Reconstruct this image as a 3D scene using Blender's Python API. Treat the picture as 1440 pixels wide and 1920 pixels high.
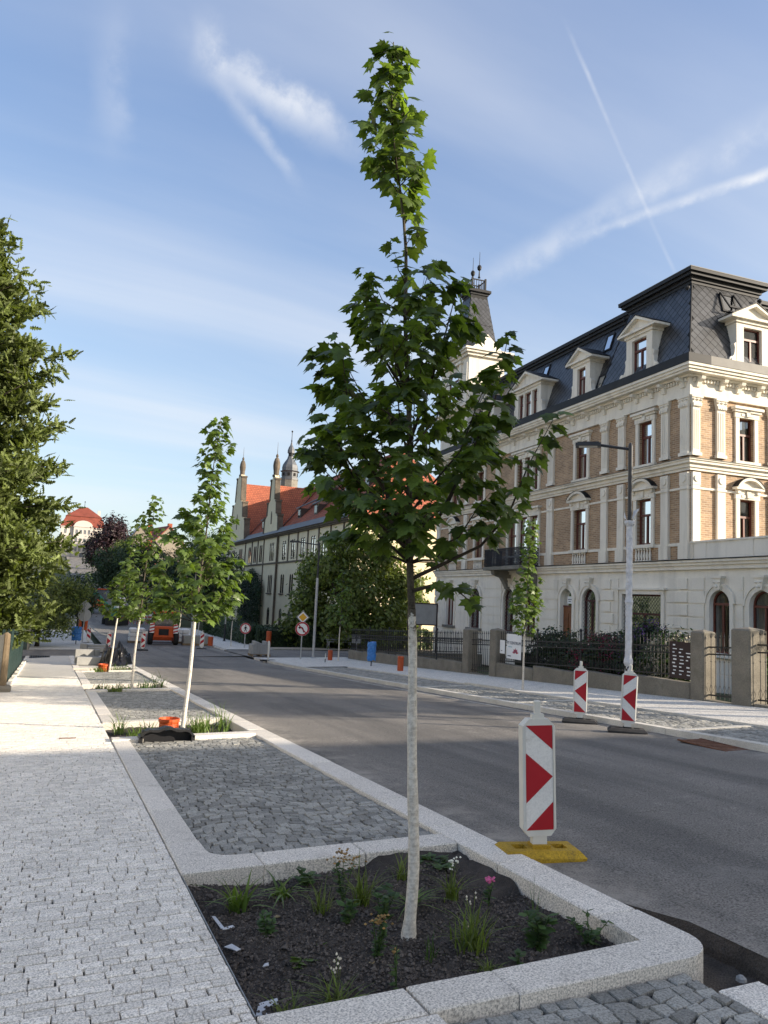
import bpy, math, random
import numpy as np
from math import sin, cos, pi, radians, hypot, sqrt, atan2
from mathutils import Vector, Matrix
for o in list(bpy.data.objects): bpy.data.objects.remove(o)
sc = bpy.context.scene
COL = sc.collection
R = random.Random(7)

# ------------------------------------------------------------------ camera
CAM_Z = 1.58
YAW, PITCH, ROLL, FPX = 0.39982, 0.11355, 0.04708, 1436.16
fw = Vector((sin(YAW)*cos(PITCH), cos(YAW)*cos(PITCH), sin(PITCH)))
r0 = Vector((cos(YAW), -sin(YAW), 0)); u0 = r0.cross(fw)
rt = r0*cos(ROLL)+u0*sin(ROLL); up = u0*cos(ROLL)-r0*sin(ROLL)
cd = bpy.data.cameras.new('camera'); cam = bpy.data.objects.new('camera', cd); COL.objects.link(cam)
cd.sensor_fit = 'VERTICAL'; cd.sensor_height = 36; cd.lens = 36*FPX/1920
cd.clip_start = 0.05; cd.clip_end = 5000
m = Matrix((rt, up, -fw)).transposed().to_4x4(); m.translation = (0, 0, CAM_Z)
cam.matrix_world = m
sc.camera = cam

# ------------------------------------------------------------------ light
SUN_A, SUN_E = radians(55), radians(18)         # from behind, right of the view; low morning sun
sun_dir = Vector((sin(SUN_A)*cos(SUN_E), -cos(SUN_A)*cos(SUN_E), sin(SUN_E)))
sl = bpy.data.lights.new('sun', 'SUN'); sl.energy = 3.0; sl.angle = radians(0.55); sl.color = (1, .87, .70)
so = bpy.data.objects.new('sun', sl); COL.objects.link(so)
so.rotation_euler = (-sun_dir).to_track_quat('-Z', 'Y').to_euler(); so.location = (30, -40, 40)
sc.view_settings.view_transform = 'Standard'; sc.view_settings.look = 'None'
sc.view_settings.exposure = 1.70; sc.view_settings.gamma = 1

w = bpy.data.worlds.new('World'); sc.world = w; w.use_nodes = True
wn = w.node_tree; N = wn.nodes; L = wn.links; N.clear()
def nd(nt, t, **k):
    n = nt.nodes.new(t)
    for a, b in k.items():
        if a.startswith('i_'): n.inputs[int(a[2:])].default_value = b
        else: setattr(n, a, b)
    return n
def mth(nt, op, a, b=None, clamp=False):
    n = nt.nodes.new('ShaderNodeMath'); n.operation = op; n.use_clamp = clamp
    for i, x in enumerate((a, b)):
        if x is None: continue
        if isinstance(x, (int, float)): n.inputs[i].default_value = x
        else: nt.links.new(x, n.inputs[i])
    return n.outputs[0]
def vdot(nt, v, d):
    n = nt.nodes.new('ShaderNodeVectorMath'); n.operation = 'DOT_PRODUCT'
    nt.links.new(v, n.inputs[0]); n.inputs[1].default_value = d; return n.outputs['Value']
def sstep(nt, x, lo, hi):
    n = nt.nodes.new('ShaderNodeMapRange'); n.interpolation_type = 'SMOOTHSTEP'
    nt.links.new(x, n.inputs[0]); n.inputs[1].default_value = lo; n.inputs[2].default_value = hi; return n.outputs[0]
sky = nd(wn, 'ShaderNodeTexSky', sky_type='NISHITA', sun_disc=False)
sky.sun_elevation = SUN_E; sky.sun_rotation = radians(180)-SUN_A
sky.air_density = .75; sky.dust_density = 2.6; sky.ozone_density = 2.6
tc = nd(wn, 'ShaderNodeTexCoord'); D = tc.outputs['Generated']
sp = nd(wn, 'ShaderNodeSeparateXYZ'); L.new(D, sp.inputs[0])
zz = mth(wn, 'ADD', mth(wn, 'MAXIMUM', sp.outputs[2], 0), .12)
cx = nd(wn, 'ShaderNodeCombineXYZ')
L.new(mth(wn, 'DIVIDE', sp.outputs[0], zz), cx.inputs[0]); L.new(mth(wn, 'DIVIDE', sp.outputs[1], zz), cx.inputs[1])
mp = nd(wn, 'ShaderNodeMapping'); mp.inputs['Rotation'].default_value = (0, 0, radians(-52)); mp.inputs['Scale'].default_value = (.35, 1.5, 1)
L.new(cx.outputs[0], mp.inputs[0])
n1 = nd(wn, 'ShaderNodeTexNoise'); n1.inputs['Scale'].default_value = .9; n1.inputs['Detail'].default_value = 7; n1.inputs['Roughness'].default_value = .5; n1.inputs['Distortion'].default_value = .5
L.new(mp.outputs[0], n1.inputs[0])
n2 = nd(wn, 'ShaderNodeTexNoise'); n2.inputs['Scale'].default_value = .45; n2.inputs['Detail'].default_value = 3; L.new(cx.outputs[0], n2.inputs[0])
cirrus = mth(wn, 'MULTIPLY', sstep(wn, n1.outputs[0], .32, .78), sstep(wn, n2.outputs[0], .22, .66))
cirrus = mth(wn, 'ADD', .03, mth(wn, 'MULTIPLY', cirrus, .68))
haze = mth(wn, 'MULTIPLY', mth(wn, 'SUBTRACT', 1, sstep(wn, sp.outputs[2], .0, .42)), .02)
fine = nd(wn, 'ShaderNodeTexNoise'); fine.inputs['Scale'].default_value = 14; fine.inputs['Detail'].default_value = 6; fine.inputs['Roughness'].default_value = .6; L.new(D, fine.inputs[0])
wob = mth(wn, 'MULTIPLY', mth(wn, 'SUBTRACT', fine.outputs[0], .5), 1.0)
cloud = mth(wn, 'ADD', cirrus, haze)
def streak(a, b, wd, amt, fade=.05, wobble=.02):
    global cloud
    a = Vector(a).normalized(); b = Vector(b).normalized()
    n = a.cross(b).normalized(); t = (b-a).normalized()
    d0 = mth(wn, 'ADD', vdot(wn, D, n), mth(wn, 'MULTIPLY', wob, wobble))
    band = mth(wn, 'SUBTRACT', 1, sstep(wn, mth(wn, 'ABSOLUTE', d0), 0, wd))
    s = vdot(wn, D, t); sa = a.dot(t); sb = b.dot(t)
    g = mth(wn, 'MULTIPLY', sstep(wn, s, sa-fade, sa+fade), mth(wn, 'SUBTRACT', 1, sstep(wn, s, sb-fade, sb+fade)))
    tex = mth(wn, 'ADD', .25, mth(wn, 'MULTIPLY', sstep(wn, fine.outputs[0], .32, .7), .9))
    front = sstep(wn, vdot(wn, D, (a+b).normalized()), .6, .8)
    c = mth(wn, 'MULTIPLY', mth(wn, 'MULTIPLY', mth(wn, 'MULTIPLY', band, g), tex), front)
    cloud = mth(wn, 'ADD', cloud, mth(wn, 'MULTIPLY', c, amt))
streak((.100,.785,.612), (.108,.812,.574), .024, .40, .02, .05)
streak((.102,.8068,.582), (.2112,.8078,.5503), .030, .42, .05, .06)
streak((.165,.806,.568), (.2760,.802,.5290), .034, .40, .05, .06)
streak((.1250,.818,.561), (.2218,.8417,.4923), .013, .32, .04, .03)
streak((.6701,.52,.5284), (.4617,.789,.4029), .026, .36, .08, .035)
streak((.70,.53,.4885), (.5506,.708,.4422), .0095, .62, .05, .018)
streak((.4716,.6393,.6074), (.6311,.6631,.4024), .0036, .28, .04, .004)
streak((.0048,.8124,.5831), (.0122,.8653,.5011), .03, .20, .05, .05)
cloud = mth(wn, 'MINIMUM', cloud, .9)
hs = nd(wn, 'ShaderNodeHueSaturation'); hs.inputs['Hue'].default_value = .515; hs.inputs['Saturation'].default_value = 1.24
cp1 = nd(wn, 'ShaderNodeVectorMath', operation='MULTIPLY_ADD'); L.new(sky.outputs[0], cp1.inputs[0]); cp1.inputs[1].default_value = (.19,)*3; cp1.inputs[2].default_value = (1,)*3
cp2 = nd(wn, 'ShaderNodeVectorMath', operation='DIVIDE'); L.new(sky.outputs[0], cp2.inputs[0]); L.new(cp1.outputs[0], cp2.inputs[1])
cp3 = nd(wn, 'ShaderNodeVectorMath', operation='MULTIPLY'); L.new(cp2.outputs[0], cp3.inputs[0]); cp3.inputs[1].default_value = (1.20, 1.10, .96)
L.new(cp3.outputs[0], hs.inputs['Color'])
mx = nd(wn, 'ShaderNodeMix', data_type='RGBA'); L.new(cloud, mx.inputs[0]); L.new(hs.outputs[0], mx.inputs[6]); mx.inputs[7].default_value = (1.9, 1.95, 2.05, 1)
bg = nd(wn, 'ShaderNodeBackground'); bg.inputs[1].default_value = .15; L.new(mx.outputs[2], bg.inputs[0])
out = nd(wn, 'ShaderNodeOutputWorld'); L.new(bg.outputs[0], out.inputs[0])
sc.render.engine = 'CYCLES'

# ------------------------------------------------------------------ helpers
_ys = np.linspace(-60, 600, 6601)
_sl = np.interp(_ys, [-60, 30, 48, 75, 105, 420, 600], [-.04864, -.04864, -.004, 0, .066, .066, .02])
_pz = np.cumsum(_sl)*.1; _pz -= np.interp(0, _ys, _pz)
def G(x, y):
    return float(np.interp(y, _ys, _pz)) + .01991*min(max(x, -8), 14)*min(max(1-(y-40)/30, 0), 1)

def noise_in(nt, co, scale, detail=4, rough=.55):
    n = nt.nodes.new('ShaderNodeTexNoise'); n.inputs['Scale'].default_value = scale
    n.inputs['Detail'].default_value = detail; n.inputs['Roughness'].default_value = rough
    nt.links.new(co, n.inputs[0]); return n.outputs[0]
def ramp(nt, f, stops):
    n = nt.nodes.new('ShaderNodeValToRGB'); e = n.color_ramp.elements
    while len(e) < len(stops): e.new(.5)
    for i, (p, c) in enumerate(stops): e[i].position = p; e[i].color = (*c, 1) if len(c) == 3 else c
    nt.links.new(f, n.inputs[0]); return n.outputs[0]
def mixc(nt, f, a, b, mode='MIX'):
    n = nt.nodes.new('ShaderNodeMix'); n.data_type = 'RGBA'; n.blend_type = mode
    for i, x in ((0, f), (6, a), (7, b)):
        if isinstance(x, (int, float)): n.inputs[i].default_value = x
        elif isinstance(x, tuple): n.inputs[i].default_value = (*x, 1)
        else: nt.links.new(x, n.inputs[i])
    return n.outputs[2]
MATS = {}
def mat(name, col, rough=.65, var=.18, vs=3.0, speck=0, ss=300, bump=.15, bs=40, bd=.01, rnd=0, metal=0, spec=.4, dirt=None, trans=0, rndcol=None, two=None, streak=None):
    """general weathered surface: base colour, broad variation, speckle, bump, per-piece variation"""
    m = bpy.data.materials.new(name); m.use_nodes = True; nt = m.node_tree
    b = nt.nodes['Principled BSDF']; t = nt.nodes.new('ShaderNodeTexCoord'); co = t.outputs['Object']
    lo = tuple(c*(1-var) for c in col); hi = tuple(min(1, c*(1+var)) for c in col)
    n = noise_in(nt, co, vs, 5)
    c = ramp(nt, n, [(.3, lo), (.7, hi)])
    if two: c = mixc(nt, sstep(nt, noise_in(nt, co, two[1], 4), two[2], two[2]+.12), c, two[0])
    if streak:
        mp_ = nt.nodes.new('ShaderNodeMapping'); mp_.inputs['Scale'].default_value = streak[1]; nt.links.new(co, mp_.inputs[0])
        c = mixc(nt, mth(nt, 'MULTIPLY', sstep(nt, noise_in(nt, mp_.outputs[0], 1.0, 6, .6), .46, .66), streak[2]), c, streak[0])
    if speck:
        s = noise_in(nt, co, ss, 2, .7)
        c = mixc(nt, 1.0, c, ramp(nt, s, [(.36, (1-speck,)*3), (.5, (1, 1, 1)), (.66, (1+speck*.7,)*3)]), 'MULTIPLY')
    if rnd or rndcol:
        a = nt.nodes.new('ShaderNodeAttribute'); a.attribute_name = 'rnd'
        if rnd: c = mixc(nt, 1.0, c, ramp(nt, a.outputs['Fac'], [(0, (1-rnd,)*3), (1, (1+rnd,)*3)]), 'MULTIPLY')
        if rndcol: c = mixc(nt, sstep(nt, a.outputs['Fac'], rndcol[1], rndcol[1]+.1), c, rndcol[0])
    if dirt:
        d = noise_in(nt, co, dirt[1], 6, .65)
        c = mixc(nt, mth(nt, 'MULTIPLY', sstep(nt, d, dirt[2], dirt[2]+.2), dirt[3]), c, dirt[0])
    nt.links.new(c, b.inputs['Base Color'])
    b.inputs['Roughness'].default_value = rough; b.inputs['Metallic'].default_value = metal
    b.inputs['Specular IOR Level'].default_value = spec
    if bump:
        bn = nt.nodes.new('ShaderNodeBump'); bn.inputs['Strength'].default_value = bump; bn.inputs['Distance'].default_value = bd
        nt.links.new(noise_in(nt, co, bs, 4), bn.inputs['Height']); nt.links.new(bn.outputs[0], b.inputs['Normal'])
    if trans:
        tr = nt.nodes.new('ShaderNodeBsdfTranslucent'); ms = nt.nodes.new('ShaderNodeMixShader'); ms.inputs[0].default_value = trans
        tcx = mixc(nt, 1.0, c, (1.5, 1.55, .55), 'MULTIPLY'); nt.links.new(tcx, tr.inputs[0])
        nt.links.new(b.outputs[0], ms.inputs[1]); nt.links.new(tr.outputs[0], ms.inputs[2])
        nt.links.new(ms.outputs[0], nt.nodes['Material Output'].inputs[0])
    MATS[name] = m; return m
def glass(name, tint=(.35, .38, .40), mixmin=.10, ior=1.4):
    m = bpy.data.materials.new(name); m.use_nodes = True; nt = m.node_tree; nt.nodes.clear()
    o = nt.nodes.new('ShaderNodeOutputMaterial'); g = nt.nodes.new('ShaderNodeBsdfGlossy'); g.inputs['Roughness'].default_value = .03
    tr = nt.nodes.new('ShaderNodeBsdfTransparent'); tr.inputs[0].default_value = (*tint, 1)
    fr = nt.nodes.new('ShaderNodeFresnel'); fr.inputs[0].default_value = ior
    ms = nt.nodes.new('ShaderNodeMixShader'); nt.links.new(mth(nt, 'MAXIMUM', fr.outputs[0], mixmin), ms.inputs[0])
    nt.links.new(tr.outputs[0], ms.inputs[1]); nt.links.new(g.outputs[0], ms.inputs[2]); nt.links.new(ms.outputs[0], o.inputs[0])
    MATS[name] = m; return m
def brick_mat(name, a, b, mortar, scale, bw=.25, rh=.075, ms=.012, off=.5, axes='xz', rough=.8, bump=.4):
    m = bpy.data.materials.new(name); m.use_nodes = True; nt = m.node_tree; P = nt.nodes['Principled BSDF']
    t = nt.nodes.new('ShaderNodeTexCoord'); sx_ = nt.nodes.new('ShaderNodeSeparateXYZ'); nt.links.new(t.outputs['Object'], sx_.inputs[0]); mp = nt.nodes.new('ShaderNodeCombineXYZ')
    for k_, ax in enumerate(axes): nt.links.new(sx_.outputs['xyz'.index(ax)], mp.inputs[k_])
    br = nt.nodes.new('ShaderNodeTexBrick'); br.inputs['Scale'].default_value = scale
    br.inputs['Color1'].default_value = (*a, 1); br.inputs['Color2'].default_value = (*b, 1); br.inputs['Mortar'].default_value = (*mortar, 1)
    br.inputs['Brick Width'].default_value = bw; br.inputs['Row Height'].default_value = rh; br.inputs['Mortar Size'].default_value = ms; br.offset = off
    nt.links.new(mp.outputs[0], br.inputs[0])
    c = mixc(nt, 1.0, br.outputs[0], ramp(nt, noise_in(nt, t.outputs['Object'], 1.3, 5), [(.3, (.8,)*3), (.7, (1.18,)*3)]), 'MULTIPLY')
    nt.links.new(c, P.inputs['Base Color']); P.inputs['Roughness'].default_value = rough
    bn = nt.nodes.new('ShaderNodeBump'); bn.inputs['Strength'].default_value = bump; bn.inputs['Distance'].default_value = .02; bn.invert = True
    nt.links.new(br.outputs['Fac'], bn.inputs['Height']); nt.links.new(bn.outputs[0], P.inputs['Normal'])
    MATS[name] = m; return m

class MB:
    def __init__(s): s.v = []; s.f = []; s.mi = []; s.r = []
    def add(s, vs, fs, mi=0, r=None):
        n = len(s.v); s.v += [tuple(p) for p in vs]; s.f += [tuple(i+n for i in f) for f in fs]; s.mi += [mi]*len(fs)
        s.r += [R.random() if r is None else r]*len(vs); return s
    def box(s, x0, x1, y0, y1, z0, z1, mi=0):
        return s.add([(x0,y0,z0),(x1,y0,z0),(x1,y1,z0),(x0,y1,z0),(x0,y0,z1),(x1,y0,z1),(x1,y1,z1),(x0,y1,z1)],
                     [(0,3,2,1),(4,5,6,7),(0,1,5,4),(1,2,6,5),(2,3,7,6),(3,0,4,7)], mi)
    def cbox(s, x0, x1, y0, y1, z0, z1, c=.01, mi=0):
        """box with chamfered vertical and top edges"""
        p = [(x0+c,y0),(x1-c,y0),(x1,y0+c),(x1,y1-c),(x1-c,y1),(x0+c,y1),(x0,y1-c),(x0,y0+c)]
        q = [(x0+2*c,y0+c),(x1-2*c,y0+c),(x1-c,y0+2*c),(x1-c,y1-2*c),(x1-2*c,y1-c),(x0+2*c,y1-c),(x0+c,y1-2*c),(x0+c,y0+2*c)]
        v = [(a,b,z0) for a,b in p]+[(a,b,z1-c) for a,b in p]+[(a,b,z1) for a,b in q]
        f = [(i,(i+1)%8,(i+1)%8+8,i+8) for i in range(8)]+[(i+8,(i+1)%8+8,(i+1)%8+16,i+16) for i in range(8)]
        return s.add(v, f+[tuple(range(16,24)), tuple(range(7,-1,-1))], mi)
    def poly(s, pts, mi=0): return s.add(pts, [tuple(range(len(pts)))], mi)
    def prism(s, pts, d, mi=0):
        """closed polygon of 3d points extruded by vector d"""
        n = len(pts); q = [(p[0]+d[0], p[1]+d[1], p[2]+d[2]) for p in pts]
        return s.add(list(pts)+q, [tuple(range(n-1,-1,-1)), tuple(range(n,2*n))]+[(i,(i+1)%n,(i+1)%n+n,i+n) for i in range(n)], mi)
    def tube(s, pts, rads, n=8, mi=0):
        pts = [Vector(p) for p in pts]; k = len(pts)
        if isinstance(rads, (int, float)): rads = [rads]*k
        vs = []; ref = None
        for i, p in enumerate(pts):
            t = (pts[min(i+1,k-1)]-pts[max(i-1,0)]).normalized()
            if ref is None: ref = Vector((1,0,0)) if abs(t.x) < .8 else Vector((0,1,0))
            a = t.cross(ref).normalized(); b = t.cross(a); ref = -b if False else ref
            vs += [p+(a*cos(2*pi*j/n)+b*sin(2*pi*j/n))*rads[i] for j in range(n)]
        fs = [(i*n+j, i*n+(j+1)%n, (i+1)*n+(j+1)%n, (i+1)*n+j) for i in range(k-1) for j in range(n)]
        fs += [tuple(range(n-1,-1,-1)), tuple(range((k-1)*n, k*n))]
        return s.add(vs, fs, mi)
    def lathe(s, prof, n=12, c=(0,0,0), mi=0):
        vs = [(c[0]+r*cos(2*pi*j/n), c[1]+r*sin(2*pi*j/n), c[2]+z) for r, z in prof for j in range(n)]
        k = len(prof)
        fs = [(i*n+j, i*n+(j+1)%n, (i+1)*n+(j+1)%n, (i+1)*n+j) for i in range(k-1) for j in range(n)]
        return s.add(vs, fs+[tuple(range(n-1,-1,-1)), tuple(range((k-1)*n, k*n))], mi)
    def xf(s, M, start=0):
        for i in range(start, len(s.v)): s.v[i] = tuple(M @ Vector(s.v[i]))
        return s
    def mesh(s, name, mats, smooth=False):
        me = bpy.data.meshes.new(name); me.from_pydata(s.v, [], s.f)
        for m_ in (mats if isinstance(mats, (list, tuple)) else [mats]): me.materials.append(MATS[m_] if isinstance(m_, str) else m_)
        if any(s.mi): me.polygons.foreach_set('material_index', s.mi)
        at = me.attributes.new('rnd', 'FLOAT', 'POINT'); at.data.foreach_set('value', s.r)
        if smooth: me.polygons.foreach_set('use_smooth', [True]*len(me.polygons))
        me.update(); return me
    def build(s, name, mats, parent=None, kind=None, smooth=False, loc=None):
        return link(name, s.mesh(name, mats, smooth), parent, kind, loc)
def link(name, me, parent=None, kind=None, loc=None, rz=None):
    o = bpy.data.objects.new(name, me); COL.objects.link(o)
    if parent is not None: o.parent = parent
    if kind: o['kind'] = kind
    if loc is not None: o.location = loc
    if rz is not None: o.rotation_euler = (0, 0, rz)
    return o
def thing(name, label, cat, loc=(0,0,0), rz=0, group=None):
    o = bpy.data.objects.new(name, None); COL.objects.link(o); o.location = loc; o.rotation_euler = (0,0,rz); o.empty_display_size = .1
    return tag(o, label, cat, group)
def tag(o, label, cat, group=None):
    o['label'] = label; o['category'] = cat
    if group: o['group'] = group
    return o
def struct(name): 
    o = bpy.data.objects.new(name, None); COL.objects.link(o); o['kind'] = 'structure'; return o
def copy_tree(o, parent=None):
    c = o.copy(); COL.objects.link(c); c.parent = parent
    for ch in list(o.children): copy_tree(ch, c)
    return c
def textmesh(name, s, size, material, parent, M, ext=.002, align='CENTER'):
    cu = bpy.data.curves.new(name, 'FONT'); cu.body = s; cu.size = size; cu.extrude = ext; cu.align_x = align; cu.align_y = 'CENTER'
    t = bpy.data.objects.new(name+'_src', cu); COL.objects.link(t)
    dg = bpy.context.evaluated_depsgraph_get(); me = bpy.data.meshes.new_from_object(t.evaluated_get(dg))
    bpy.data.objects.remove(t); bpy.data.curves.remove(cu); me.materials.clear(); me.materials.append(MATS[material]); me.transform(M)
    return link(name, me, parent)

# ------------------------------------------------------------------ materials
mat('granite', (.70,.655,.585), .75, .05, 1.5, .50, 105, .10, 300, .003, rnd=.12, dirt=((.34,.31,.27), 3.2, .56, .45))
mat('paver', (.76,.715,.64), .8, .05, 2, .45, 110, .2, 160, .004, rnd=.12, dirt=((.30,.30,.30), 1.5, .60, .4))
mat('paver_far', (.55,.525,.475), .8, .08, 3, .3, 60, .1, 60, .005)
mat('joint', (.035,.035,.036), .95, .3, 40, .4, 300, .3, 200)
mat('cobble', (.28,.275,.25), .8, .12, 2, .40, 90, .35, 90, .006, rnd=.30, rndcol=((.34,.33,.30), .95))
mat('asphalt', (.190,.176,.158), .9, .14, .5, .6, 75, .6, 90, .008, dirt=((.30,.28,.25), .8, .60, .6), streak=((.105,.10,.093), (1.1,.09,1), .75), two=((.245,.23,.205), 5, .60))
mat('asphalt_pale', (.17,.165,.158), .9, .2, 3, .4, 120, .4, 120, .006)
_nt = MATS['asphalt'].node_tree; _b = _nt.nodes['Principled BSDF']; _src = _b.inputs['Base Color'].links[0].from_socket
_tc = _nt.nodes.new('ShaderNodeTexCoord'); _sx = _nt.nodes.new('ShaderNodeSeparateXYZ'); _nt.links.new(_tc.outputs['Object'], _sx.inputs[0])
_dl = mth(_nt, 'SUBTRACT', 1, sstep(_nt, mth(_nt, 'ABSOLUTE', mth(_nt, 'SUBTRACT', _sx.outputs[0], 3.2)), .05, .75))   # grit and dust gathered along both kerbs
_dr = mth(_nt, 'SUBTRACT', 1, sstep(_nt, mth(_nt, 'ABSOLUTE', mth(_nt, 'SUBTRACT', _sx.outputs[0], 9.4)), .05, .9))
_dn = sstep(_nt, noise_in(_nt, _tc.outputs['Object'], 2.3, 8, .7), .38, .72)
_nt.links.new(mixc(_nt, mth(_nt, 'MULTIPLY', mth(_nt, 'MAXIMUM', _dl, _dr), _dn), _src, (.36,.33,.285)), _b.inputs['Base Color'])
mat('soil', (.058,.049,.042), .97, .3, 8, .5, 220, .9, 140, .012)
mat('gravel', (.088,.075,.066), .95, .3, 20, .3, 200, .4, 200, .004, rnd=.5, rndcol=((.24,.21,.18), .955))
mat('dirt', (.075,.062,.050), .97, .3, 6, .4, 120, .8, 60, .02)
mat('terrain', (.075,.085,.035), .95, .3, .3, .3, 20, .4, 8, .05)
mat('felt', (.55,.57,.60), .9, .08, 20, .1, 200, .2, 200)
# ================================================================== GROUND
XL, XK, XR0, XR1 = .91, 1.15, 2.92, 3.21     # pavement edge, kerb band, inner and outer face of the road-side kerb
XRK = 9.42                                    # opposite kerb
def sheet(name, x0, x1, y0, y1, off, mt, nx=4, sy=1.0, xf=None, wob=0, kind='structure', parent=None):
    mb = MB(); ny = max(2, int((y1-y0)/sy)+1); ys = np.linspace(y0, y1, ny)
    vs = []
    for y in ys:
        a, b = (x0, x1) if xf is None else xf(y)
        for i in range(nx+1):
            x = a+(b-a)*i/nx; vs.append((x, y, G(x, y)+(off(x, y) if callable(off) else off)+(R.uniform(-wob, wob) if wob else 0)))
    fs = [(j*(nx+1)+i, j*(nx+1)+i+1, (j+1)*(nx+1)+i+1, (j+1)*(nx+1)+i) for j in range(ny-1) for i in range(nx)]
    mb.add(vs, fs, r=.5); return mb.build(name, mt, parent, kind, smooth=True)
# terrain, one sheet to the horizon
def terr():
    xs = [-900,-400,-150,-60,-30,-16,-9,-5,-2.5,-.9,0,1,2,3,4,5.5,7,9,11,13,14.5,16,18,20,22,26,32,45,80,160,400,900]
    ys = list(np.arange(-60, 110, 3.0))+list(np.arange(112, 600, 12.0))+[700, 900, 1300, 2000, 3000]
    mb = MB(); vs = []
    for y in ys:
        for x in xs:
            z = G(x, min(y, 599))-.30
            t = min(max((x-16.5)/5, 0), 1)*min(max((y-44)/8, 0), 1)*min(max((120-y)/30, 0), 1); z -= .75*t
            if y > 110: z += min(max((abs(x-6)-9)/40, 0), 1)*2.0
            vs.append((x, y, z))
    n = len(xs)
    mb.add(vs, [(j*n+i, j*n+i+1, (j+1)*n+i+1, (j+1)*n+i) for j in range(len(ys)-1) for i in range(n-1)], r=.5)
    return mb.build('ground', 'terrain', None, 'structure', smooth=True)
terr()
# road: crowned asphalt, slightly below the kerb tops
def road_off(x, y): return -.055-.05*min(max((x-5)/4.4, 0), 1)
def road_x(y):
    a = 3.22 if y > 4.2 else (3.22+.26*min(1, (4.2-y)/.7))
    return a, XRK
road = sheet('road', 3.2, XRK, -8, 40, road_off, 'asphalt', 12, .25, road_x, .003)
sheet('road_far', 3.2, XRK, 40, 330, lambda x, y: -.06, 'asphalt', 6, 2.0, lambda y: (3.0-.0*y, 9.5))
sheet('side_street', 9.42, 40, 37.6, 45.2, -.02, 'asphalt', 8, 1.0)
sheet('driveway', -6, 3.2, 40.2, 45.0, -.01, 'asphalt', 5, .8)
# asphalt joint strips and pale cut edges beside the trench
sheet('road_patch', 3.5, 3.85, -3, 2.9, lambda x, y: road_off(x, y)+.006, 'asphalt_pale', 3, .2, lambda y: (3.485, 3.80+.10*sin(y*2.3)))
mbk = MB()                                                   # broken asphalt edge of the trench
ys = np.arange(-3, 4.0, .09)
pr = None
for y in ys:
    a = road_x(y)[0]+R.uniform(-.012, .012); cur = ((a, y, G(a, y)-.056), (a-.03-R.uniform(0, .02), y, G(a, y)-.12), (a-.07, y, G(a, y)-.22))
    if pr: mbk.add([*pr, *cur], [(0,3,4,1), (1,4,5,2)])
    pr = cur
mbk.build('road_edge', 'dirt', None, 'structure')
sheet('trench', 3.0, 3.6, -4, 4.4, lambda x, y: -.17+.05*abs(x-3.35), 'dirt', 10, .06, None, .018)

# ---- pavers of the near pavement: bond rows across the walk, each paver a piece
walk = struct('pavement')
sheet('paving_bed', -1.6, XL, -4, 40.2, -.018, 'joint', 3, .8, parent=walk, kind=None)
sheet('far_paving', -.95, XL, 26, 40.2, -.001, 'paver_far', 2, .8, parent=walk, kind=None)
def paver(mb, x0, x1, y0, y1, h=0, c=.0045):
    z = [G(x, y)+h for x, y in ((x0,y0),(x1,y0),(x1,y1),(x0,y1))]
    j = [R.uniform(-.0025, .0025) for _ in range(8)]
    b = [(x0+j[0],y0+j[1]),(x1+j[2],y0+j[3]),(x1+j[4],y1+j[5]),(x0+j[6],y1+j[7])]
    sgn = [(1,1),(-1,1),(-1,-1),(1,-1)]
    v = [(p[0],p[1],z[i]-.03) for i, p in enumerate(b)]+[(p[0],p[1],z[i]-.004) for i, p in enumerate(b)]+[(p[0]+sgn[i][0]*c,p[1]+sgn[i][1]*c,z[i]) for i, p in enumerate(b)]
    mb.add(v, [(0,1,5,4),(1,2,6,5),(2,3,7,6),(3,0,4,7),(4,5,9,8),(5,6,10,9),(6,7,11,10),(7,4,8,11),(8,9,10,11)])
cells = []
y = 2.55; row = 0
while y < 26:
    rh = R.uniform(.066, .072)
    x = XL-.006
    first = True
    while x > -1.0:
        ln = R.choice([.072, .112, .115, .118, .122, .108, .128]) if not first else R.choice([.05, .07, .1])
        first = False
        g = R.choice([.002, .002, .003, .003, .004, .005, .008, .010])
        cells.append((x-ln, x, y+R.uniform(-.0015, .0015), y+rh-.010)); x -= ln+g
    y += rh; row += 1
def dcam(c): return hypot((c[0]+c[1])/2-.25, (c[2]+c[3])/2)
vis = [c for c in cells if c[1] > -.02-.028*c[2]-.1]
vis.sort(key=dcam)
for i, c in enumerate(vis[:300]):
    mb = MB(); paver(mb, *c, h=R.uniform(-.0025, .0025)); mb.build('paver', 'paver', walk)
mb = MB()
keep = set(vis[:300])
for c in cells:
    if c not in keep: paver(mb, *c, h=R.uniform(-.0025, .0025))
mb.build('paver_field', 'paver', walk, 'stuff')

# ---- kerbs: every stone a piece with chamfered edges
def stone(mb, poly, off, th=.22, c=.008):
    n = len(poly); cxm = sum(p[0] for p in poly)/n; cym = sum(p[1] for p in poly)/n
    q = []
    for i, p in enumerate(poly):
        a = Vector(poly[i-1])-Vector(p); b = Vector(poly[(i+1) % n])-Vector(p)
        d = (a.normalized()+b.normalized())
        q.append((p[0]+d.x*c, p[1]+d.y*c))
    v = [(x, y, G(x, y)+off-th) for x, y in poly]+[(x, y, G(x, y)+off-c) for x, y in poly]+[(x, y, G(x, y)+off) for x, y in q]
    f = [(i,(i+1)%n,(i+1)%n+n,i+n) for i in range(n)]+[(i+n,(i+1)%n+n,(i+1)%n+2*n,i+2*n) for i in range(n)]+[tuple(range(2*n,3*n))]
    mb.add(v, f)
kerb = struct('kerb')
def ks(x0, x1, y0, y1, off=.01, parent=None, g=.005, name='kerb_stone'):
    mb = MB(); stone(mb, [(x0+g,y0+g),(x1-g,y0+g),(x1-g,y1-g),(x0+g,y1-g)], off+R.uniform(-.002,.002)); return mb.build(name, 'granite', parent or kerb)
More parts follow.
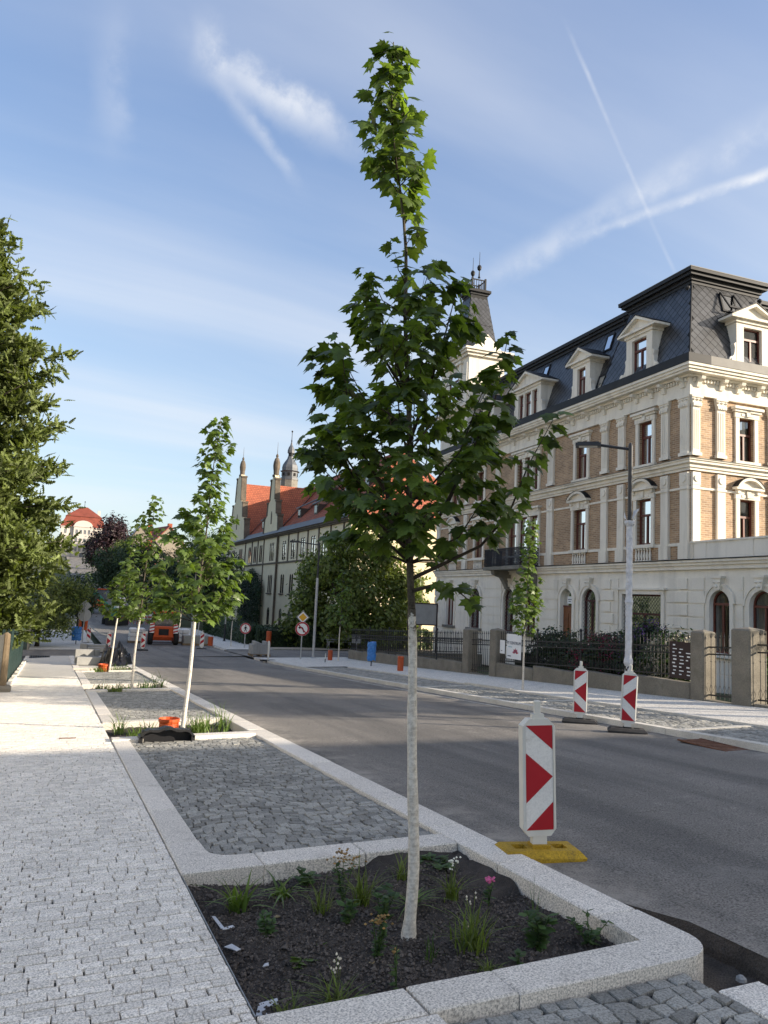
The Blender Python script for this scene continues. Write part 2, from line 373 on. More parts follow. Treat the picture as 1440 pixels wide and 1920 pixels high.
def run_y(x0, x1, y0, y1, ln=1.0, off=.01, parent=None):
    n = max(1, round((y1-y0)/ln))
    for i in range(n): ks(x0, x1, y0+(y1-y0)*i/n, y0+(y1-y0)*(i+1)/n, off, parent)
def run_x(x0, x1, y0, y1, ln=1.0, off=.01, parent=None):
    n = max(1, round((x1-x0)/ln))
    for i in range(n): ks(x0+(x1-x0)*i/n, x0+(x1-x0)*(i+1)/n, y0, y1, off, parent)
def arc(cx, cy, r, a0, a1, n=7): return [(cx+r*cos(a0+(a1-a0)*i/n), cy+r*sin(a0+(a1-a0)*i/n)) for i in range(n+1)]
PL = [(3.25, 5.20), (11.62, 13.50), (20.33, 22.35), (29.0, 31.1)]   # planters (inner y extents)
# road-side kerb line
run_y(XR0, XR1, 3.62, 40.0, 1.05)
# near end of the first planter: return kerb with a rounded outer corner
mb = MB(); stone(mb, [(2.02,3.0),(2.98,3.0)]+arc(2.98,3.23,.23,-pi/2,0)+[(XR1,3.62-.003),(XR0,3.62-.003),(XR0,3.25),(2.02,3.25)], .012, .3, .010); mb.build('kerb_stone', 'granite', kerb)
ks(1.58, 2.02, 3.0, 3.25, .012); ks(XL, 1.58, 3.0, 3.25, .010)
ks(XL, 1.62, 2.2, 3.0, .004)
for i, (a, b) in enumerate(PL):
    if i: # near-side kerb of planters 2..4, with the inlet gap left open
        gaps = {1: (1.33, 1.97), 2: (1.42, 1.76), 3: (1.55, 2.0)}[i]
        ks(XL, gaps[0], a-.28, a, .03); run_x(gaps[1], XR0, a-.28, a, .9, .03)
    # far kerb of each planter
    if i == 0:
        mb = MB(); stone(mb, [(XL+.002,b),(1.45,b),(1.45,b+.29)]+[(1.33,b+.29)]+arc(1.33,b+.29+.18,.18,-pi/2,-pi,5)+[(XK,b+.75),(XL+.002,b+.75)], .010, .25, .006); mb.build('kerb_stone', 'granite', kerb)
        run_x(1.45, XR0, b, b+.29, .75, .010)
    else: run_x(XL, XR0, b, b+.27, 1.0, .01)
    ey = PL[i+1][0]-.28 if i < 3 else 40.0
    run_y(XL, XK, b+(.75 if i == 0 else .27), ey, 1.1)
run_y(XL-.004-.0, XL, 3.25, 5.2, 2.0, .002) if False else None
mb = MB()                                                       # thin steel edging between pavers and soil
for i in range(20):
    y0 = 3.26+i*.0965; y1 = y0+.0965
    for (x0, x1, o) in ((XL-.001, XL+.004, -.001),):
        v = [(x, yy, G(x, yy)+o+d) for d in (-.1, 0) for yy in (y0, y1) for x in (x0, x1)]
        mb.add(v, [(0,1,5,4),(1,3,7,5),(3,2,6,7),(2,0,4,6),(4,5,7,6)])
mat('steel_edge', (.30,.31,.32), .5, .2, 10, metal=.6); mb.build('edging', 'steel_edge', kerb)
# bay in front of the first planter has a low flush edge on the road side
for k in range(4): ks(2.95, 3.21, 2.80-.8*(k+1), 2.80-.8*k, -.045)

# ---- cobbled parking bays: jittered setts in shallow arcs
def sett(mb, q, h, c=.012):
    n = len(q); mx_ = sum(p[0] for p in q)/n; my = sum(p[1] for p in q)/n; z = G(mx_, my)+h
    tz = [R.uniform(-.004, .004) for _ in q]
    b = [(p[0], p[1]) for p in q]
    k = .93; k2 = .9
    t1 = [(mx_+(p[0]-mx_)*.985, my+(p[1]-my)*.985) for p in b]
    t2 = [(mx_+(p[0]-mx_)*k, my+(p[1]-my)*k) for p in b]; t3 = [(mx_+(p[0]-mx_)*k2*.6, my+(p[1]-my)*k2*.6) for p in b]
    v = [(p[0],p[1],z-.05) for p in b]+[(p[0],p[1],z-.008) for p in t1]+[(p[0],p[1],z-.001+tz[i]) for i, p in enumerate(t2)]+[(p[0],p[1],z+.001+tz[i]*.5) for i, p in enumerate(t3)]
    f = [(r*n+i, r*n+(i+1)%n, (r+1)*n+(i+1)%n, (r+1)*n+i) for r in range(3) for i in range(n)]
    mb.add(v, f+[tuple(range(3*n,4*n))])
def bay(name, x0, x1, y0, y1, h, nsep, rows_edge=True, pitch=.105, bed=True):
    st = struct(name)
    sheet('bed', x0-.02, x1+.02, y0-.02, y1+.02, h-.022, 'joint', 2, .5, parent=st, kind=None)
    ny = int((y1-y0)/(pitch*.80)); rh = (y1-y0)/ny; wl = x1-x0
    def yb(j, x):                                                # wavy bed joints: segmental arcs that die out at the ends
        e = min(1, j/5, (ny-j)/5)
        return y0+j*rh+e*(.13*abs(sin(pi*(x-x0)/wl*1.5))-.06)+e*.014*sin(x*23+j*2.1)
    qs = []
    for j in range(ny):
        x = x0; first = R.random() < .5
        while x < x1-.02:
            wd_ = R.choice([.075,.09,.10,.11,.12,.135])*(pitch/.105)*(.6 if first else 1); first = False
            xe = x+wd_ if x+wd_ < x1-.05 else x1
            sk = R.uniform(-.014,.014); g = R.uniform(.002,.006)
            q = [(x+g, yb(j,x)+R.uniform(.001,.007)), (xe-g, yb(j,xe)+R.uniform(.001,.007)), (xe-g+sk, yb(j+1,xe)-R.uniform(.001,.007)), (x+g+sk*.6, yb(j+1,x)-R.uniform(.001,.007))]
            q = [(min(max(a,x0),x1), min(max(b,y0),y1)) for a, b in q]
            if R.random() < .55:
                k = R.randrange(4); a = Vector(q[k]); p0 = Vector(q[k-1]); p1 = Vector(q[(k+1)%4])
                q = q[:k]+[tuple(a.lerp(p0, R.uniform(.12,.3))), tuple(a.lerp(p1, R.uniform(.12,.35)))]+q[k+1:]
            mx_ = sum(p[0] for p in q)/len(q); my = sum(p[1] for p in q)/len(q)
            qs.append((hypot(mx_-.3, my), q)); x = xe
    qs.sort(key=lambda t: t[0])
    for d, q in qs[:nsep]:
        mb = MB(); sett(mb, q, h+R.uniform(-.004, .004)); mb.build('cobblestone', 'cobble', st)
    if len(qs) > nsep:
        mb = MB()
        for d, q in qs[nsep:]: sett(mb, q, h+R.uniform(-.004, .004))
        mb.build('cobblestone_field', 'cobble', st, 'stuff')
    return st
bay('parking_bay', XK+.005, XR0-.005, 5.50, 11.33, -.022, 300)
bay('parking_bay', XK+.005, XR0-.005, 13.78, 20.04, -.022, 0)
bay('parking_bay', XK+.005, XR0-.005, 22.63, 28.7, -.022, 0)
bay('parking_bay', 1.63, 2.945, 2.0, 2.99, -.048, 220, pitch=.108)
sheet('paving_strip', XK, XR0, 31.4, 40.1, -.01, 'paver_far', 2, 1.0)

# ---- soil beds with loose gravel
def soil(i, name, x0, x1, y0, y1, base, ngr):
    mb = MB(); nx, ny = 44, 44; vs = []
    ph = i*1.7
    for j in range(ny+1):
        for k in range(nx+1):
            x = x0+(x1-x0)*k/nx; y = y0+(y1-y0)*j/ny
            e = min(k, nx-k, j, ny-j)/6.0
            z = base+.03*sin(x*3.1+ph)*cos(y*2.3+ph)+.012*sin(x*9+y*7+ph)+.012*R.uniform(-1,1)+(.035*max(0, 1-e) if i == 0 and x > 2.2 and y > 4.4 else 0)
            vs.append((x, y, G(x, y)+z))
    mb.add(vs, [(j*(nx+1)+k, j*(nx+1)+k+1, (j+1)*(nx+1)+k+1, (j+1)*(nx+1)+k) for j in range(ny) for k in range(nx)])
    o = mb.build(name, 'soil', None, 'structure', smooth=True)
    mb = MB()
    for _ in range(ngr):
        x = R.uniform(x0+.01, x1-.01); y = R.uniform(y0+.01, y1-.01); s = R.choice([.005,.006,.007,.008,.010,.012])*(1 if R.random() < .98 else 1.8)
        z = G(x, y)+base+.03*sin(x*3.1+ph)*cos(y*2.3+ph)+.012*sin(x*9+y*7+ph)+R.uniform(0, .012)
        a = R.uniform(0, pi); ca, sa = cos(a)*s, sin(a)*s; f = R.uniform(.6, 1.2)
        mb.add([(x+ca,y+sa,z),(x-sa*f,y+ca*f,z+s*.2),(x-ca,y-sa,z),(x+sa*f,y-ca*f,z-s*.2),(x+s*.2,y,z+s*.8)], [(0,1,4),(1,2,4),(2,3,4),(3,0,4)])
    g = mb.build('gravel', 'gravel', o, 'stuff')
    return o
soil(0, 'planting_soil', XL+.005, XR0-.003, 3.25, 5.2, -.085, 15000)
soil(1, 'planting_soil', XL+.005, XR0-.003, 11.62, 13.5, -.09, 1500)
soil(2, 'planting_soil', XL+.005, XR0-.003, 20.33, 22.35, -.11, 0)
soil(3, 'planting_soil', XL+.005, XR0-.003, 29.0, 31.1, -.09, 0)

# ---- opposite side: flush kerb, cobbled strip, pale mosaic walk, plinth wall
rk = struct('far_kerb')
mat('kerb_far', (.60,.57,.51), .8, .12, 3, .25, 90, .1, 80)
def fks(x0, x1, y0, y1, off=.0, mt='kerb_far', sp=None):
    mb = MB(); v = [(x, y, G(x, y)+off-d) for d in (.25, 0) for y in (y0, y1) for x in (x0, x1)]
    mb.add(v, [(0,1,5,4),(1,3,7,5),(3,2,6,7),(2,0,4,6),(4,5,7,6)]); return mb.build('kerb_stone', mt, sp or rk)
for k in range(37): fks(XRK, XRK+.16, 1.0+k+.004, 2.0+k-.004, -.004+R.uniform(-.003,.003))
for k in range(14): fks(XRK-.001+.0, XRK+.14, 45.2+k*2+.004, 47.2+k*2-.004, .0)
for k in range(22): fks(11.15, 11.29, 3.0+k*1.2+.004, 4.2+k*1.2-.004, .0+(.05 if 11 < k < 13.5 else .02))
for yy in (6.9, 9.75, 14.6, 19.3):                      # cross bars between bays
    for k in range(2): fks(XRK+.17+k*.78, XRK+.17+k*.78+.77, yy, yy+.12, -.004)
sheet('parking_strip', XRK+.15, 11.16, 0, 30.0, -.030, 'joint', 4, 1.0)
bay('parking_bay', XRK+.17, 11.14, 6.0, 30.0, -.018, 0, pitch=.115)
mat('mosaic', (.64,.61,.55), .8, .10, 4, .38, 28, .2, 40, .01, dirt=((.27,.27,.26), 1.2, .60, .5))
sheet('far_pavement', 11.28, 14.1, 0, 37.6, .004, 'mosaic', 5, .8)
sheet('far_pavement', 9.5, 11.3, 30.0, 37.6, .006, 'mosaic', 4, .8)
sheet('far_pavement', 9.57, 12.4, 45.2, 75, .012, 'mosaic', 4, 1.0)
mat('sand', (.36,.31,.24), .95, .2, 4, .3, 60, .4, 30)
sheet('sand_bed', 12.4, 30, 45.2, 47.6, .016, 'sand', 8, .5, None, .01)
sheet('far_walk_left', -.95, XL+1.6, 45.0, 66, .006, 'paver_far', 3, 1.0)
# white dust and lines near the far kerb
mat('chalk', (.62,.60,.56), .95, .15, 6, .3, 60)
sheet('chalk_line', 9.0, 9.05, 13.2, 30.0, lambda x, y: road_off(x, y)+.006, 'chalk', 1, .5, lambda y: (9.12+.10*sin(y*.2), 9.155+.10*sin(y*.2)+.012*sin(y*3)))
# manhole grating in the road edge
# ================================================================== VILLA
mat('stucco', (.78,.73,.63), .85, .07, 1.2, .08, 60, .12, 50, .004, dirt=((.40,.37,.31), 1.1, .58, .4), streak=((.50,.46,.39), (2.6,2.6,.22), .45))
mat('stucco_low', (.80,.755,.665), .85, .06, 1.0, .08, 60, .12, 50, .004, dirt=((.42,.41,.37), .9, .56, .4), streak=((.56,.53,.47), (2.2,2.2,.2), .4))
mat('stone_dark', (.20,.19,.165), .9, .2, 2, .2, 80, .3, 40, dirt=((.10,.10,.08), 3, .5, .5))
brick_mat('clinker', (.42,.275,.16), (.26,.165,.095), (.46,.37,.27), 1.0, .25, .078, .010)
brick_mat('clinker_side', (.42,.275,.16), (.26,.165,.095), (.46,.37,.27), 1.0, .25, .078, .010, axes='yz')
mat('slate', (.034,.036,.042), .36, .15, 2, .15, 60, .15, 60, .004, rnd=.35, spec=.85)
mat('lead', (.020,.021,.024), .6, .2, 3, bump=.1, spec=.25)
mat('lead_pale', (.13,.125,.115), .6, .15, 3, bump=.1)
mat('wood_red', (.115,.030,.018), .45, .2, 4, bump=.1, bs=30)
mat('door_wood', (.17,.062,.022), .4, .25, 6, bump=.1)
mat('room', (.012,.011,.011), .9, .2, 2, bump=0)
mat('curtain', (.52,.50,.46), .9, .1, 3, bump=.1)
mat('iron', (.012,.012,.014), .45, .3, 10, bump=.1, spec=.5)
glass('pane_glass', (.6,.62,.63), .08, 1.32)
glass('pane_sky', (.3,.32,.34), .30); glass('pane_dark', (.30,.31,.31), .03, 1.10)
VA = radians(3.05)
villa = thing('villa', 'ornate villa with brown brick upper storeys, white stucco trim and dark slate mansard roof', 'villa', (20.5, 20.61, 0), pi/2-VA)
ZB = -1.6
def P_(name, mb, mt, parent=villa, **k): return mb.build(name, mt, parent, **k)
class Fac:
    """maps facade coords (a along, d outward, z) to villa local; side 0 = street front, 1 = lit gable side"""
    def __init__(s, side): s.s = side
    o = 0
    def p(s, a, d, z): d += s.o; return (a, d, z) if s.s == 0 else (-d, -a, z)
    def box(s, mb, a0, a1, d0, d1, z0, z1, mi=0):
        d0 += s.o; d1 += s.o
        if s.s == 0: mb.box(a0, a1, d0, d1, z0, z1, mi)
        else: mb.box(-d1, -d0, -a1, -a0, z0, z1, mi)
    def prism(s, mb, pts, d0, d1, mi=0):      # pts (a,z)
        d0 += s.o; d1 += s.o
        if s.s == 0: mb.prism([(a, d0, z) for a, z in pts], (0, d1-d0, 0), mi)
        else: mb.prism([(-d0, -a, z) for a, z in pts], (-(d1-d0), 0, 0), mi)
F0, F1 = Fac(0), Fac(1)
def wall_holes(F, name, mt, a0, a1, z0, z1, holes, d=0.0, depth=.28, parent=villa):
    """sheet with rectangular or round-headed openings (a0,a1,z0,z1,arch) and reveals"""
    mb = MB()
    as_ = sorted({a0, a1, *[h[0] for h in holes], *[h[1] for h in holes]}); zs = sorted({z0, z1, *[h[2] for h in holes], *[h[3] for h in holes]})
    for i in range(len(as_)-1):
        for j in range(len(zs)-1):
            ca, cz = (as_[i]+as_[i+1])/2, (zs[j]+zs[j+1])/2
            if any(h[0] < ca < h[1] and h[2] < cz < h[3] for h in holes): continue
            mb.poly([F.p(as_[i], d, zs[j]), F.p(as_[i+1], d, zs[j]), F.p(as_[i+1], d, zs[j+1]), F.p(as_[i], d, zs[j+1])])
    for h in holes:
        b0, b1, y0, y1 = h[:4]; arch = len(h) > 4 and h[4]; r = (b1-b0)/2; mid = (b0+b1)/2; zs_ = y1-r if arch else y1
        out = [(b0, y0), (b1, y0), (b1, zs_)]
        if arch: out += [(mid+r*cos(t), zs_+r*sin(t)) for t in np.linspace(0, pi, 13)[1:-1]]
        out += [(b0, zs_)]
        n = len(out)
        for k in range(n):
            p, q = out[k], out[(k+1) % n]
            mb.poly([F.p(p[0], d, p[1]), F.p(q[0], d, q[1]), F.p(q[0], d-depth, q[1]), F.p(p[0], d-depth, p[1])])
        if arch:
            top = [(mid+r*cos(t), zs_+r*sin(t)) for t in np.linspace(0, pi, 13)]
            for k in range(12):
                p, q = top[k], top[k+1]
                mb.poly([F.p(p[0], d, p[1]), F.p(p[0], d, y1), F.p(q[0], d, y1), F.p(q[0], d, q[1])])
    return P_(name, mb, mt, parent)
def window(F, a0, a1, z0, z1, arch=False, d=-.17, name='window', transom=.62, mull=1, curtain=None, grille=False, gl='pane_glass', parent=villa, wood='wood_red', room=True):
    """wood frame with transom and casements, glass panes, dark room behind"""
    mb = MB(); t = .06; r = (a1-a0)/2; mid = (a0+a1)/2; zs = z1-r if arch else z1
    F.box(mb, a0, a0+t, d, d+.07, z0, zs); F.box(mb, a1-t, a1, d, d+.07, z0, zs); F.box(mb, a0+t, a1-t, d, d+.07, z0, z0+t)
    zt = z0+(zs-z0)*transom if not arch else zs-.05
    F.box(mb, a0+t, a1-t, d-.003, d+.09, zt, zt+.08)
    if arch:
        for k in range(10):
            t0, t1 = pi*k/10, pi*(k+1)/10
            F.prism(mb, [(mid+r*cos(t0), zs+r*sin(t0)), (mid+r*cos(t1), zs+r*sin(t1)), (mid+(r-t)*cos(t1), zs+(r-t)*sin(t1)), (mid+(r-t)*cos(t0), zs+(r-t)*sin(t0))], d, d+.07)
    else: F.box(mb, a0+t, a1-t, d, d+.07, z1-t, z1)
    if mull: F.box(mb, mid-.035, mid+.035, d+.004, d+.075, z0+t, zt)
    fr = P_(name, mb, wood, parent)
    mb = MB()
    if arch: mb.poly([F.p(a0+.01, d+.03, z0+.01), F.p(a1-.01, d+.03, z0+.01)]+[F.p(mid+(r-.01)*cos(q), d+.03, zs+(r-.01)*sin(q)) for q in np.linspace(0, pi, 12)])
    else: mb.poly([F.p(a0+.01, d+.03, z0+.01), F.p(a1-.01, d+.03, z0+.01), F.p(a1-.01, d+.03, z1-.01), F.p(a0+.01, d+.03, z1-.01)])
    P_('pane', mb, gl, fr)
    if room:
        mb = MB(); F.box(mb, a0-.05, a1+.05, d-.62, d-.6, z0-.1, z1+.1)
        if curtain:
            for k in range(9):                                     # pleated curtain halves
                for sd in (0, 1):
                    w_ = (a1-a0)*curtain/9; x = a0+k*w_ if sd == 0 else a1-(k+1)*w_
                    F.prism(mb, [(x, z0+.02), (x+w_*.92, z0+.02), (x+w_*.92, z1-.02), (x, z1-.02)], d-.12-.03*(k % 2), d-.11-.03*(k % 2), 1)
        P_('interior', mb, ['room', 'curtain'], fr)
    if grille:
        mb = MB(); s = .16
        k = a0-(z1-z0)
        def seg(p, q): mb.tube([F.p(p[0], d+.14, p[1]), F.p(q[0], d+.14, q[1])], .008, 4)
        while k < a1:
            x0, x1 = k, k+(z1-z0); lo = max(x0, a0); hi = min(x1, a1)
            if hi-lo > .05: seg((lo, z0+(lo-x0)), (hi, z0+(hi-x0))); seg((lo, z1-(lo-x0)), (hi, z1-(hi-x0)))
            k += s
        if arch:   # trim: keep only inside by adding ring; small overshoot sits behind the round head
            pass
        P_('grille', mb, 'iron', fr)
    return fr
# ---- ground floor of the street front (runs on under the terrace)
GW = [(-3.64,-2.67,.33,2.4,1), (-1.84,-.96,.33,2.4,1), (1.46,3.70,-.2,2.23,0), (5.42,6.40,.2,2.43,1), (7.16,8.06,-.8,2.42,1), (10.15,11.10,.27,2.42,1), (12.22,13.30,.27,2.44,1), (15.90,17.07,.27,2.43,1), (-5.45,-4.5,.33,2.4,1), (19.2, 20.2, .27, 2.43, 1)]
wall_holes(F0, 'ground_floor_wall', 'stucco_low', -9.0, 21.9, ZB, 3.2, GW, -.02)
for h in GW:
    if h[0] == 7.16: continue
    arch = bool(h[4]); terr_ = h[0] < 0
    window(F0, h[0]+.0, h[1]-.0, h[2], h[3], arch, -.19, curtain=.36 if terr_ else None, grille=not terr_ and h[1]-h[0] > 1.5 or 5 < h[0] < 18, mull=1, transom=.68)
dr = MB(); F0.box(dr, 7.16, 8.06, -.22, -.14, -.8, 1.62); 
for k in range(2):
    for z0, z1 in ((-.6, .15), (.3, 1.35)): F0.box(dr, 7.24+k*.42, 7.56+k*.42, -.139, -.12, z0, z1)
door = P_('door', dr, 'door_wood')
mb = MB(); F0.box(mb, 7.16, 8.06, -.22, -.12, 1.62, 1.70); P_('transom_bar', mb, 'wood_red', door)
mb = MB(); mb.poly([F0.p(7.16, -.17, 1.70), F0.p(8.06, -.17, 1.70)]+[F0.p(7.61+.45*cos(q), -.17, 1.97+.45*sin(q)) for q in np.linspace(0, pi, 10)]); P_('fanlight', mb, 'pane_sky', door)
mat('white_sign', (.78,.79,.80), .5, .03, 2, bump=0); mat('ink', (.05,.06,.09), .6, .1, 5, bump=0)
mb = MB(); F0.box(mb, 7.42, 7.80, -.165, -.155, 1.78, 2.1); P_('notice', mb, 'white_sign', door)
mb = MB(); F0.box(mb, 7.47, 7.75, -.154, -.151, 1.95, 1.98); F0.box(mb, 7.52, 7.70, -.154, -.151, 1.86, 1.89); P_('notice_print', mb, 'ink', door)
# round-headed surrounds, keystone masks, sills
for h in GW:
    if h[4]:
        r = (h[1]-h[0])/2; mid = (h[0]+h[1])/2; zs = h[3]-r
        mb = MB()
        for k in range(12):
            t0, t1 = pi*k/12, pi*(k+1)/12
            for ra, rb, dd in ((r, r+.16, .05), (r+.16, r+.24, .085)):
                F0.prism(mb, [(mid+ra*cos(t0), zs+ra*sin(t0)), (mid+rb*cos(t0), zs+rb*sin(t0)), (mid+rb*cos(t1), zs+rb*sin(t1)), (mid+ra*cos(t1), zs+ra*sin(t1))], -.02, dd)
        F0.box(mb, h[0]-.16, h[0]-.002, -.02, .05, h[2], zs); F0.box(mb, h[1]+.002, h[1]+.16, -.02, .05, h[2], zs)
        P_('window_surround', mb, 'stucco_low')
        mb = MB(); F0.prism(mb, [(mid-.11, h[3]+.02), (mid+.11, h[3]+.02), (mid+.19, h[3]+.40), (mid-.19, h[3]+.40)], -.02, .16)
        F0.box(mb, mid-.24, mid+.24, -.02, .20, h[3]+.40, h[3]+.48)
        for q in (-.09, .09): mb.lathe([(.02, -.03), (.055, 0), (.02, .03)], 8, F0.p(mid+q, .17, h[3]+.26))
        mb.lathe([(.02, -.05), (.06, 0), (.03, .06)], 8, F0.p(mid, .17, h[3]+.12))
        P_('keystone', mb, 'stucco_low')
        if h[0] != 7.16:
            mb = MB(); F0.box(mb, h[0]-.3, h[1]+.3, -.02, .14, h[2]-.14, h[2]); P_('sill', mb, 'stone_dark' if h[0] > 9 else 'stucco_low')
mb = MB(); F0.box(mb, 1.30, 3.86, -.02, .06, 2.235, 2.40); F0.box(mb, 1.15, 4.0, -.02, .14, 2.40, 2.48); F0.box(mb, 1.28, 1.455, -.02, .05, -.2, 2.235); F0.box(mb, 3.705, 3.88, -.02, .05, -.2, 2.235); P_('window_surround', mb, 'stucco_low')
# rusticated ashlar courses, each block a piece
zc = [-.35+.46*k for k in range(8)]
mesh_n = 0
for zi, z in enumerate(zc[:-1]):
    z1 = min(z+.445, 3.12)
    iv = [(-9.0, 21.9)]
    for h in GW:
        r = (h[1]-h[0])/2; m_ = .28
        if h[2]-.16 < z1 and h[3]+(.52 if h[4] else .5) > z:
            lo, hi = h[0]-m_, h[1]+m_
            if h[4] and z > h[3]+.24: lo, hi = (h[0]+h[1])/2-.27, (h[0]+h[1])/2+.27
            iv = [p for a, b in iv for p in ((a, min(b, lo)), (max(a, hi), b)) if p[1]-p[0] > .08]
    for a, b in iv:
        n = max(1, round((b-a)/2.6))
        for k in range(n):
            mb = MB(); F0.box(mb, a+(b-a)*k/n+.004, a+(b-a)*(k+1)/n-.004, -.021, .022, z+.008, z1-.012); P_('ashlar_block', mb, 'stucco_low')
for a0 in (.08, 4.42, 21.0):                                       # quoins
    for k in range(7):
        wq = .62 if k % 2 else .42
        mb = MB(); a = a0 if a0 < 5 else 21.9-wq
        if a0 == 4.42: a = 4.86-wq
        F0.box(mb, a, a+wq, .018, .075, -.35+.46*k+.03, -.35+.46*k+.40); P_('quoin', mb, 'stucco_low')
mb = MB(); F0.box(mb, -9.0, 21.9, -.02, .06, ZB, -.38); P_('plinth', mb, 'stucco_low')
def cornice(F, name, a0, a1, steps, mt='stucco', parent=villa):
    mb = MB()
    for z0, z1, d in steps: F.box(mb, a0-(d if a0 == 0 else 0), a1, -.3, d, z0, z1)
    return P_(name, mb, mt, parent)
def wrap(name, steps, mt='stucco', a0=0, a1=21.9, r1=6.2):
    """moulding round the corner of both facades"""
    mb = MB()
    for z0, z1, d in steps:
        mb.box(a0-d, a1, -.3, d, z0, z1); mb.box(-d, .3, -r1, -.3, z0, z1)
    return P_(name, mb, mt)
mb = MB()
for z0, z1, d in ((3.12,3.26,.10),(3.26,3.36,.17),(3.36,3.44,.24)): mb.box(-9, 21.9, -.3, d, z0, z1)
P_('string_course', mb, 'stucco_low')
mb = MB(); mb.box(-9, 21.9, -.3, .27, 3.44, 3.475); P_('string_course_flashing', mb, 'lead')
mb = MB(); mb.box(-9, -.02, -.25, -.02, 3.475, 4.06); mb.box(-9, -.02, -.29, .03, 4.06, 4.12); mb.box(-2.8, -2.2, -.02, .0, 3.475, 4.06); mb.box(-.75, -.3, -.02, .0, 3.475, 4.06); mb.box(-5.2,-4.6,-.02,0,3.475,4.06); P_('terrace_parapet', mb, 'stucco_low')
mb = MB(); mb.box(-9, 0, -8, -.25, 3.2, 3.5); mb.box(-9,-8.7,-8,-.25,ZB,3.2); P_('terrace_deck', mb, 'stone_dark')
# ---- brick upper storeys
UW = [(2.02,2.88,4.14,5.88,0), (6.22,7.15,4.13,5.88,0), (10.12,12.98,3.6,5.94,0), (15.80,16.72,4.12,5.86,0), (19.05,19.95,4.10,5.86,0),
      (2.0,2.78,7.25,8.92,0), (6.22,7.05,7.25,8.88,0), (10.2,12.25,7.22,8.92,0), (15.82,16.64,7.28,8.9,0), (19.1,19.95,7.28,8.9,0)]
wall_holes(F0, 'brick_wall', 'clinker', 0, 21.9, 3.2, 10.3, UW, 0)
SW = [(2.2,2.92,4.14,5.82,0), (2.2,2.92,7.25,8.86,0), (6.9,7.7,4.14,5.82,0), (6.9,7.7,7.25,8.86,0)]
wall_holes(F1, 'brick_wall', 'clinker_side', 0, 8.6, 3.2, 10.3, SW, 0)
mb = MB(); mb.box(21.6, 21.9, -8.6, 0-.001, ZB, 10.3); mb.box(0, 21.9, -8.6, -8.3, ZB, 10.3); P_('rear_wall', mb, 'stucco')
def surround(F, a0, a1, z0, z1, floor, kind):
    mb = MB(); s = .17
    F.box(mb, a0-s, a0-.002, -.01, .07, z0-.12, z1); F.box(mb, a1+.002, a1+s, -.01, .07, z0-.12, z1); F.box(mb, a0-s-.04, a1+s+.04, -.01, .09, z1+.002, z1+.2)
    F.box(mb, a0-s-.06, a1+s+.06, -.01, .13, z0-.15, z0-.02)
    mid = (a0+a1)/2
    F.prism(mb, [(mid-.07, z1+.05), (mid+.07, z1+.05), (mid+.1, z1+.30), (mid-.1, z1+.30)], .05, .15)
    for q in (-1, 1): F.box(mb, mid+q*(a1-a0)*.28-.09, mid+q*(a1-a0)*.28+.09, .088, .112, z1+.06, z1+.16)
    if kind == 'seg':          # segmental pediment on consoles
        zt = z1+.34; F.box(mb, a0-s-.12, a1+s+.12, -.01, .24, zt, zt+.09)
        for q in (a0-s+.0, a1+s-.14): F.box(mb, q, q+.14, -.01, .16, z1+.202, zt)
        F.box(mb, a0-s+.145, a1+s-.145, -.01, .10, z1+.202, zt-.002)
        w2 = min((a1-a0)/2+s+.12, .78); rise = .36; rad = (w2*w2+rise*rise)/(2*rise); cz = zt+.09+rise-rad; th = math.asin(min(1, w2/rad))
        pts = [(mid+rad*sin(t), cz+rad*cos(t)) for t in np.linspace(-th, th, 11)]
        pin = [(mid+(rad-.10)*sin(t), cz+(rad-.10)*cos(t)) for t in np.linspace(-th, th, 11)]
        for k in range(10): F.prism(mb, [pts[k], pts[k+1], (pin[k+1][0], max(pin[k+1][1], zt+.092)), (pin[k][0], max(pin[k][1], zt+.092))], -.01, .27)
        F.prism(mb, [(x, max(z, zt+.091)) for x, z in pin]+[(mid+w2*.9, zt+.09), (mid-w2*.9, zt+.09)], -.01, .12)
    else:
        zt = z1+.30; F.box(mb, a0-s-.16, a1+s+.16, -.01, .22, zt, zt+.10); F.box(mb, a0-s-.10, a1+s+.10, -.01, .15, zt-.09, zt-.002)
    o = P_('window_surround', mb, 'stucco')
    if kind == 'seg':
        mb = MB()
        for k in range(10): F.prism(mb, [pts[k], pts[k+1], (pts[k+1][0], pts[k+1][1]+.018), (pts[k][0], pts[k][1]+.018)], 0, .29)
        P_('pediment_flashing', mb, 'lead', o)
    return o
def baluster_mesh():
    return MB().lathe([(.055,0),(.055,.05),(.03,.07),(.055,.20),(.05,.26),(.03,.36),(.025,.42),(.05,.45),(.05,.50)], 8).mesh('baluster', 'stucco', True)
bal_me = baluster_mesh()
def triple(F, a0, a1, z0, z1):
    w = (a1-a0); c = [a0+w*.31, a0+w*.69]
    for x in c:
        mb = MB(); F.box(mb, x-.10, x+.10, -.16, .02, z0, z1); F.box(mb, x-.14, x+.14, -.17, .05, z1-.16, z1-.01); P_('mullion_column', mb, 'stucco')
    for b0, b1 in ((a0, c[0]-.1), (c[0]+.1, c[1]-.1), (c[1]+.1, a1)): window(F, b0, b1, z0, z1, False, -.19, mull=0)
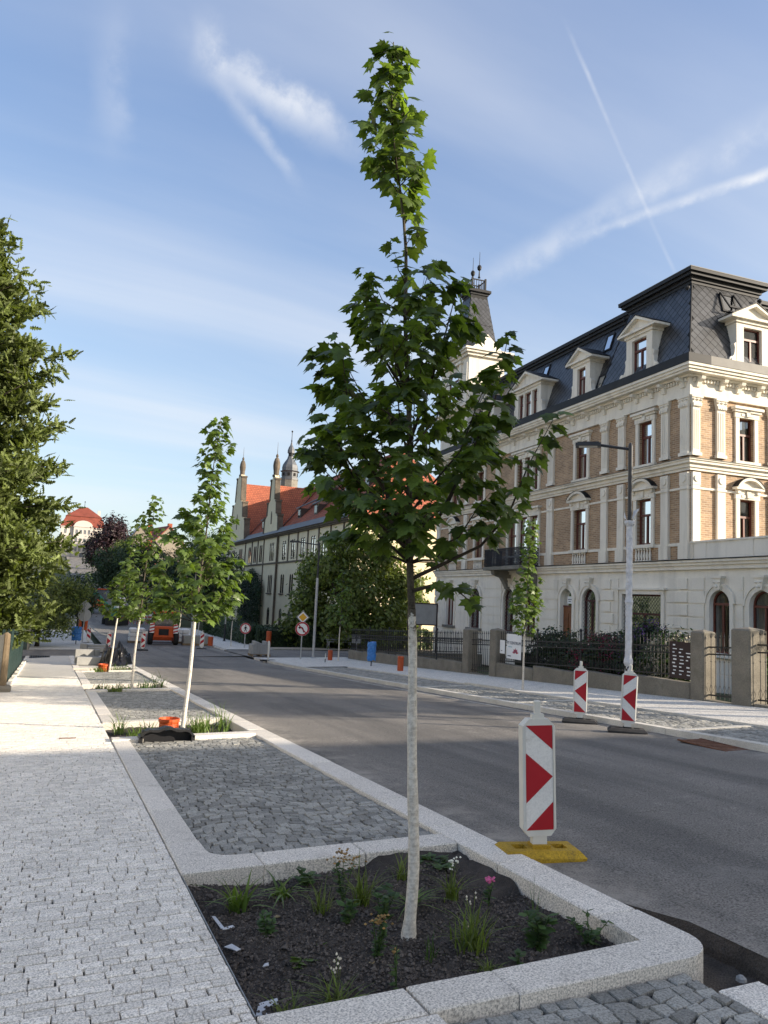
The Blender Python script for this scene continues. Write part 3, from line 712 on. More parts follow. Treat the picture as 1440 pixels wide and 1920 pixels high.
for h in UW:
    lo = h[2] < 5
    if h[1]-h[0] > 1.5: triple(F0, *h[:4])
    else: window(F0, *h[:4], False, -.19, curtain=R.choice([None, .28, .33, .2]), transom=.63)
    if lo or True: surround(F0, *h[:4], 2 if lo else 3, 'seg' if lo else 'flat')
    if lo and h[1]-h[0] < 1.5:
        mb = MB(); F0.box(mb, h[0]-.18, h[1]+.18, -.16, -.04, 3.48, 3.98); P_('balustrade_back', mb, 'stucco'); 
        for k in range(6):
            o = link('baluster', bal_me, villa); o.location = (h[0]+.03+(h[1]-h[0]-.06)*k/5, .05, 3.48)
for h in SW:
    window(F1, *h[:4], False, -.19, curtain=.3, transom=.6); surround(F1, *h[:4], 2, 'seg' if h[2] < 5 else 'flat')
# pilasters with capitals
def pilaster(F, a0, a1, side=None):
    for z0, z1, nm in ((3.50, 6.62, 2), (7.22, 9.0, 3)):
        mb = MB(); F.box(mb, a0, a1, -.01, .10, z0, z1)
        F.box(mb, a0-.05, a1+.05, -.01, .14, z0, z0+.12 if nm == 3 else z0+.5)
        if nm == 3:
            n = max(3, int((a1-a0)/.10))
            for k in range(n): F.box(mb, a0+.03+(a1-a0-.06)*(k+.25)/n, a0+.03+(a1-a0-.06)*(k+.75)/n, .10, .115, z0+.25, z1-.1)
            P_('pilaster', mb, 'stucco')
            mb = MB()
            F.prism(mb, [(a0+.01, z1), (a1-.01, z1), (a1+.07, z1+.34), (a0-.07, z1+.34)], -.01, .13); F.box(mb, a0-.09, a1+.09, -.01, .17, z1+.34, z1+.42)
            for q in (a0-.0, a1-.0, (a0+a1)/2): mb.lathe([(.02,-.05),(.075,0),(.02,.05)], 8, F.p(q, .12, z1+.26))
            for q in np.linspace(a0+.02, a1-.02, 4): F.prism(mb, [(q-.035, z1+.02), (q+.035, z1+.02), (q+.055, z1+.14), (q-.055, z1+.14)], .12, .17)
            P_('capital', mb, 'stucco')
        else:
            P_('pilaster', mb, 'stucco')
            mb = MB(); F.box(mb, a0-.03, a1+.03, -.01, .135, 6.0, 6.08); F.box(mb, a0-.01, a1+.01, -.01, .115, 6.16, 6.62)
            n0 = len(mb.v); c = F.p((a0+a1)/2, .115, 6.39); rr = min((a1-a0)*.36, .15)
            ring = [(c[0], c[1], c[2])]
            pts = [F.p((a0+a1)/2+rr*cos(t), .15, 6.39+rr*sin(t)) for t in np.linspace(0, 2*pi, 17)[:-1]]
            pts0 = [F.p((a0+a1)/2+rr*cos(t), .115, 6.39+rr*sin(t)) for t in np.linspace(0, 2*pi, 17)[:-1]]
            mb.add(pts0+pts, [(i,(i+1)%16,(i+1)%16+16,i+16) for i in range(16)]+[tuple(range(16,32))])
            P_('capital', mb, 'stucco')
for a0, a1 in ((.03,.42), (1.05,1.44), (3.62,4.02), (4.72,5.12), (8.80,9.28), (14.0,14.42), (17.7,18.1), (21.45,21.88)): pilaster(F0, a0, a1)
for a0, a1 in ((.03,.36), (1.14,1.50), (3.62,3.98), (4.75,5.1), (8.4,8.8)): pilaster(F1, a0, a1)
mb = MB(); mb.box(0, 21.9, -.01, .04, 6.02, 6.10); mb.box(-.04, 0.01, -8.6, -.0, 6.02, 6.10); mb.box(0, 21.9, -.01, .05, 3.98, 4.09); mb.box(-.05, .01, -8.6, 0, 3.98, 4.09); P_('band', mb, 'stucco')
wrap('storey_cornice', ((6.68,6.78,.09),(6.78,6.92,.15),(6.92,7.02,.26),(7.02,7.06,.31)), r1=8.6)
mb = MB(); mb.box(-.33, 21.9, -.3, .33, 7.06, 7.085); mb.box(-.33, .3, -8.6, -.3, 7.06, 7.085); P_('storey_flashing', mb, 'stone_dark')
wrap('entablature', ((9.42,9.56,.12),(9.56,9.70,.10),(9.70,10.08,.08)), r1=8.6)
wrap('main_cornice', ((10.08,10.17,.22),(10.17,10.26,.46),(10.26,10.36,.52),(10.36,10.46,.58)), r1=8.6)
# modillions and dentils
mod = MB().add([(-.09,0,0),(.09,0,0),(.09,.34,0),(-.09,.34,0),(-.09,0,-.34),(.09,0,-.34),(.09,.07,-.34),(-.09,.07,-.34),(-.09,.30,-.10),(.09,.30,-.10),(.09,.14,-.16),(-.09,.14,-.16)],
   [(0,1,2,3),(4,7,6,5),(3,2,9,8),(8,9,10,11),(11,10,6,7),(0,3,8,11),(0,11,7,4),(1,10,9,2),(1,5,6,10)])
mod_me = mod.mesh('modillion', 'stucco')
for a in (.25,1.25,1.95,2.83,3.82,4.92,6.1,7.2,9.04,9.9,11.1,12.5,14.2,15.7,16.8,17.9,19.1,20.0,21.6):
    o = link('modillion', mod_me, villa); o.location = (a, .08, 10.078)
for a in (.25,1.30,2.1,3.02,3.8,4.9,6.8,8.6):
    o = link('modillion', mod_me, villa); o.location = (-.08, -a, 10.078); o.rotation_euler = (0,0,pi/2)
mb = MB()
for k in range(150): mb.box(.05+k*.146, .12+k*.146, .08, .17, 9.93, 10.06)
for k in range(56): mb.box(-.17, -.08, -.12-k*.146, -.05-k*.146, 9.93, 10.06)
P_('dentils', mb, 'stucco', kind='stuff')
mb = MB(); mb.box(-.60, 21.9, -.4, .60, 10.46, 10.78); P_('gutter', mb, 'lead')
mb = MB(); mb.box(-.60, -.05, -8.6, -.4, 10.459, 10.779); P_('gutter_side', mb, 'lead_pale')
# ---- mansard roofs with diagonal slates
def slates(name, o, ex, ey, w0, w1, h, parent, skip=(), s=.255):
    """slates on a trapezoid: o = lower left corner, ex along, ey up the slope; w0 = (l,r) at bottom, w1 at top"""
    mb = MB(); ex = Vector(ex).normalized(); ey = Vector(ey).normalized(); nn = ex.cross(ey); o = Vector(o)
    if nn.z < 0: nn = -nn
    st = s/sqrt(2)
    rows = int(h/st)+1
    for j in range(rows+1):
        for i in range(-2, int(max(w0[1], w1[1])/(2*st))+3):
            x = i*2*st+(st if j % 2 else 0); y = j*st
            t = min(max(y/h, 0), 1); l = w0[0]+(w1[0]-w0[0])*t; r = w0[1]+(w1[1]-w0[1])*t
            if x < l-.02 or x > r+.02 or y > h: continue
            if any(a < x < b and c < y < d for a, b, c, d in skip): continue
            k = st*.955
            pts = []
            for dx, dy, lift in ((-k,0,.014),(0,-k,.024),(k,0,.014),(0,k,.006)):
                px = min(max(x+dx, l), r); py = min(max(y+dy, 0), h)
                pts.append(o+ex*px+ey*py+nn*(lift+R.uniform(0,.003)))
            mb.add(pts, [(0,1,2,3)])
    return mb.build(name, 'slate', parent, 'stuff')
def frustum(name, x0, x1, y0, y1, z0, z1, ins, mt, parent=villa):
    mb = MB(); a = [(x0,y0,z0),(x1,y0,z0),(x1,y1,z0),(x0,y1,z0)]; b = [(x0+ins,y0+ins,z1),(x1-ins,y0+ins,z1),(x1-ins,y1-ins,z1),(x0+ins,y1-ins,z1)]
    mb.add(a+b, [(0,1,5,4),(1,2,6,5),(2,3,7,6),(3,0,4,7),(4,5,6,7)]); return P_(name, mb, mt, parent)
# main range
roof = frustum('mansard_roof', .6, 21.6, -8.4, -.05, 10.72, 14.0, 1.05, 'joint')
slates('slate_field', (.6, -.05, 10.75), (1,0,0), (0,-1.05,3.28), (0, 21), (1.0, 20), hypot(1.05,3.28), roof)
slates('slate_field', (.6, -8.4, 10.75), (0,1,0), (1.05,0,3.28), (0, 8.3), (1.0, 7.3), hypot(1.05,3.28), roof)
mb = MB()
for z0, z1, d in ((13.95,14.1,.10),(14.1,14.22,.2),(14.22,14.38,.28)): mb.box(1.65-d, 20.5+d, -7.3-d, -1.1+d, z0, z1)
mb.box(1.8, 20.3, -7.1, -1.25, 14.38, 14.48); P_('roof_cap', mb, 'lead', roof)
for a in (4.9, 9.6, 13.2):
    mb = MB(); mb.cbox(a-.18, a+.18, -2.1, -1.7, 14.38, 14.8, .05); P_('vent', mb, 'lead', roof)
# corner pavilion
pav = frustum('pavilion_roof', -.28, 5.0, -4.6, .28, 10.78, 14.0, .85, 'joint')
hp = hypot(.85, 3.22)
slates('slate_field', (-.28, .28, 10.8), (1,0,0), (0,-.85,3.22), (0, 5.28), (.85, 4.43), hp, pav)
slates('slate_field', (-.28, -4.6, 10.8), (0,1,0), (.85,0,3.22), (0, 4.88), (.85, 4.03), hp, pav)
slates('slate_field', (5.0, .28, 10.8), (0,-1,0), (-.85,0,3.22), (0, 4.88), (.85, 4.03), hp, pav)
mb = MB()
for z0, z1, d in ((13.95,14.07,.06),(14.07,14.21,.12),(14.21,14.33,.27),(14.33,14.45,.36)): mb.box(.57-d, 4.15+d, -3.75-d, -.57+d, z0, z1)
mb.box(.65, 4.05, -3.65, -.65, 14.45, 14.62); P_('roof_cap', mb, 'lead', pav)
mb = MB(); mb.box(.2, 4.52, -4.12, -.2, 14.45, 14.48); P_('roof_cap_flashing', mb, 'lead_pale', pav)
for (x, y) in ((.50, -.30), (4.2, -.30), (.3, -3.6)):
    mb = MB(); mb.lathe([(.03,-.1),(.09,-.02),(.09,.04),(.02,.1)], 8, (x, y, 13.72)); P_('ridge_knob', mb, 'lead', pav)
# hip cover strips
mb = MB(); mb.tube([(-.29,.29,10.8),(.56,-.56,13.98)], .035, 6); mb.tube([(5.01,.29,10.8),(4.16,-.56,13.98)], .035, 6); P_('hip_strip', mb, 'lead', pav)
# dormers
def dormer(F_, mid, w, z0=10.74, hgt=1.62, big=False, fo=0.05):
    F = Fac(F_.s); F.o = fo
    d = villa; base = P_('dormer', (lambda mb: (F.box(mb, mid-w/2, mid-w/2+.34, -1.5, .10, z0, z0+hgt), F.box(mb, mid+w/2-.34, mid+w/2, -1.5, .10, z0, z0+hgt),
        F.box(mb, mid-w/2+.34, mid+w/2-.34, -1.5, .10, z0+hgt-.14, z0+hgt), F.box(mb, mid-w/2+.34, mid+w/2-.34, -.1, .12, z0, z0+.10)) and mb)(MB()), 'stucco')
    if big:
        for q in (-.36, .36):
            mb = MB(); F.box(mb, mid+q-.07, mid+q+.07, -.15, .09, z0+.1, z0+hgt-.141); P_('column', mb, 'stucco', base)
        for b0, b1 in ((mid-w/2+.34, mid-.43), (mid-.29, mid+.29), (mid+.43, mid+w/2-.34)): window(F, b0, b1, z0+.10, z0+hgt-.142, False, -.10, mull=0, parent=base)
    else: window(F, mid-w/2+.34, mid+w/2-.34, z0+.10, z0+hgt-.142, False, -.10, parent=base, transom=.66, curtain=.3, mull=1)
    mb = MB(); e = w/2+.30; zt = z0+hgt
    F.box(mb, mid-w/2-.06, mid+w/2+.06, -1.3, .16, zt, zt+.12); F.box(mb, mid-e-.06, mid+e+.06, -1.2, .28, zt+.12, zt+.21)
    rise = .55 if not big else .7; z1 = zt+.21
    F.prism(mb, [(mid-e-.04, z1), (mid-e+.14, z1), (mid, z1+rise-.10), (mid, z1+rise+.02)], -.2, .29)
    F.prism(mb, [(mid+e+.04, z1), (mid, z1+rise+.02), (mid, z1+rise-.10), (mid+e-.14, z1)], -.2, .29)
    F.prism(mb, [(mid-e+.1, z1), (mid+e-.1, z1), (mid, z1+rise-.09)], -.2, .12)
    P_('pediment', mb, 'stucco', base)
    mb = MB()
    for q in (-1, 1):
        F.prism(mb, [(mid+q*(e+.06), z1+.0), (mid, z1+rise+.03), (mid, z1+rise+.06), (mid+q*(e+.08), z1+.03)][::q], -1.6, .31)
    P_('dormer_roof', mb, 'lead', base)
    for q in (-1, 1):                                              # scroll brackets
        mb = MB(); x = mid+q*w/2
        pts = [(x, z0), (x+q*.34, z0), (x+q*.38, z0+.10), (x+q*.30, z0+.20), (x+q*.20, z0+.24), (x+q*.10, z0+.38), (x+q*.06, z0+.62), (x+q*.10, z0+.78), (x, z0+.86)]
        F.prism(mb, pts[::q], -.12, .09)
        P_('scroll', mb, 'stucco', base)
        mb = MB(); cxx = x+q*.24
        ring = [(cxx+.13*cos(t), z0+.14+.13*sin(t)) for t in np.linspace(0, 2*pi, 13)[:-1]]
        F.prism(mb, ring, .085, .14); ring = [(cxx+.06*cos(t), z0+.14+.06*sin(t)) for t in np.linspace(0, 2*pi, 9)[:-1]]; F.prism(mb, ring, .14, .17)
        P_('volute', mb, 'stucco', base)
    return base
dormer(F0, 2.4, 1.55, fo=.27); dormer(F0, 6.6, 1.3); dormer(F0, 11.2, 2.5, big=True); dormer(F0, 15.4, 1.3)
dormer(F1, 2.56, 1.55, fo=.27)
# skylights
def skylight(F, a, t, w=.55, h=.85, opened=False, roofd=-.05, z0=10.75, run=1.05, ris=3.28, parent=roof):
    s = hypot(run, ris)
    def q(x, y, n): # on slope
        return F.p(a+x, roofd-run*(y/s)+n*ris/s, z0+ris*(y/s)+n*run/s)
    mb = MB()
    for x0, x1, y0, y1 in ((0,w,0,.07),(0,w,h-.07,h),(0,.07,.07,h-.07),(w-.07,w,.07,h-.07)):
        v = [q(x, t+y, n) for n in (0,.07) for y in (y0,y1) for x in (x0,x1)]
        mb.add(v, [(0,1,3,2),(4,5,7,6),(0,1,5,4),(1,3,7,5),(3,2,6,7),(2,0,4,6)])
    fr = P_('skylight', mb, 'lead', parent)
    mb = MB(); mb.poly([q(.07,t+.07,.05), q(w-.07,t+.07,.05), q(w-.07,t+h-.07,.05), q(.07,t+h-.07,.05)]); P_('pane', mb, 'pane_sky', fr)
    if opened:
        mb = MB(); c = t+h*.5
        for (y0, n0, y1, n1) in ((c-.42, .34, c+.42, -.0),):
            for xx0, xx1 in ((0,.06),(w-.06,w)):
                v = [q(xx0,y0,n0),q(xx1,y0,n0),q(xx1,y1,n1+.06),q(xx0,y1,n1+.06),q(xx0,y0,n0+.05),q(xx1,y0,n0+.05),q(xx1,y1,n1+.11),q(xx0,y1,n1+.11)]
                mb.add(v, [(0,1,2,3),(4,5,6,7),(0,1,5,4),(1,2,6,5),(2,3,7,6),(3,0,4,7)])
            v = [q(0,y0-.04,n0),q(w,y0-.04,n0),q(w,y0+.04,n0),q(0,y0+.04,n0),q(0,y0-.04,n0+.06),q(w,y0-.04,n0+.06),q(w,y0+.04,n0+.06),q(0,y0+.04,n0+.06)]
            mb.add(v, [(0,1,2,3),(4,5,6,7),(0,1,5,4),(1,2,6,5),(2,3,7,6),(3,0,4,7)])
        P_('open_sash', mb, 'lead', fr)
    return fr
for a, t in ((5.7, 2.3), (8.6, 2.35), (10.9, 2.3), (5.35, .15), (12.3, 1.9), (14.0, 2.3)): skylight(F0, a, t)
skylight(F1, 1.75, 2.25, .7, .80, True, .28, 10.8, .85, 3.22, pav)
# tower
tw = P_('tower', (lambda mb: (mb.box(18.2, 21.9, -2.3, .06, 10.3, 16.2), mb)[1])(MB()), 'stucco')
TWW = [(18.1, 19.55, 13.75, 15.75, 0)]
window(F0, 19.4, 20.6, 13.75, 15.6, True, .07, parent=tw, curtain=.3, room=False)
mb = MB()
F0.box(mb, 19.1, 19.35, .06, .16, 13.5, 15.9); F0.box(mb, 20.65, 20.9, .06, .16, 13.5, 15.9); F0.box(mb, 18.95, 21.05, .06, .25, 15.9, 16.05); F0.box(mb, 18.9, 21.1, .06, .28, 13.35, 13.5)
for a in (18.25, 21.45): F0.box(mb, a, a+.4, .06, .17, 13.3, 15.8); 
for z0, z1, d in ((13.0,13.12,.2),(13.12,13.25,.3),(16.2,16.36,.18),(16.36,16.5,.32),(16.5,16.62,.42)): mb.box(18.2-d, 21.9+d, -2.3-d, .06+d, z0, z1)
P_('tower_trim', mb, 'stucco', tw)
mb = MB(); mb.prism([(18.4,.0,16.62),(21.7,.0,16.62),(20.05,.0,17.7)], (0,-.4,0)); mb.prism([(18.25,-.0,16.62),(18.25,-2.3,16.62),(18.25,-1.15,17.7)], (.5,0,0)); P_('tower_gable', mb, 'stucco', tw)
ts = MB(); c = (20.05, -1.1)
rings = [(1.25,16.62),(1.1,17.0),(.85,18.6),(.58,20.4),(.56,20.6)]
vs = []
for h_, z in rings: vs += [(c[0]-h_, c[1]-h_, z), (c[0]+h_, c[1]-h_, z), (c[0]+h_, c[1]+h_, z), (c[0]-h_, c[1]+h_, z)]
ts.add(vs, [(r*4+i, r*4+(i+1)%4, r*4+4+(i+1)%4, r*4+4+i) for r in range(4) for i in range(4)]+[(16,17,18,19)])
sp_ = P_('tower_spire', ts, 'joint', tw)
for z0, h0, z1, h1 in ((17.0,1.1,18.6,.85), (18.6,.85,20.4,.58)):
    L_ = hypot(z1-z0, h0-h1)
    slates('slate_field', (c[0]-h0, c[1]+h0, z0), (1,0,0), (0,-(h0-h1),z1-z0), (0,2*h0), (h0-h1,h0+h1), L_, sp_, s=.22)
    slates('slate_field', (c[0]-h0, c[1]-h0, z0), (0,1,0), (h0-h1,0,z1-z0), (0,2*h0), (h0-h1,h0+h1), L_, sp_, s=.22)
mb = MB()
for z0, z1, d in ((20.6,20.75,.62),(20.75,20.92,.74),(20.92,21.0,.55)): mb.box(c[0]-d, c[0]+d, c[1]-d, c[1]+d, z0, z1)
P_('spire_platform', mb, 'lead', tw)
mb = MB()
for x in (-.45,.45):
    for y_ in (-.45,.45): mb.box(c[0]+x-.05, c[0]+x+.05, c[1]+y_-.05, c[1]+y_+.05, 21.0, 21.75)
for k in range(5):
    for q in (-.45,.45): mb.box(c[0]-.32+k*.16-.015, c[0]-.32+k*.16+.015, c[1]+q-.015, c[1]+q+.015, 21.0, 21.6); mb.box(c[0]+q-.015, c[0]+q+.015, c[1]-.32+k*.16-.015, c[1]-.32+k*.16+.015, 21.0, 21.6)
for q in (-.45,.45): mb.box(c[0]-.45, c[0]+.45, c[1]+q-.03, c[1]+q+.03, 21.6, 21.66); mb.box(c[0]+q-.03, c[0]+q+.03, c[1]-.45, c[1]+.45, 21.6, 21.66)
P_('crest_railing', mb, 'lead', tw)
for x, y_ in ((-.45,.0),(.45,.0)):
    mb = MB(); mb.lathe([(.09,0),(.05,.1),(.03,.45),(.12,.55),(.15,.68),(.10,.8),(.02,.86),(.012,1.7)], 8, (c[0]+x, c[1]+y_, 21.75)); P_('finial', mb, 'lead', tw)
# balcony
bc = P_('balcony', (lambda mb: (mb.box(9.85, 13.5, .2, 1.15, 3.30, 3.46), mb)[1])(MB()), 'stone_dark')
for a in (10.3, 12.8):
    mb = MB(); mb.prism([(a-.16,.0,3.3),(a-.16,1.0,3.3),(a-.16,.95,3.1),(a-.16,.5,2.95),(a-.16,.3,2.65),(a-.16,.18,2.4),(a-.16,.0,2.3)], (.32,0,0)); P_('console', mb, 'stone_dark', bc)
mb = MB()
def lat(p0, p1):                                                  # diamond lattice panel between two plan points
    p0 = Vector(p0); p1 = Vector(p1); Ln = (p1-p0).length; e = (p1-p0)/Ln; z0, z1 = 3.50, 4.32
    k = -(z1-z0)
    while k < Ln:
        for sg in (0, 1):
            a, b = max(k, 0), min(k+(z1-z0), Ln)
            if b-a > .03:
                za, zb = (z0+(a-k), z0+(b-k)) if sg == 0 else (z1-(a-k), z1-(b-k))
                A = p0+e*a; B = p0+e*b; mb.tube([(A.x,A.y,za),(B.x,B.y,zb)], .021, 4)
        k += .13
    for z, r in ((z0,.025),(z1,.03),(z1-.12,.015)): mb.tube([(p0.x,p0.y,z),(p1.x,p1.y,z)], r, 5)
lat((9.9,1.1),(13.45,1.1)); lat((9.9,.1),(9.9,1.1)); lat((13.45,.1),(13.45,1.1)); P_('railing', mb, 'iron', bc)
# ================================================================== YELLOW SCHOOL BUILDING
mat('ochre', (.76,.65,.45), .9, .08, .8, .1, 40, .12, 30, .006, dirt=((.26,.22,.16), .8, .58, .4))
mat('sandstone', (.13,.105,.08), .9, .3, 2, .2, 40, .3, 20, .02)
brick_mat('roof_tile', (.42,.105,.042), (.32,.075,.032), (.15,.04,.022), 1.0, .22, .26, .028, bump=.8)
brick_mat('roof_tile_side', (.42,.125,.062), (.35,.095,.048), (.19,.055,.032), 1.0, .22, .26, .028, axes='yz', bump=.8)
mat('zinc', (.10,.108,.12), .5, .2, 2, bump=.1)
mat('frame_brown', (.055,.035,.028), .6, .2, 3, bump=0)
sch = thing('school_building', 'long ochre building with stepped gables, pointed windows and orange tiled roof behind the hedge', 'building', (21.72, 58.07, 0), pi/2)
SB = -3.4
cent = [3.3, 6.6, 9.9, 13.15, 16.4, 19.7]
holes = []
for c in cent:
    holes += [(c-.55, c+.55, -1.75, .15, 1)]
    holes += [(c-.68+k*.72, c-.08+k*.72, 1.72, 3.7, 1) for k in (0, 1)]+[(c-.68+k*.72, c-.08+k*.72, 5.2, 7.2, 1) for k in (0, 1)]
holes += [(24.05, 25.15, -1.75, .15, 1)]+[(23.75+k*.64, 24.25+k*.64, 1.72, 3.7, 1) for k in range(3)]+[(23.75+k*.64, 24.25+k*.64, 5.2, 7.25, 1) for k in range(3)]
for c in (29.6, 32.4, 35.2): holes += [(c-.68+k*.72, c-.08+k*.72, 5.2, 7.2, 1) for k in (0, 1)]+[(c-.6, c+.6, -1.75, .15, 1)]
for c in (40.2, 44.6): holes += [(c-.9+k*.64, c-.4+k*.64, 5.2, 7.2, 1) for k in range(3)]+[(c-.9+k*.64, c-.4+k*.64, 1.7, 3.7, 1) for k in range(3)]
for c in (51, 54.5, 58): holes += [(c-.6, c+.6, 5.2, 7.2, 1), (c-.6, c+.6, 1.7, 3.7, 1), (c-.6, c+.6, -1.75, .15, 1)]
wall_holes(F0, 'front_wall', 'ochre', 0, 62, SB, 8.1, holes, 0, .09, sch)
for h in holes: window(F0, *h[:4], True, -.08, parent=sch, wood='frame_brown', mull=h[1]-h[0] > .8, transom=.6, gl='pane_dark')
sh_ = [(3+k*3.2-.5, 3+k*3.2+.5, z, z+2.0, 1) for k in range(3) for z in (-1.75, 1.7, 5.2)]
wall_holes(F1, 'side_wall', 'ochre', 0, 13, SB, 8.1, sh_, 0, .35, sch)
mat('frame_white', (.6,.58,.55), .5, .1, 3, bump=0)
for h in sh_: window(F1, *h[:4], True, -.25, parent=sch, wood='frame_white', transom=.6, gl='pane_sky', curtain=.3)
for h in holes:
    if h[1]-h[0] > .8 or h[2] < 3 and abs(h[0] % 1) < 2:
        mb = MB(); F0.box(mb, h[0]-.12, h[1]+.12, 0, .14, h[2]-.16, h[2]-.02); P_('sill', mb, 'sandstone', sch)
mb = MB(); F0.box(mb, 0, 62, 0, .12, 4.86, 5.02); F0.box(mb, -.1, 62, 0, .22, 7.78, 7.92); F0.box(mb, -.1, 62, 0, .34, 7.92, 8.1); F1.box(mb, 0, 13, 0, .12, 4.86, 5.02); F1.box(mb, 0, 13, 0, .3, 7.85, 8.1); P_('string_course', mb, 'sandstone', sch)
for a in [1.6+3.28*k for k in range(6)]+[22.0, 28.1, 30.9, 33.8, 37.4, 47.6]:
    mb = MB(); F0.box(mb, a-.09, a+.09, 0, .10, 5.02 if a not in (22.0, 28.1, 37.4, 47.6) else SB, 7.78); P_('pilaster_strip', mb, 'sandstone', sch)
mb = MB(); mb.tube([(21.75,.2,8.0),(21.75,.2,SB)], .09, 8); P_('downpipe', mb, 'sandstone', sch)
mb = MB(); mb.box(0, 62, -13, -12.7, SB, 8.1); mb.box(61.7, 62, -13, 0, SB, 8.1); P_('rear_wall', mb, 'ochre', sch)
# main roof: eaves z 8.1, ridge z 15.1 at y -6.4, hipped towards the viewer
mb = MB(); mb.add([(-.3,.4,8.1),(62,.4,8.1),(62,-6.4,15.1),(4.6,-6.4,15.1)], [(0,1,2,3)]); mb.add([(62,-13.3,8.1),(-.3,-13.3,8.1),(4.6,-6.4,15.1),(62,-6.4,15.1)], [(0,1,2,3)]); rf_ = P_('roof', mb, 'roof_tile', sch)
mb = MB(); mb.add([(-.3,-13.3,8.1),(-.3,.4,8.1),(4.6,-6.4,15.1)], [(0,1,2)]); P_('roof_hip', mb, 'roof_tile_side', sch)
mb = MB(); mb.add([(-.3,.47,8.1),(62,.47,8.1),(62,.02,8.72),(-.3+.3,.02,8.72)], [(0,1,2,3)]); P_('gutter_flashing', mb, 'zinc', sch)
mb = MB(); mb.tube([(-.3,.4,8.12),(4.6,-6.4,15.12)], .10, 6); mb.tube([(4.6,-6.4,15.12),(62,-6.4,15.12)], .12, 6); P_('ridge_tiles', mb, 'roof_tile_side', sch)
def xgable(c, hw, za, proj, dep):
    g = MB(); F0.prism(g, [(c-hw, 8.0), (c+hw, 8.0), (c+hw*.9, 8.0+(za-8)*.34), (c+hw*.62, 8.0+(za-8)*.40), (c+hw*.56, 8.0+(za-8)*.62), (c+hw*.32, 8.0+(za-8)*.68), (c+hw*.25, za+.35), (c+.12*hw, za+.9), (c-.12*hw, za+.9), (c-hw*.25, za+.35), (c-hw*.32, 8.0+(za-8)*.68), (c-hw*.56, 8.0+(za-8)*.62), (c-hw*.62, 8.0+(za-8)*.40), (c-hw*.9, 8.0+(za-8)*.34)], -.25, proj)
    go = P_('gable', g, 'ochre', sch)
    for q in (-1, 1):
        mb = MB()
        for f0, z0, f1, z1 in ((1.0,0,.9,.34),(.62,.40,.56,.62),(.32,.68,.25,1.05)):
            F0.prism(mb, [(c+q*hw*f0, 8+(za-8)*z0), (c+q*(hw*f0+.28), 8+(za-8)*z0), (c+q*(hw*f1+.28), 8+(za-8)*z1), (c+q*hw*f1, 8+(za-8)*z1)][::q], -.3, proj+.08)
            F0.box(mb, min(c+q*(hw*f1-.1), c+q*(hw*f1+.38)), max(c+q*(hw*f1-.1), c+q*(hw*f1+.38)), -.35, proj+.12, 8+(za-8)*z1, 8+(za-8)*z1+.22)
        P_('gable_coping', mb, 'sandstone', go)
    mb = MB(); mb.lathe([(.32,0),(.42,.05),(.42,.25),(.30,.3),(.33,.8),(.36,.9),(.40,1.3),(.36,1.7),(.24,2.1),(.10,2.25),(.16,2.4),(.1,2.6),(.03,2.65),(.012,4.0)], 10, F0.p(c, (proj-.25)/2, za+.7)); P_('gable_finial', mb, 'sandstone', go)
    mb = MB(); F0.box(mb, c-.22, c+.22, proj-.01, proj+.03, 8+(za-8)*.22, 8+(za-8)*.42); F0.prism(mb, [(c-.22, 8+(za-8)*.42), (c+.22, 8+(za-8)*.42), (c, 8+(za-8)*.47)], proj-.01, proj+.03); P_('blind_window', mb, 'sandstone', go)
    zr = za-.2
    mb = MB(); mb.add([(c-hw-.2, -.2, 8.0), (c, -.2, zr), (c, -dep, zr), (c-hw-.2, -dep, 8.0)], [(0,1,2,3)]); mb.add([(c+hw+.2, -.2, 8.0), (c, -.2, zr), (c, -dep, zr), (c+hw+.2, -dep, 8.0)], [(3,2,1,0)])
    P_('gable_roof', mb, 'roof_tile_side', sch)
    # valley flashing where the cross roof meets the main slope
    t1 = (zr-8.1)/(15.1-8.1); mb = MB(); 
    for q in (-1, 1):
        A = Vector((c+q*(hw+.2), .3, 8.2)); B = Vector((c, .4-6.8*t1, zr+.06)); n = Vector((q*.35, 0, .0))
        mb.add([A-n*.2, A+n, B+n*.5, B-n*.2], [(0,1,2,3)]); mb.xf(Matrix.Translation((0,.05,.06)), len(mb.v)-4)
    P_('valley_flashing', mb, 'zinc', sch)
xgable(24.9, 3.0, 13.9, .2, 7.0); xgable(42.3, 5.0, 16.2, .3, 8.5)
for a, z in ((12.4, 9.5), (6.6, 9.5), (9.6, 11.6), (3.9, 11.4), (18.2, 9.6), (32.5, 9.4), (15.4, 11.7)):
    y_ = .4-6.8*(z-8.1)/7.0
    d_ = P_('roof_dormer', (lambda mb: (mb.box(a-.55, a+.55, y_-1.2, y_+.05, z-.1, z+.95), mb)[1])(MB()), 'frame_brown', sch)
    mb = MB(); mb.box(a-.38, a+.38, y_+.05, y_+.09, z+.1, z+.8); P_('pane', mb, 'pane_sky', d_)
    mb = MB(); mb.prism([(a-.7, y_+.25, z+.95), (a-.7, y_+.25, z+1.05), (a-.7, y_-2.2, z+2.35), (a-.7, y_-2.2, z+2.2)], (1.4, 0, 0)); P_('dormer_roof', mb, 'zinc', d_)
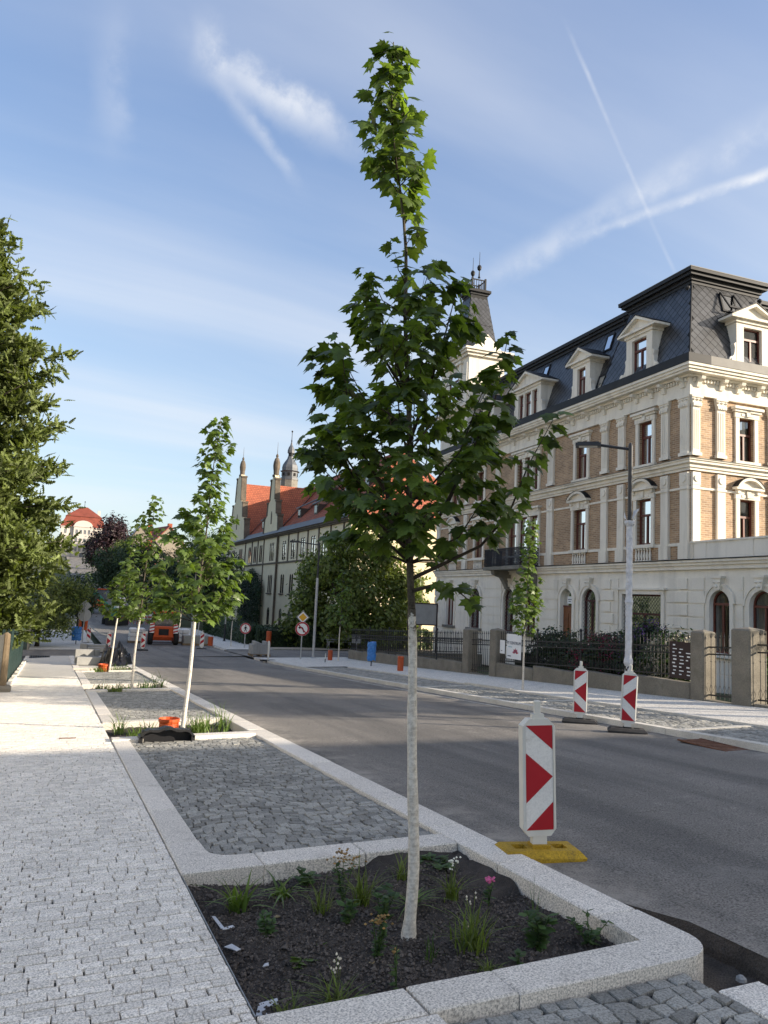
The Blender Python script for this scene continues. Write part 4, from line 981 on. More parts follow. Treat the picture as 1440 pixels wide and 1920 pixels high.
# ivy on the facade between the gables is a plant of its own (see foliage)
# spire tower behind
spt = thing('spire_tower', 'grey slate onion spire with ball tip rising behind the orange roof', 'tower', (28.4, 101.1, 0))
mb = MB(); mb.lathe([(1.2,-3),(1.2,17.2)], 8); P_('shaft', mb, 'stone_dark', spt)
mb = MB(); mb.lathe([(1.25,17.2),(1.25,17.5),(1.1,17.55),(1.15,18.3),(1.4,18.42),(1.12,18.5),(1.14,18.9),(1.05,19.3),(.75,19.8),(.48,20.2),(.42,20.5)], 8); P_('bell_roof', mb, 'zinc', spt)
for k in range(8):
    t = (k+.5)*pi/4; mb = MB(); mb.box(-.16,.16,-.03,.03,17.75,18.15); mb.xf(Matrix.Translation((1.08*cos(t),1.08*sin(t),0)) @ Matrix.Rotation(t+pi/2,4,'Z')); P_('louvre', mb, 'room', spt)
mb = MB(); mb.lathe([(.36,20.5),(.36,20.95),(.44,21.0)], 8); P_('lantern', mb, 'lead', spt)
mb = MB(); mb.lathe([(.5,21.0),(.5,21.35),(.36,21.8),(.18,22.1),(.09,22.5)], 8); P_('onion_cap', mb, 'zinc', spt)
mb = MB(); mb.lathe([(.06,22.5),(.09,22.8),(.05,22.9),(.04,23.9),(.12,24.0),(.12,24.12),(.02,24.2)], 8); P_('spike', mb, 'lead', spt)
# ---- mansion at the top of the street
mat('pale_wall', (.55,.50,.46), .9, .06, .3, bump=0); mat('house_wall', (.24,.21,.17), .9, .1, .3, bump=0); mat('far_glass', (.10,.11,.13), .3, .2, 1, bump=0); mat('red_roof', (.20,.05,.032), .85, .2, .6, .1, 10, .2, 4, .05)
man = thing('hilltop_mansion', 'pale symmetrical mansion with red mansard roof at the far top of the street', 'building', (7.9, 300, 0))
mb = MB(); mb.box(-7.5, 7.5, 0, 14, 9.5, 22.6); P_('wall', mb, 'pale_wall', man)
mb = MB(); mb.box(-3.2, 3.2, -.9, .1, 9.5, 22.9); mb.prism([(-3.2,-.9,22.9)]+[(3.2*cos(t), -.9, 22.9+2.1*sin(t)) for t in np.linspace(pi, 0, 11)], (0, 1.0, 0)); mb.box(-3.4,3.4,-1.1,.1,22.6,22.95); mb.box(-7.7,7.7,-.25,.1,19.1,19.45); mb.box(-7.7,7.7,-.3,.1,22.3,22.7); P_('risalit', mb, 'pale_wall', man)
for k in range(6):
    x = -6.4+k*2.1 if k < 1 or k > 4 else -6.4+k*2.1
    for z0, z1 in ((20.0, 21.7), (16.9, 18.6), (13.6, 16.0)):
        x = (-5.9, -2.1, -.7, .7, 2.1, 5.9)[k]; y_ = -.95 if 1 <= k <= 4 else -.05
        mb = MB(); mb.box(x-.45, x+.45, y_, y_+.06, z0, z1); wf = P_('window', mb, 'frame_white', man)
        mb = MB(); mb.box(x-.36, x-.05, y_-.03, y_, z0+.1, z1-.1); mb.box(x+.05, x+.36, y_-.03, y_, z0+.1, z1-.1); P_('pane', mb, 'far_glass', wf)
mb = MB(); mb.box(-.6, .6, -.98, -.9, 11.2, 13.2); P_('door', mb, 'far_glass', man)
for x in (-2.6, -1.3, 1.3, 2.6): mb = MB(); mb.box(x-.2, x+.2, -1.1, -.9, 11.2, 16.2); P_('column', mb, 'pale_wall', man)
frustum('lower_roof', -7.9, 7.9, -.4, 14.4, 22.7, 26.6, 1.9, 'red_roof', man); frustum('upper_roof', -6.3, 6.3, 1.2, 12.8, 26.6, 30.6, 5.2, 'red_roof', man)
mb = MB(); mb.lathe([(.3,30.6),(.1,31),(.06,32.4),(.25,32.6),(.02,33)], 8, (0,7,0)); P_('roof_finial', mb, 'lead', man)
for x in (-5.2, 5.2): mb = MB(); mb.box(x-.5, x+.5, 6, 7, 25, 29.6); P_('chimney', mb, 'pale_wall', man)
def house(label, x, y, wd, dp, z0, ze, zr, wallm, roofm, rz=0):
    h = thing('house', label, 'house', (x, y, 0), rz, 'houses up the street')
    mb = MB(); mb.box(-wd/2, wd/2, 0, dp, z0, ze); mb.prism([(-wd/2,0,ze),(wd/2,0,ze),(0,0,zr)], (0,dp,0)); P_('wall', mb, wallm, h)
    mb = MB()
    for q in (-1, 1): mb.prism([(0,-.4,zr+.02),(0,-.4,zr+.25),(q*(wd/2+.5),-.4,ze-.2),(q*(wd/2+.5),-.4,ze-.45)][::q], (0,dp+.8,0))
    P_('roof', mb, roofm, h)
    for k in range(3):
        for z in (z0+2, z0+5):
            if z+1.5 < ze: mb = MB(); xx = -wd/2+wd*(k+.5)/3; mb.box(xx-.45, xx+.45, -.05, .02, z, z+1.5); P_('window', mb, 'far_glass', h)
    mb = MB(); mb.box(wd*.2, wd*.2+.8, dp*.5, dp*.5+.8, ze, zr+1.2); P_('chimney', mb, 'roof_tile', h)
    return h
house('gabled house with dark slate roof beside the purple beech crown', 14.3, 150, 8, 12, 1, 8.2, 13.4, 'house_wall', 'slate')
house('house with red roof half hidden behind the young street trees', 20.5, 160, 9, 12, 1, 9.2, 14.2, 'house_wall', 'red_roof', .2)
house('low house with orange gable roof below the slate-roofed house', 12.9, 132, 5.5, 10, 0, 4.4, 8.6, 'ochre', 'roof_tile')
# ---- unseen house added on the left: it mirrors in the villa windows and throws sunlight back on the shaded front
lh = thing('added_house', 'cream stuccoed house added out of view on the left to bounce sunlight', 'house', (-8.5, 12, 0))
mb = MB(); mb.box(-13, 0, 0, 34, -3, 10.5); P_('wall', mb, 'stucco', lh)
mb = MB(); mb.add([(-13.5,-.5,10.5),(.5,-.5,10.5),(.5,34.5,10.5),(-13.5,34.5,10.5),(-6.5,5,14.5),(-6.5,29,14.5)], [(0,1,4),(1,2,5,4),(2,3,5),(3,0,4,5)]); P_('roof', mb, 'red_roof', lh)
for k in range(8):
    for z in (-.2, 3.2, 6.7): mb = MB(); mb.box(0, .05, 1.6+k*4.1, 2.7+k*4.1, z, z+1.9); P_('window', mb, 'far_glass', lh)
# ---- unseen house added behind the viewpoint: its roof edge throws the shade over the near street
nb = thing('added_house', 'plain stuccoed house added unseen behind the viewpoint to shade the near street', 'house', (32.3, -8.9, 0), atan2(-.066, 1))
mb = MB(); mb.box(-14, 20, -16, 0, -1, 10.2); P_('wall', mb, 'stucco', nb)
mb = MB(); mb.box(-14.3, 20.3, -16.3, .0, 10.2, 10.45); P_('eaves', mb, 'stone_dark', nb)
mb = MB(); mb.add([(-14.3,-16.3,10.45),(20.3,-16.3,10.45),(20.3,0,10.45),(-14.3,0,10.45),(-6,-8,11.9),(14,-8,11.9)], [(0,1,5,4),(2,3,4,5),(1,2,5),(3,0,4)]); P_('roof', mb, 'red_roof', nb)
for k in range(7):
    for z in (1, 4.2, 7.3): mb = MB(); mb.box(-9.5+k*4.2, -8.4+k*4.2, 0, .05, z, z+1.9); P_('window', mb, 'far_glass', nb)
# ================================================================== VEGETATION
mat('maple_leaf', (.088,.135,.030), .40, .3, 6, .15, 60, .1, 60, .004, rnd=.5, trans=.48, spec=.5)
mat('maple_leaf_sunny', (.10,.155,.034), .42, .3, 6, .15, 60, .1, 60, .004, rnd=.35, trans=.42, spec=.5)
mat('linden_leaf', (.110,.145,.034), .5, .3, 1.2, rnd=.45, trans=.35, bump=0)
mat('dark_leaf', (.026,.050,.020), .55, .3, .8, rnd=.5, trans=.25, bump=0)
mat('beech_leaf', (.035,.018,.022), .5, .3, .8, rnd=.5, trans=.2, bump=0)
mat('conifer_leaf', (.108,.140,.036), .6, .35, .9, rnd=.45, trans=.30, bump=0)
mat('hedge_leaf', (.050,.085,.022), .5, .3, 2, rnd=.45, trans=.3, bump=0)
mat('grass_leaf', (.120,.165,.035), .5, .25, 8, rnd=.35, trans=.35, bump=0)
mat('strap_leaf', (.115,.180,.040), .45, .2, 8, rnd=.25, trans=.35, bump=0)
mat('herb_leaf', (.060,.110,.030), .5, .25, 8, rnd=.35, trans=.3, bump=0)
mat('bronze_flower', (.26,.16,.05), .6, .3, 20, rnd=.4, bump=0); mat('white_flower', (.75,.75,.65), .6, .1, 20, bump=0); mat('pink_flower', (.60,.12,.28), .6, .2, 20, rnd=.2, bump=0)
mat('crimson_flower', (.28,.028,.085), .6, .3, 4, rnd=.5, bump=0); mat('purple_flower', (.17,.07,.30), .6, .3, 4, rnd=.5, bump=0); mat('cream_flower', (.58,.53,.42), .6, .2, 4, rnd=.3, bump=0)
mat('bark', (.085,.072,.052), .9, .35, 10, .3, 80, .8, 40, .006)
mat('bark_dark', (.035,.028,.022), .9, .35, 5, .3, 40, .6, 20, .02)
mat('limewash', (.62,.58,.51), .9, .12, 9, .2, 60, .8, 45, .006, dirt=((.26,.21,.15), 9, .55, .7), streak=((.40,.35,.28), (14,14,60), .5))
mat('limewash_near', (.62,.58,.51), .9, .12, 9, .2, 60, .8, 45, .006, dirt=((.26,.21,.15), 9, .55, .7), streak=((.40,.35,.28), (14,14,60), .5))
_nt = MATS['limewash_near'].node_tree; _b = _nt.nodes['Principled BSDF']; _src = _b.inputs['Base Color'].links[0].from_socket        # ragged brush edge at the top of the limewash
_tc = _nt.nodes.new('ShaderNodeTexCoord'); _sx = _nt.nodes.new('ShaderNodeSeparateXYZ'); _nt.links.new(_tc.outputs['Object'], _sx.inputs[0])
_zz = mth(_nt, 'ADD', _sx.outputs[2], mth(_nt, 'MULTIPLY', mth(_nt, 'SUBTRACT', noise_in(_nt, _tc.outputs['Object'], 22, 5, .7), .5), .55))
_nt.links.new(mixc(_nt, sstep(_nt, _zz, 1.66, 1.72), _src, (.085,.072,.052)), _b.inputs['Base Color'])
mat('twig', (.050,.036,.024), .8, .2, 10, bump=0)
MAPLE = [(0,0),(.10,-.05),(.30,-.13),(.27,-.03),(.36,.02),(.56,.05),(.46,.14),(.52,.24),(.64,.42),(.47,.39),(.36,.36),(.28,.44),(.30,.60),(.20,.62),(.12,.72),(0,.98)]
MAPLE = MAPLE+[(-x, y) for x, y in MAPLE[-2:0:-1]]
FROND = [(0,0),(.16,.06),(.07,.17),(.24,.26),(.09,.34),(.25,.46),(.08,.52),(.20,.66),(.06,.70),(.13,.86),(0,1)]; FROND = FROND+[(-x, y-.04) for x, y in FROND[-2:0:-1]]
LEAF4 = [(0,0),(.30,.45),(0,1),(-.30,.45)]
LEAF6 = [(0,0),(.42,.10),(.50,.52),(.12,.60),(0,1.0),(-.12,.60),(-.50,.52),(-.42,.10)]
NR = np.random.RandomState(11)
def unit(a): return a/np.maximum(np.linalg.norm(a, axis=1, keepdims=True), 1e-9)
def np_mesh(name, V, F, mats, rnd=None, smooth=False, mi=None):
    me = bpy.data.meshes.new(name); nv = len(V); nf, k = F.shape
    me.vertices.add(nv); me.vertices.foreach_set('co', np.ascontiguousarray(V, dtype=np.float32).ravel())
    me.loops.add(nf*k); me.loops.foreach_set('vertex_index', np.ascontiguousarray(F, dtype=np.int32).ravel())
    me.polygons.add(nf); me.polygons.foreach_set('loop_start', np.arange(0, nf*k, k, dtype=np.int32))
    for m_ in (mats if isinstance(mats, (list, tuple)) else [mats]): me.materials.append(MATS[m_])
    if mi is not None: me.polygons.foreach_set('material_index', np.asarray(mi, dtype=np.int32))
    at = me.attributes.new('rnd', 'FLOAT', 'POINT'); at.data.foreach_set('value', np.asarray(rnd if rnd is not None else NR.rand(nv), dtype=np.float32))
    me.update(calc_edges=True); me.validate(); return me
def leaves(pos, nrm, dr, size, shape=LEAF4, fold=.15):
    """arrays of leaf blades; returns verts, polygon index array, per-vertex rnd"""
    n = len(pos); S = np.array(shape); k = len(S)
    dr = unit(dr - nrm*np.sum(dr*nrm, 1, keepdims=True)); sd = np.cross(dr, nrm)
    size = np.asarray(size).reshape(-1, 1, 1)
    V = pos[:,None,:] + (sd[:,None,:]*S[None,:,0:1] + dr[:,None,:]*S[None,:,1:2] - nrm[:,None,:]*(fold*np.abs(S[None,:,0:1])+fold*.6*S[None,:,1:2]**2))*size
    if k <= 4:
        F = np.arange(n*k).reshape(n, k); rn = np.repeat(NR.rand(n), k); return V.reshape(-1,3), F, rn
    c = pos[:,None,:] + (dr[:,None,:]*.36 + nrm[:,None,:]*.03)*size
    V = np.concatenate([V, c], 1); kk = k+1
    tri = np.array([(i, (i+1) % k, k) for i in range(k)])
    F = (tri[None] + (np.arange(n)*kk)[:,None,None]).reshape(-1, 3)
    return V.reshape(-1,3), F, np.repeat(NR.rand(n), kk)
def maple_single(fold):
    V, F, r = leaves(np.zeros((1,3)), np.array([[0,0,1.]]), np.array([[0,1.,0]]), [1.0], MAPLE, fold)
    return V, F
LEAF_ME = []
for i, fo in enumerate((.10, .2, .3, -.06)):
    for mt_ in ('maple_leaf',):
        V, F = maple_single(fo); LEAF_ME.append(np_mesh('leaf', V, F, mt_, np.full(len(V), (.15, .4, .65, .9)[i])))
def maple_tree(name, label, base, H, prof, seed, lean=(0,0), nb=26, lsz=.12, step=.11, sep=0, white=1.75, r0=.034, group=None, extra=(), lmat='maple_leaf', shape=MAPLE, per=2, zb=None, curve=None, wavy=.01):
    rr = random.Random(seed); t = thing(name, label, 'tree', base, 0, group)
    def axis(z):
        f = z/H
        if curve is not None: return Vector((np.interp(z, curve[0], curve[1])*curve[3][0]+wavy*sin(z*5), np.interp(z, curve[0], curve[1])*curve[3][1]+wavy*.8*cos(z*4), z))
        return Vector((lean[0]*f**1.3+.012*sin(z*3+seed), lean[1]*f**1.3+.012*cos(z*2.6+seed), z))
    def rad(z): return max(.0035, r0*(1-.93*(z/H)**.9))
    n = 18
    zs = [-.12]+[white*i/18 for i in range(19)]
    mb = MB(); mb.tube([axis(max(z,0))+Vector((0,0,min(z,0))) for z in zs], [rad(0)*1.7, rad(0)*1.32]+[rad(z)*(1+.05*rr.uniform(-1,1)+(.12 if i_ in (6,11,15) else 0)) for i_, z in enumerate(zs[2:])], 12)
    mb.build('painted_trunk', 'limewash_near' if sep else 'limewash', t, smooth=True)
    zs = [white-.02+(H-white)*i/n for i in range(n+1)]
    mb = MB(); mb.tube([axis(z) for z in zs], [rad(z)*.98 for z in zs], 9); mb.build('trunk', 'bark', t, smooth=True)
    pz = [p[0] for p in prof]; pr_ = [p[1] for p in prof]; z0 = zb or pz[0]
    pos, nrm, dr = [], [], []
    def node(p, out, k, big=1.0):
        for q in range(k):
            a = rr.uniform(0, 2*pi); o = (out*rr.uniform(.2, 1.0)+Vector((cos(a), sin(a), 0))*rr.uniform(.4, 1)).normalized()
            tip = p+o*rr.uniform(.03, .09)*(lsz/.12)+Vector((0,0,rr.uniform(-.01,.03)))
            pos.append(tip); dr.append(o+Vector((0,0,-rr.uniform(.1, 1.1))))
            nn = Vector((o.x*.55+rr.uniform(-.45,.45), o.y*.55+rr.uniform(-.45,.45), rr.uniform(.35, 1.0))).normalized(); nrm.append(nn)
    def branch(path, r_, start=.25):
        tgt = MB() if sep else mb
        tgt.tube(path, [r_*(1-.85*i/(len(path)-1)) for i in range(len(path))], 5)
        if sep: tgt.build('branch', 'twig', t, smooth=True)
        L_ = sum((path[i+1]-path[i]).length for i in range(len(path)-1)); s = L_*start; k = 0
        while s < L_:
            acc = 0
            for i in range(len(path)-1):
                d_ = (path[i+1]-path[i]).length
                if acc+d_ >= s: p = path[i].lerp(path[i+1], (s-acc)/d_); dd = (path[i+1]-path[i]).normalized(); break
                acc += d_
            out = Vector((dd.x, dd.y, 0)); node(p, out.normalized() if out.length > 1e-3 else Vector((1,0,0)), per); s += step*rr.uniform(.7, 1.3); k += 1
        node(path[-1], (path[-1]-path[-2]).normalized(), per+1)
    mb = MB()
    for i in range(nb):
        f = (i+.5)/nb; zt = z0+(pz[-1]-z0)*f**.92
        if H > 5.2 and 3.84 < zt < 4.32 and i % 3: continue
        rt_ = float(np.interp(zt, pz, pr_))*rr.uniform(.72, 1.05)
        a = i*2.39996+rr.uniform(-.3,.3); zs_ = max(z0*.96, zt-rt_*rr.uniform(.9, 1.5))
        A = axis(zs_); ax = axis(min(zt, H)); B = Vector((ax.x+rt_*cos(a), ax.y+rt_*sin(a), zt)); M = A.lerp(B, .5)+Vector((rt_*.12*cos(a), rt_*.12*sin(a), -rt_*.10))
        path = [A, A.lerp(M,.5)+Vector((0,0,.01)), M, M.lerp(B,.55)+Vector((0,0,.015)), B]
        branch(path, max(.004, rad(zs_)*.42), .34)
        if rt_ > .3:
            for q in range(3):
                p = M.lerp(B, .15+.28*q); a2 = a+rr.choice([-1,1])*rr.uniform(.5, 1.0); ln = rt_*rr.uniform(.25,.45)
                e = p+Vector((cos(a2)*ln, sin(a2)*ln, ln*rr.uniform(-.1, .8))); branch([p, p.lerp(e,.5)+Vector((0,0,.01)), e], .004, .3)
    for path in extra: branch([Vector(p) for p in path], .013, .35)
    zz_ = max(z0, H*.6)
    while zz_ < H:
        if H > 5.2 and 3.75 < zz_ < 4.32 and rr.random() < .78: zz_ += step*.8; continue
        node(axis(zz_), Vector((cos(zz_*40), sin(zz_*40), 0)), 1+(zz_ > H*.8)); zz_ += step*.8
    if not sep: mb.build('branches', 'twig', t, 'stuff', smooth=True)
    pos = np.array(pos); nrm = unit(np.array(nrm)); dr = np.array(dr); sz = lsz*(.45+.75*NR.rand(len(pos)))
    hid = np.argsort(np.linalg.norm(pos+np.array(base)-np.array((0,0,CAM_Z)), axis=1)) if sep else np.arange(len(pos))
    for i in hid[:sep]:
        o = link('leaf', LEAF_ME[rr.randrange(4)], t); nv = Vector(nrm[i]); dv = Vector(dr[i]); dv = (dv-nv*dv.dot(nv)).normalized(); sd = dv.cross(nv)
        M4 = Matrix((sd, dv, nv)).transposed().to_4x4() @ Matrix.Scale(sz[i], 4); M4.translation = Vector(pos[i]); o.matrix_local = M4
    rest = hid[sep:]
    if len(rest):
        V, F, rn = leaves(pos[rest], nrm[rest], dr[rest], sz[rest], shape, .18)
        link('foliage', np_mesh('foliage', V, F, lmat, rn), t, 'stuff')
    return t, len(pos)
# the young maple in the near planter: outline follows its own habit (dense lower crown, bare leader, leafy tip)
PROF = [(2.10,.30),(2.4,.46),(2.7,.54),(3.0,.56),(3.3,.48),(3.6,.36),(3.80,.17),(3.98,.05),(4.25,.08),(4.4,.15),(4.7,.17),(4.95,.11),(5.1,.05),(5.22,.03)]
latv = (.8981, -.4398)                                           # sideways axis of its lean (it leans along the street)
CRV = ([0,.36,.93,1.75,2.24,2.73,3.31,3.80,4.24,4.55,4.90,5.25], [0,.002,-.016,-.063,-.09,-.124,-.152,-.183,-.241,-.28,-.309,-.332], None, latv)
def LZ(l, d, z): return (.8981*l+.4398*d, -.4398*l+.8981*d, z)
ext = [[LZ(-.07,0,1.93), LZ(.10,.03,2.02), LZ(.32,.06,2.14), LZ(.48,.08,2.34), LZ(.58,.08,2.62), LZ(.72,.10,2.90)],
       [LZ(-.09,0,2.1), LZ(.08,-.05,2.3), LZ(.22,-.08,2.6), LZ(.36,-.10,2.95), LZ(.42,-.1,3.30)],
       [LZ(-.10,0,2.2), LZ(-.24,-.05,2.42), LZ(-.40,-.10,2.66), LZ(-.48,-.12,2.95), LZ(-.52,-.12,3.22)],
       [LZ(-.10,0,2.15), LZ(-.30,.05,2.36), LZ(-.48,.10,2.62), LZ(-.60,.12,2.82)],
       [LZ(-.10,0,2.1), LZ(-.28,-.10,2.24), LZ(-.44,-.16,2.34), LZ(-.55,-.2,2.42)],
       [LZ(-.07,0,1.86), LZ(.06,-.06,1.90), LZ(.18,-.1,1.88), LZ(.26,-.12,1.82)],
       [LZ(-.12,0,2.7), LZ(-.02,-.08,3.0), LZ(.06,-.12,3.3), LZ(.12,-.12,3.58)],
       [LZ(-.14,0,3.0), LZ(-.26,-.08,3.3), LZ(-.38,-.1,3.62)], [LZ(-.14,0,3.0), LZ(-.30,.08,3.25), LZ(-.46,.1,3.55)]]
_, nl = maple_tree('young_maple', 'young maple with limewashed trunk in the nearest planter, dark leafy crown and bare leader', (1.92, 3.92, G(1.92,3.92)-.075), 5.25, PROF, 3, nb=64, lsz=.102, step=.046, sep=300, white=1.76, r0=.034, extra=ext, curve=CRV, group='young street maples')
print('main leaves', nl)
P2 = [(1.75,.36),(2.1,.62),(2.6,.62),(3.1,.48),(3.5,.32),(3.8,.22),(4.0,.14),(4.3,.26),(4.7,.22),(5.0,.08)]
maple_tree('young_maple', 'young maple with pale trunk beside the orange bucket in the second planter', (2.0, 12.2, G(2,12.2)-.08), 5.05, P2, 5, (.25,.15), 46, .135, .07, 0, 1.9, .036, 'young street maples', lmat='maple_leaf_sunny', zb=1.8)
maple_tree('young_maple', 'young maple in the third planter, behind the one with the orange bucket', (2.02, 20.7, G(2,20.7)-.1), 5.1, P2, 8, (.25,.2), 30, .17, .11, 0, 1.9, .036, 'young street maples', lmat='maple_leaf', shape=LEAF6, zb=1.85)
maple_tree('young_maple', 'young maple in the fourth planter before the black tarpaulin heap', (2.06, 29.3, G(2,29.3)-.08), 5.6, P2, 12, (.55,.1), 30, .19, .12, 0, 2.0, .04, 'young street maples', lmat='maple_leaf', shape=LEAF6, zb=2.0)
P3 = [(1.5,.22),(2.0,.38),(2.6,.42),(3.0,.30),(3.2,.08),(3.5,.16),(4.0,.17),(4.5,.10)]
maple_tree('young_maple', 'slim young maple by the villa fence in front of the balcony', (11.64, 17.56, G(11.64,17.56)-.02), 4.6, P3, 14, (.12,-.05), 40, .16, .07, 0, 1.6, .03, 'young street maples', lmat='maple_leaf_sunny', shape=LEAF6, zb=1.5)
for i, (x, y, h, lab) in enumerate(((12.66,34.7,4.3,'sapling behind the orange bin, its crown lost before the big linden'), (10.44,48.3,5.6,'young tree standing beside the no-pedestrians sign'), (9.9,57,5.2,'young tree by the hedge beside the grey-orange bin'), (9.9,66,5.0,'young tree behind the orange loader, near end of its row'), (9.9,74,5.0,'young tree behind the orange loader, far end of its row'), (2.2,62,4.6,'young tree beyond the blue wrapped bin on the left walk'), (2.4,71,4.6,'young tree furthest down the left walk'))):
    maple_tree('young_maple', lab, (x, y, G(x,y)), h, [(1.7,.3),(2.4,.6),(3.2,.55),(3.9,.3),(h,.06)], 20+i, (.1,.1), 16, .22, .2, 0, 1.6, .035, 'young street maples', lmat='maple_leaf', shape=LEAF4, zb=1.7)

def crown_pts(lobes, n, shell=.75):
    """random points in lobes (x,y,z,rx,ry,rz), biased outward"""
    w_ = np.array([l[3]*l[4]+l[4]*l[5]+l[3]*l[5] for l in lobes]); idx = NR.choice(len(lobes), n, p=w_/w_.sum()); Lb = np.array(lobes)[idx]
    d = unit(NR.randn(n, 3)); r = shell+(1-shell)*NR.rand(n)**.5; r = np.where(NR.rand(n) < .12, NR.rand(n), r)
    r = r*(1+.14*NR.randn(n)*.6)
    return Lb[:,:3]+d*Lb[:,3:]*r[:,None], d
def blob_tree(name, label, base, lobes, n, lsz, lmat, trunk_r, trunk_h, cat='tree', group=None, clump=9, spread=.35, shape=LEAF4, limbs=6, cname='crown', bark='bark_dark', upw=.35):
    t = thing(name, label, cat, base, 0, group)
    if trunk_r:
        top = Vector((lobes[0][0], lobes[0][1], trunk_h)); mb = MB()
        mb.tube([(0,0,-.3),(0,0,.2),(top.x*.4,top.y*.4,trunk_h*.55),top], [trunk_r*1.3,trunk_r,trunk_r*.8,trunk_r*.6], 9); mb.build('trunk', bark, t, smooth=True)
        mb = MB()
        for i in range(min(limbs, len(lobes)*2)):
            l = lobes[i % len(lobes)]; e = Vector((l[0]+R.uniform(-.5,.5)*l[3], l[1]+R.uniform(-.5,.5)*l[4], l[2]+R.uniform(0,.4)*l[5])); s_ = Vector((top.x*.7, top.y*.7, trunk_h*R.uniform(.6,.95)))
            mb.tube([s_, s_.lerp(e,.45)+Vector((0,0,-.1)), e], [trunk_r*.5, trunk_r*.3, trunk_r*.08], 6)
        mb.build('limbs', bark, t, smooth=True)
    c, d = crown_pts(lobes, n//clump)
    p = np.repeat(c, clump, 0)+NR.randn(len(c)*clump, 3)*spread*lsz*2.6; dd = np.repeat(d, clump, 0)
    nrm = unit(dd+NR.randn(len(p),3)*.55+np.array([0,0,upw])); dr = NR.randn(len(p),3)+np.array([0,0,-.5])
    V, F, rn = leaves(p, nrm, dr, lsz*(.6+.7*NR.rand(len(p))), shape)
    link(cname, np_mesh(cname, V, F, lmat, rn), t, 'stuff')
    return t
# big linden before the school
rr_ = random.Random(5)
lob = [(0,0,5.2,2.2,2.0,1.7)]
for i in range(17):
    a = i*2.4; rad_ = rr_.uniform(2.2, 3.6); lob.append((rad_*cos(a)*1.15, rad_*sin(a), rr_.uniform(1.9, 7.3)-.25*rad_, rr_.uniform(.9,1.6), rr_.uniform(.9,1.5), rr_.uniform(.7,1.15)))
for x, z in ((-3.6,2.6),(-4.0,3.6),(-3.0,5.4),(-1.6,7.3),(.6,7.9),(2.2,6.9),(3.6,4.6),(3.9,2.9),(3.0,1.9),(-2.6,1.9),(4.3,3.6)): lob.append((x*.86, rr_.uniform(-1.4,.6), z, 1.15, 1.15, .9))
blob_tree('linden_tree', 'broad old linden tree with sunlit crown in front of the ochre building', (19.0, 49.6, -2.3), lob, 30000, .30, 'linden_leaf', .42, 3.6, limbs=14)
# conifer overhanging the left pavement
def conifer(label, base, H, prof, n_br, seed):
    t = thing('conifer', label, 'tree', base); rr = random.Random(seed)
    mb = MB(); mb.tube([(0,0,-.3),(0,0,H*.5),(0,0,H)], [.28,.16,.02], 9); mb.build('trunk', 'bark_dark', t, smooth=True)
    mb = MB(); P = []; Dn = []
    for i in range(n_br):
        z = .9+(H-1.2)*((i+.5)/n_br)**1.08; a = i*2.39996+rr.uniform(-.4,.4); ln = float(np.interp(z, prof[0], prof[1]))*rr.uniform(.70, 1.08)
        rise = rr.uniform(-.12, .28); A = Vector((0,0,z-.3*rise*ln)); B = Vector((ln*cos(a), ln*sin(a), z+rise*ln*.7)); M = A.lerp(B,.55)+Vector((0,0,-.08*ln))
        mb.tube([A, M, B], [.05*ln/3+.012, .03*ln/3+.008, .006], 5)
        k = int(4+ln*4.2)
        for q in range(k):
            s = .28+.72*(q+rr.random())/k; p = (A.lerp(M, s/.55) if s < .55 else M.lerp(B, (s-.55)/.45))
            wd = .18+.34*ln/3*(1-.55*s); off = Vector((rr.gauss(0,1)*wd*.8, rr.gauss(0,1)*wd*.8, rr.gauss(.05,.5)*wd*.6)); P.append(p+off); Dn.append((B-A).normalized())
    mb.build('branches', 'bark_dark', t, 'stuff', smooth=True)
    c = np.array(P); d = np.array(Dn); m_ = 13
    p = np.repeat(c, m_, 0)+NR.randn(len(c)*m_, 3)*np.array([.17,.17,.07]); dd = np.repeat(d, m_, 0)
    nrm = unit(NR.randn(len(p),3)*.8+np.array([0,0,.3])); dr = dd*.8+NR.randn(len(p),3)*.7+np.array([0,0,.55])
    V, F, rn = leaves(p, nrm, dr, .30*(.6+.8*NR.rand(len(p))), FROND, .25)
    link('needles', np_mesh('needles', V, F, 'conifer_leaf', rn), t, 'stuff'); print('conifer leaves', len(p))
conifer('tall feathery evergreen conifer overhanging the fence at the left edge', (-3.4, 27.0, -1.3), 15.0, ([.9,2,4.5,6,8,10,12,14,15.0], [3.0,3.6,3.65,3.4,3.0,2.6,2.0,1.0,.2]), 210, 4)
blob_tree('evergreen_shrub', 'low feathery evergreen bush leaning over the walk beyond the tall conifer', (-.6, 47.5, -1.9), [(0,0,2.3,1.6,1.6,1.3),(1.3,.3,2.6,1.0,1,.8),(.6,0,1.4,1.2,1.2,.9),(2.0,.2,3.2,.6,.6,.4),(.9,.2,3.6,.9,.9,.6)], 7000, .16, 'conifer_leaf', .12, 1.6, 'shrub')
blob_tree('street_tree', 'small dark round tree over the staked planting on the left walk', (1.6, 54, -1.95), [(0,0,3.0,1.0,1.0,1.2),(.2,0,2.3,.9,.9,.7)], 3500, .18, 'dark_leaf', .07, 2.0)
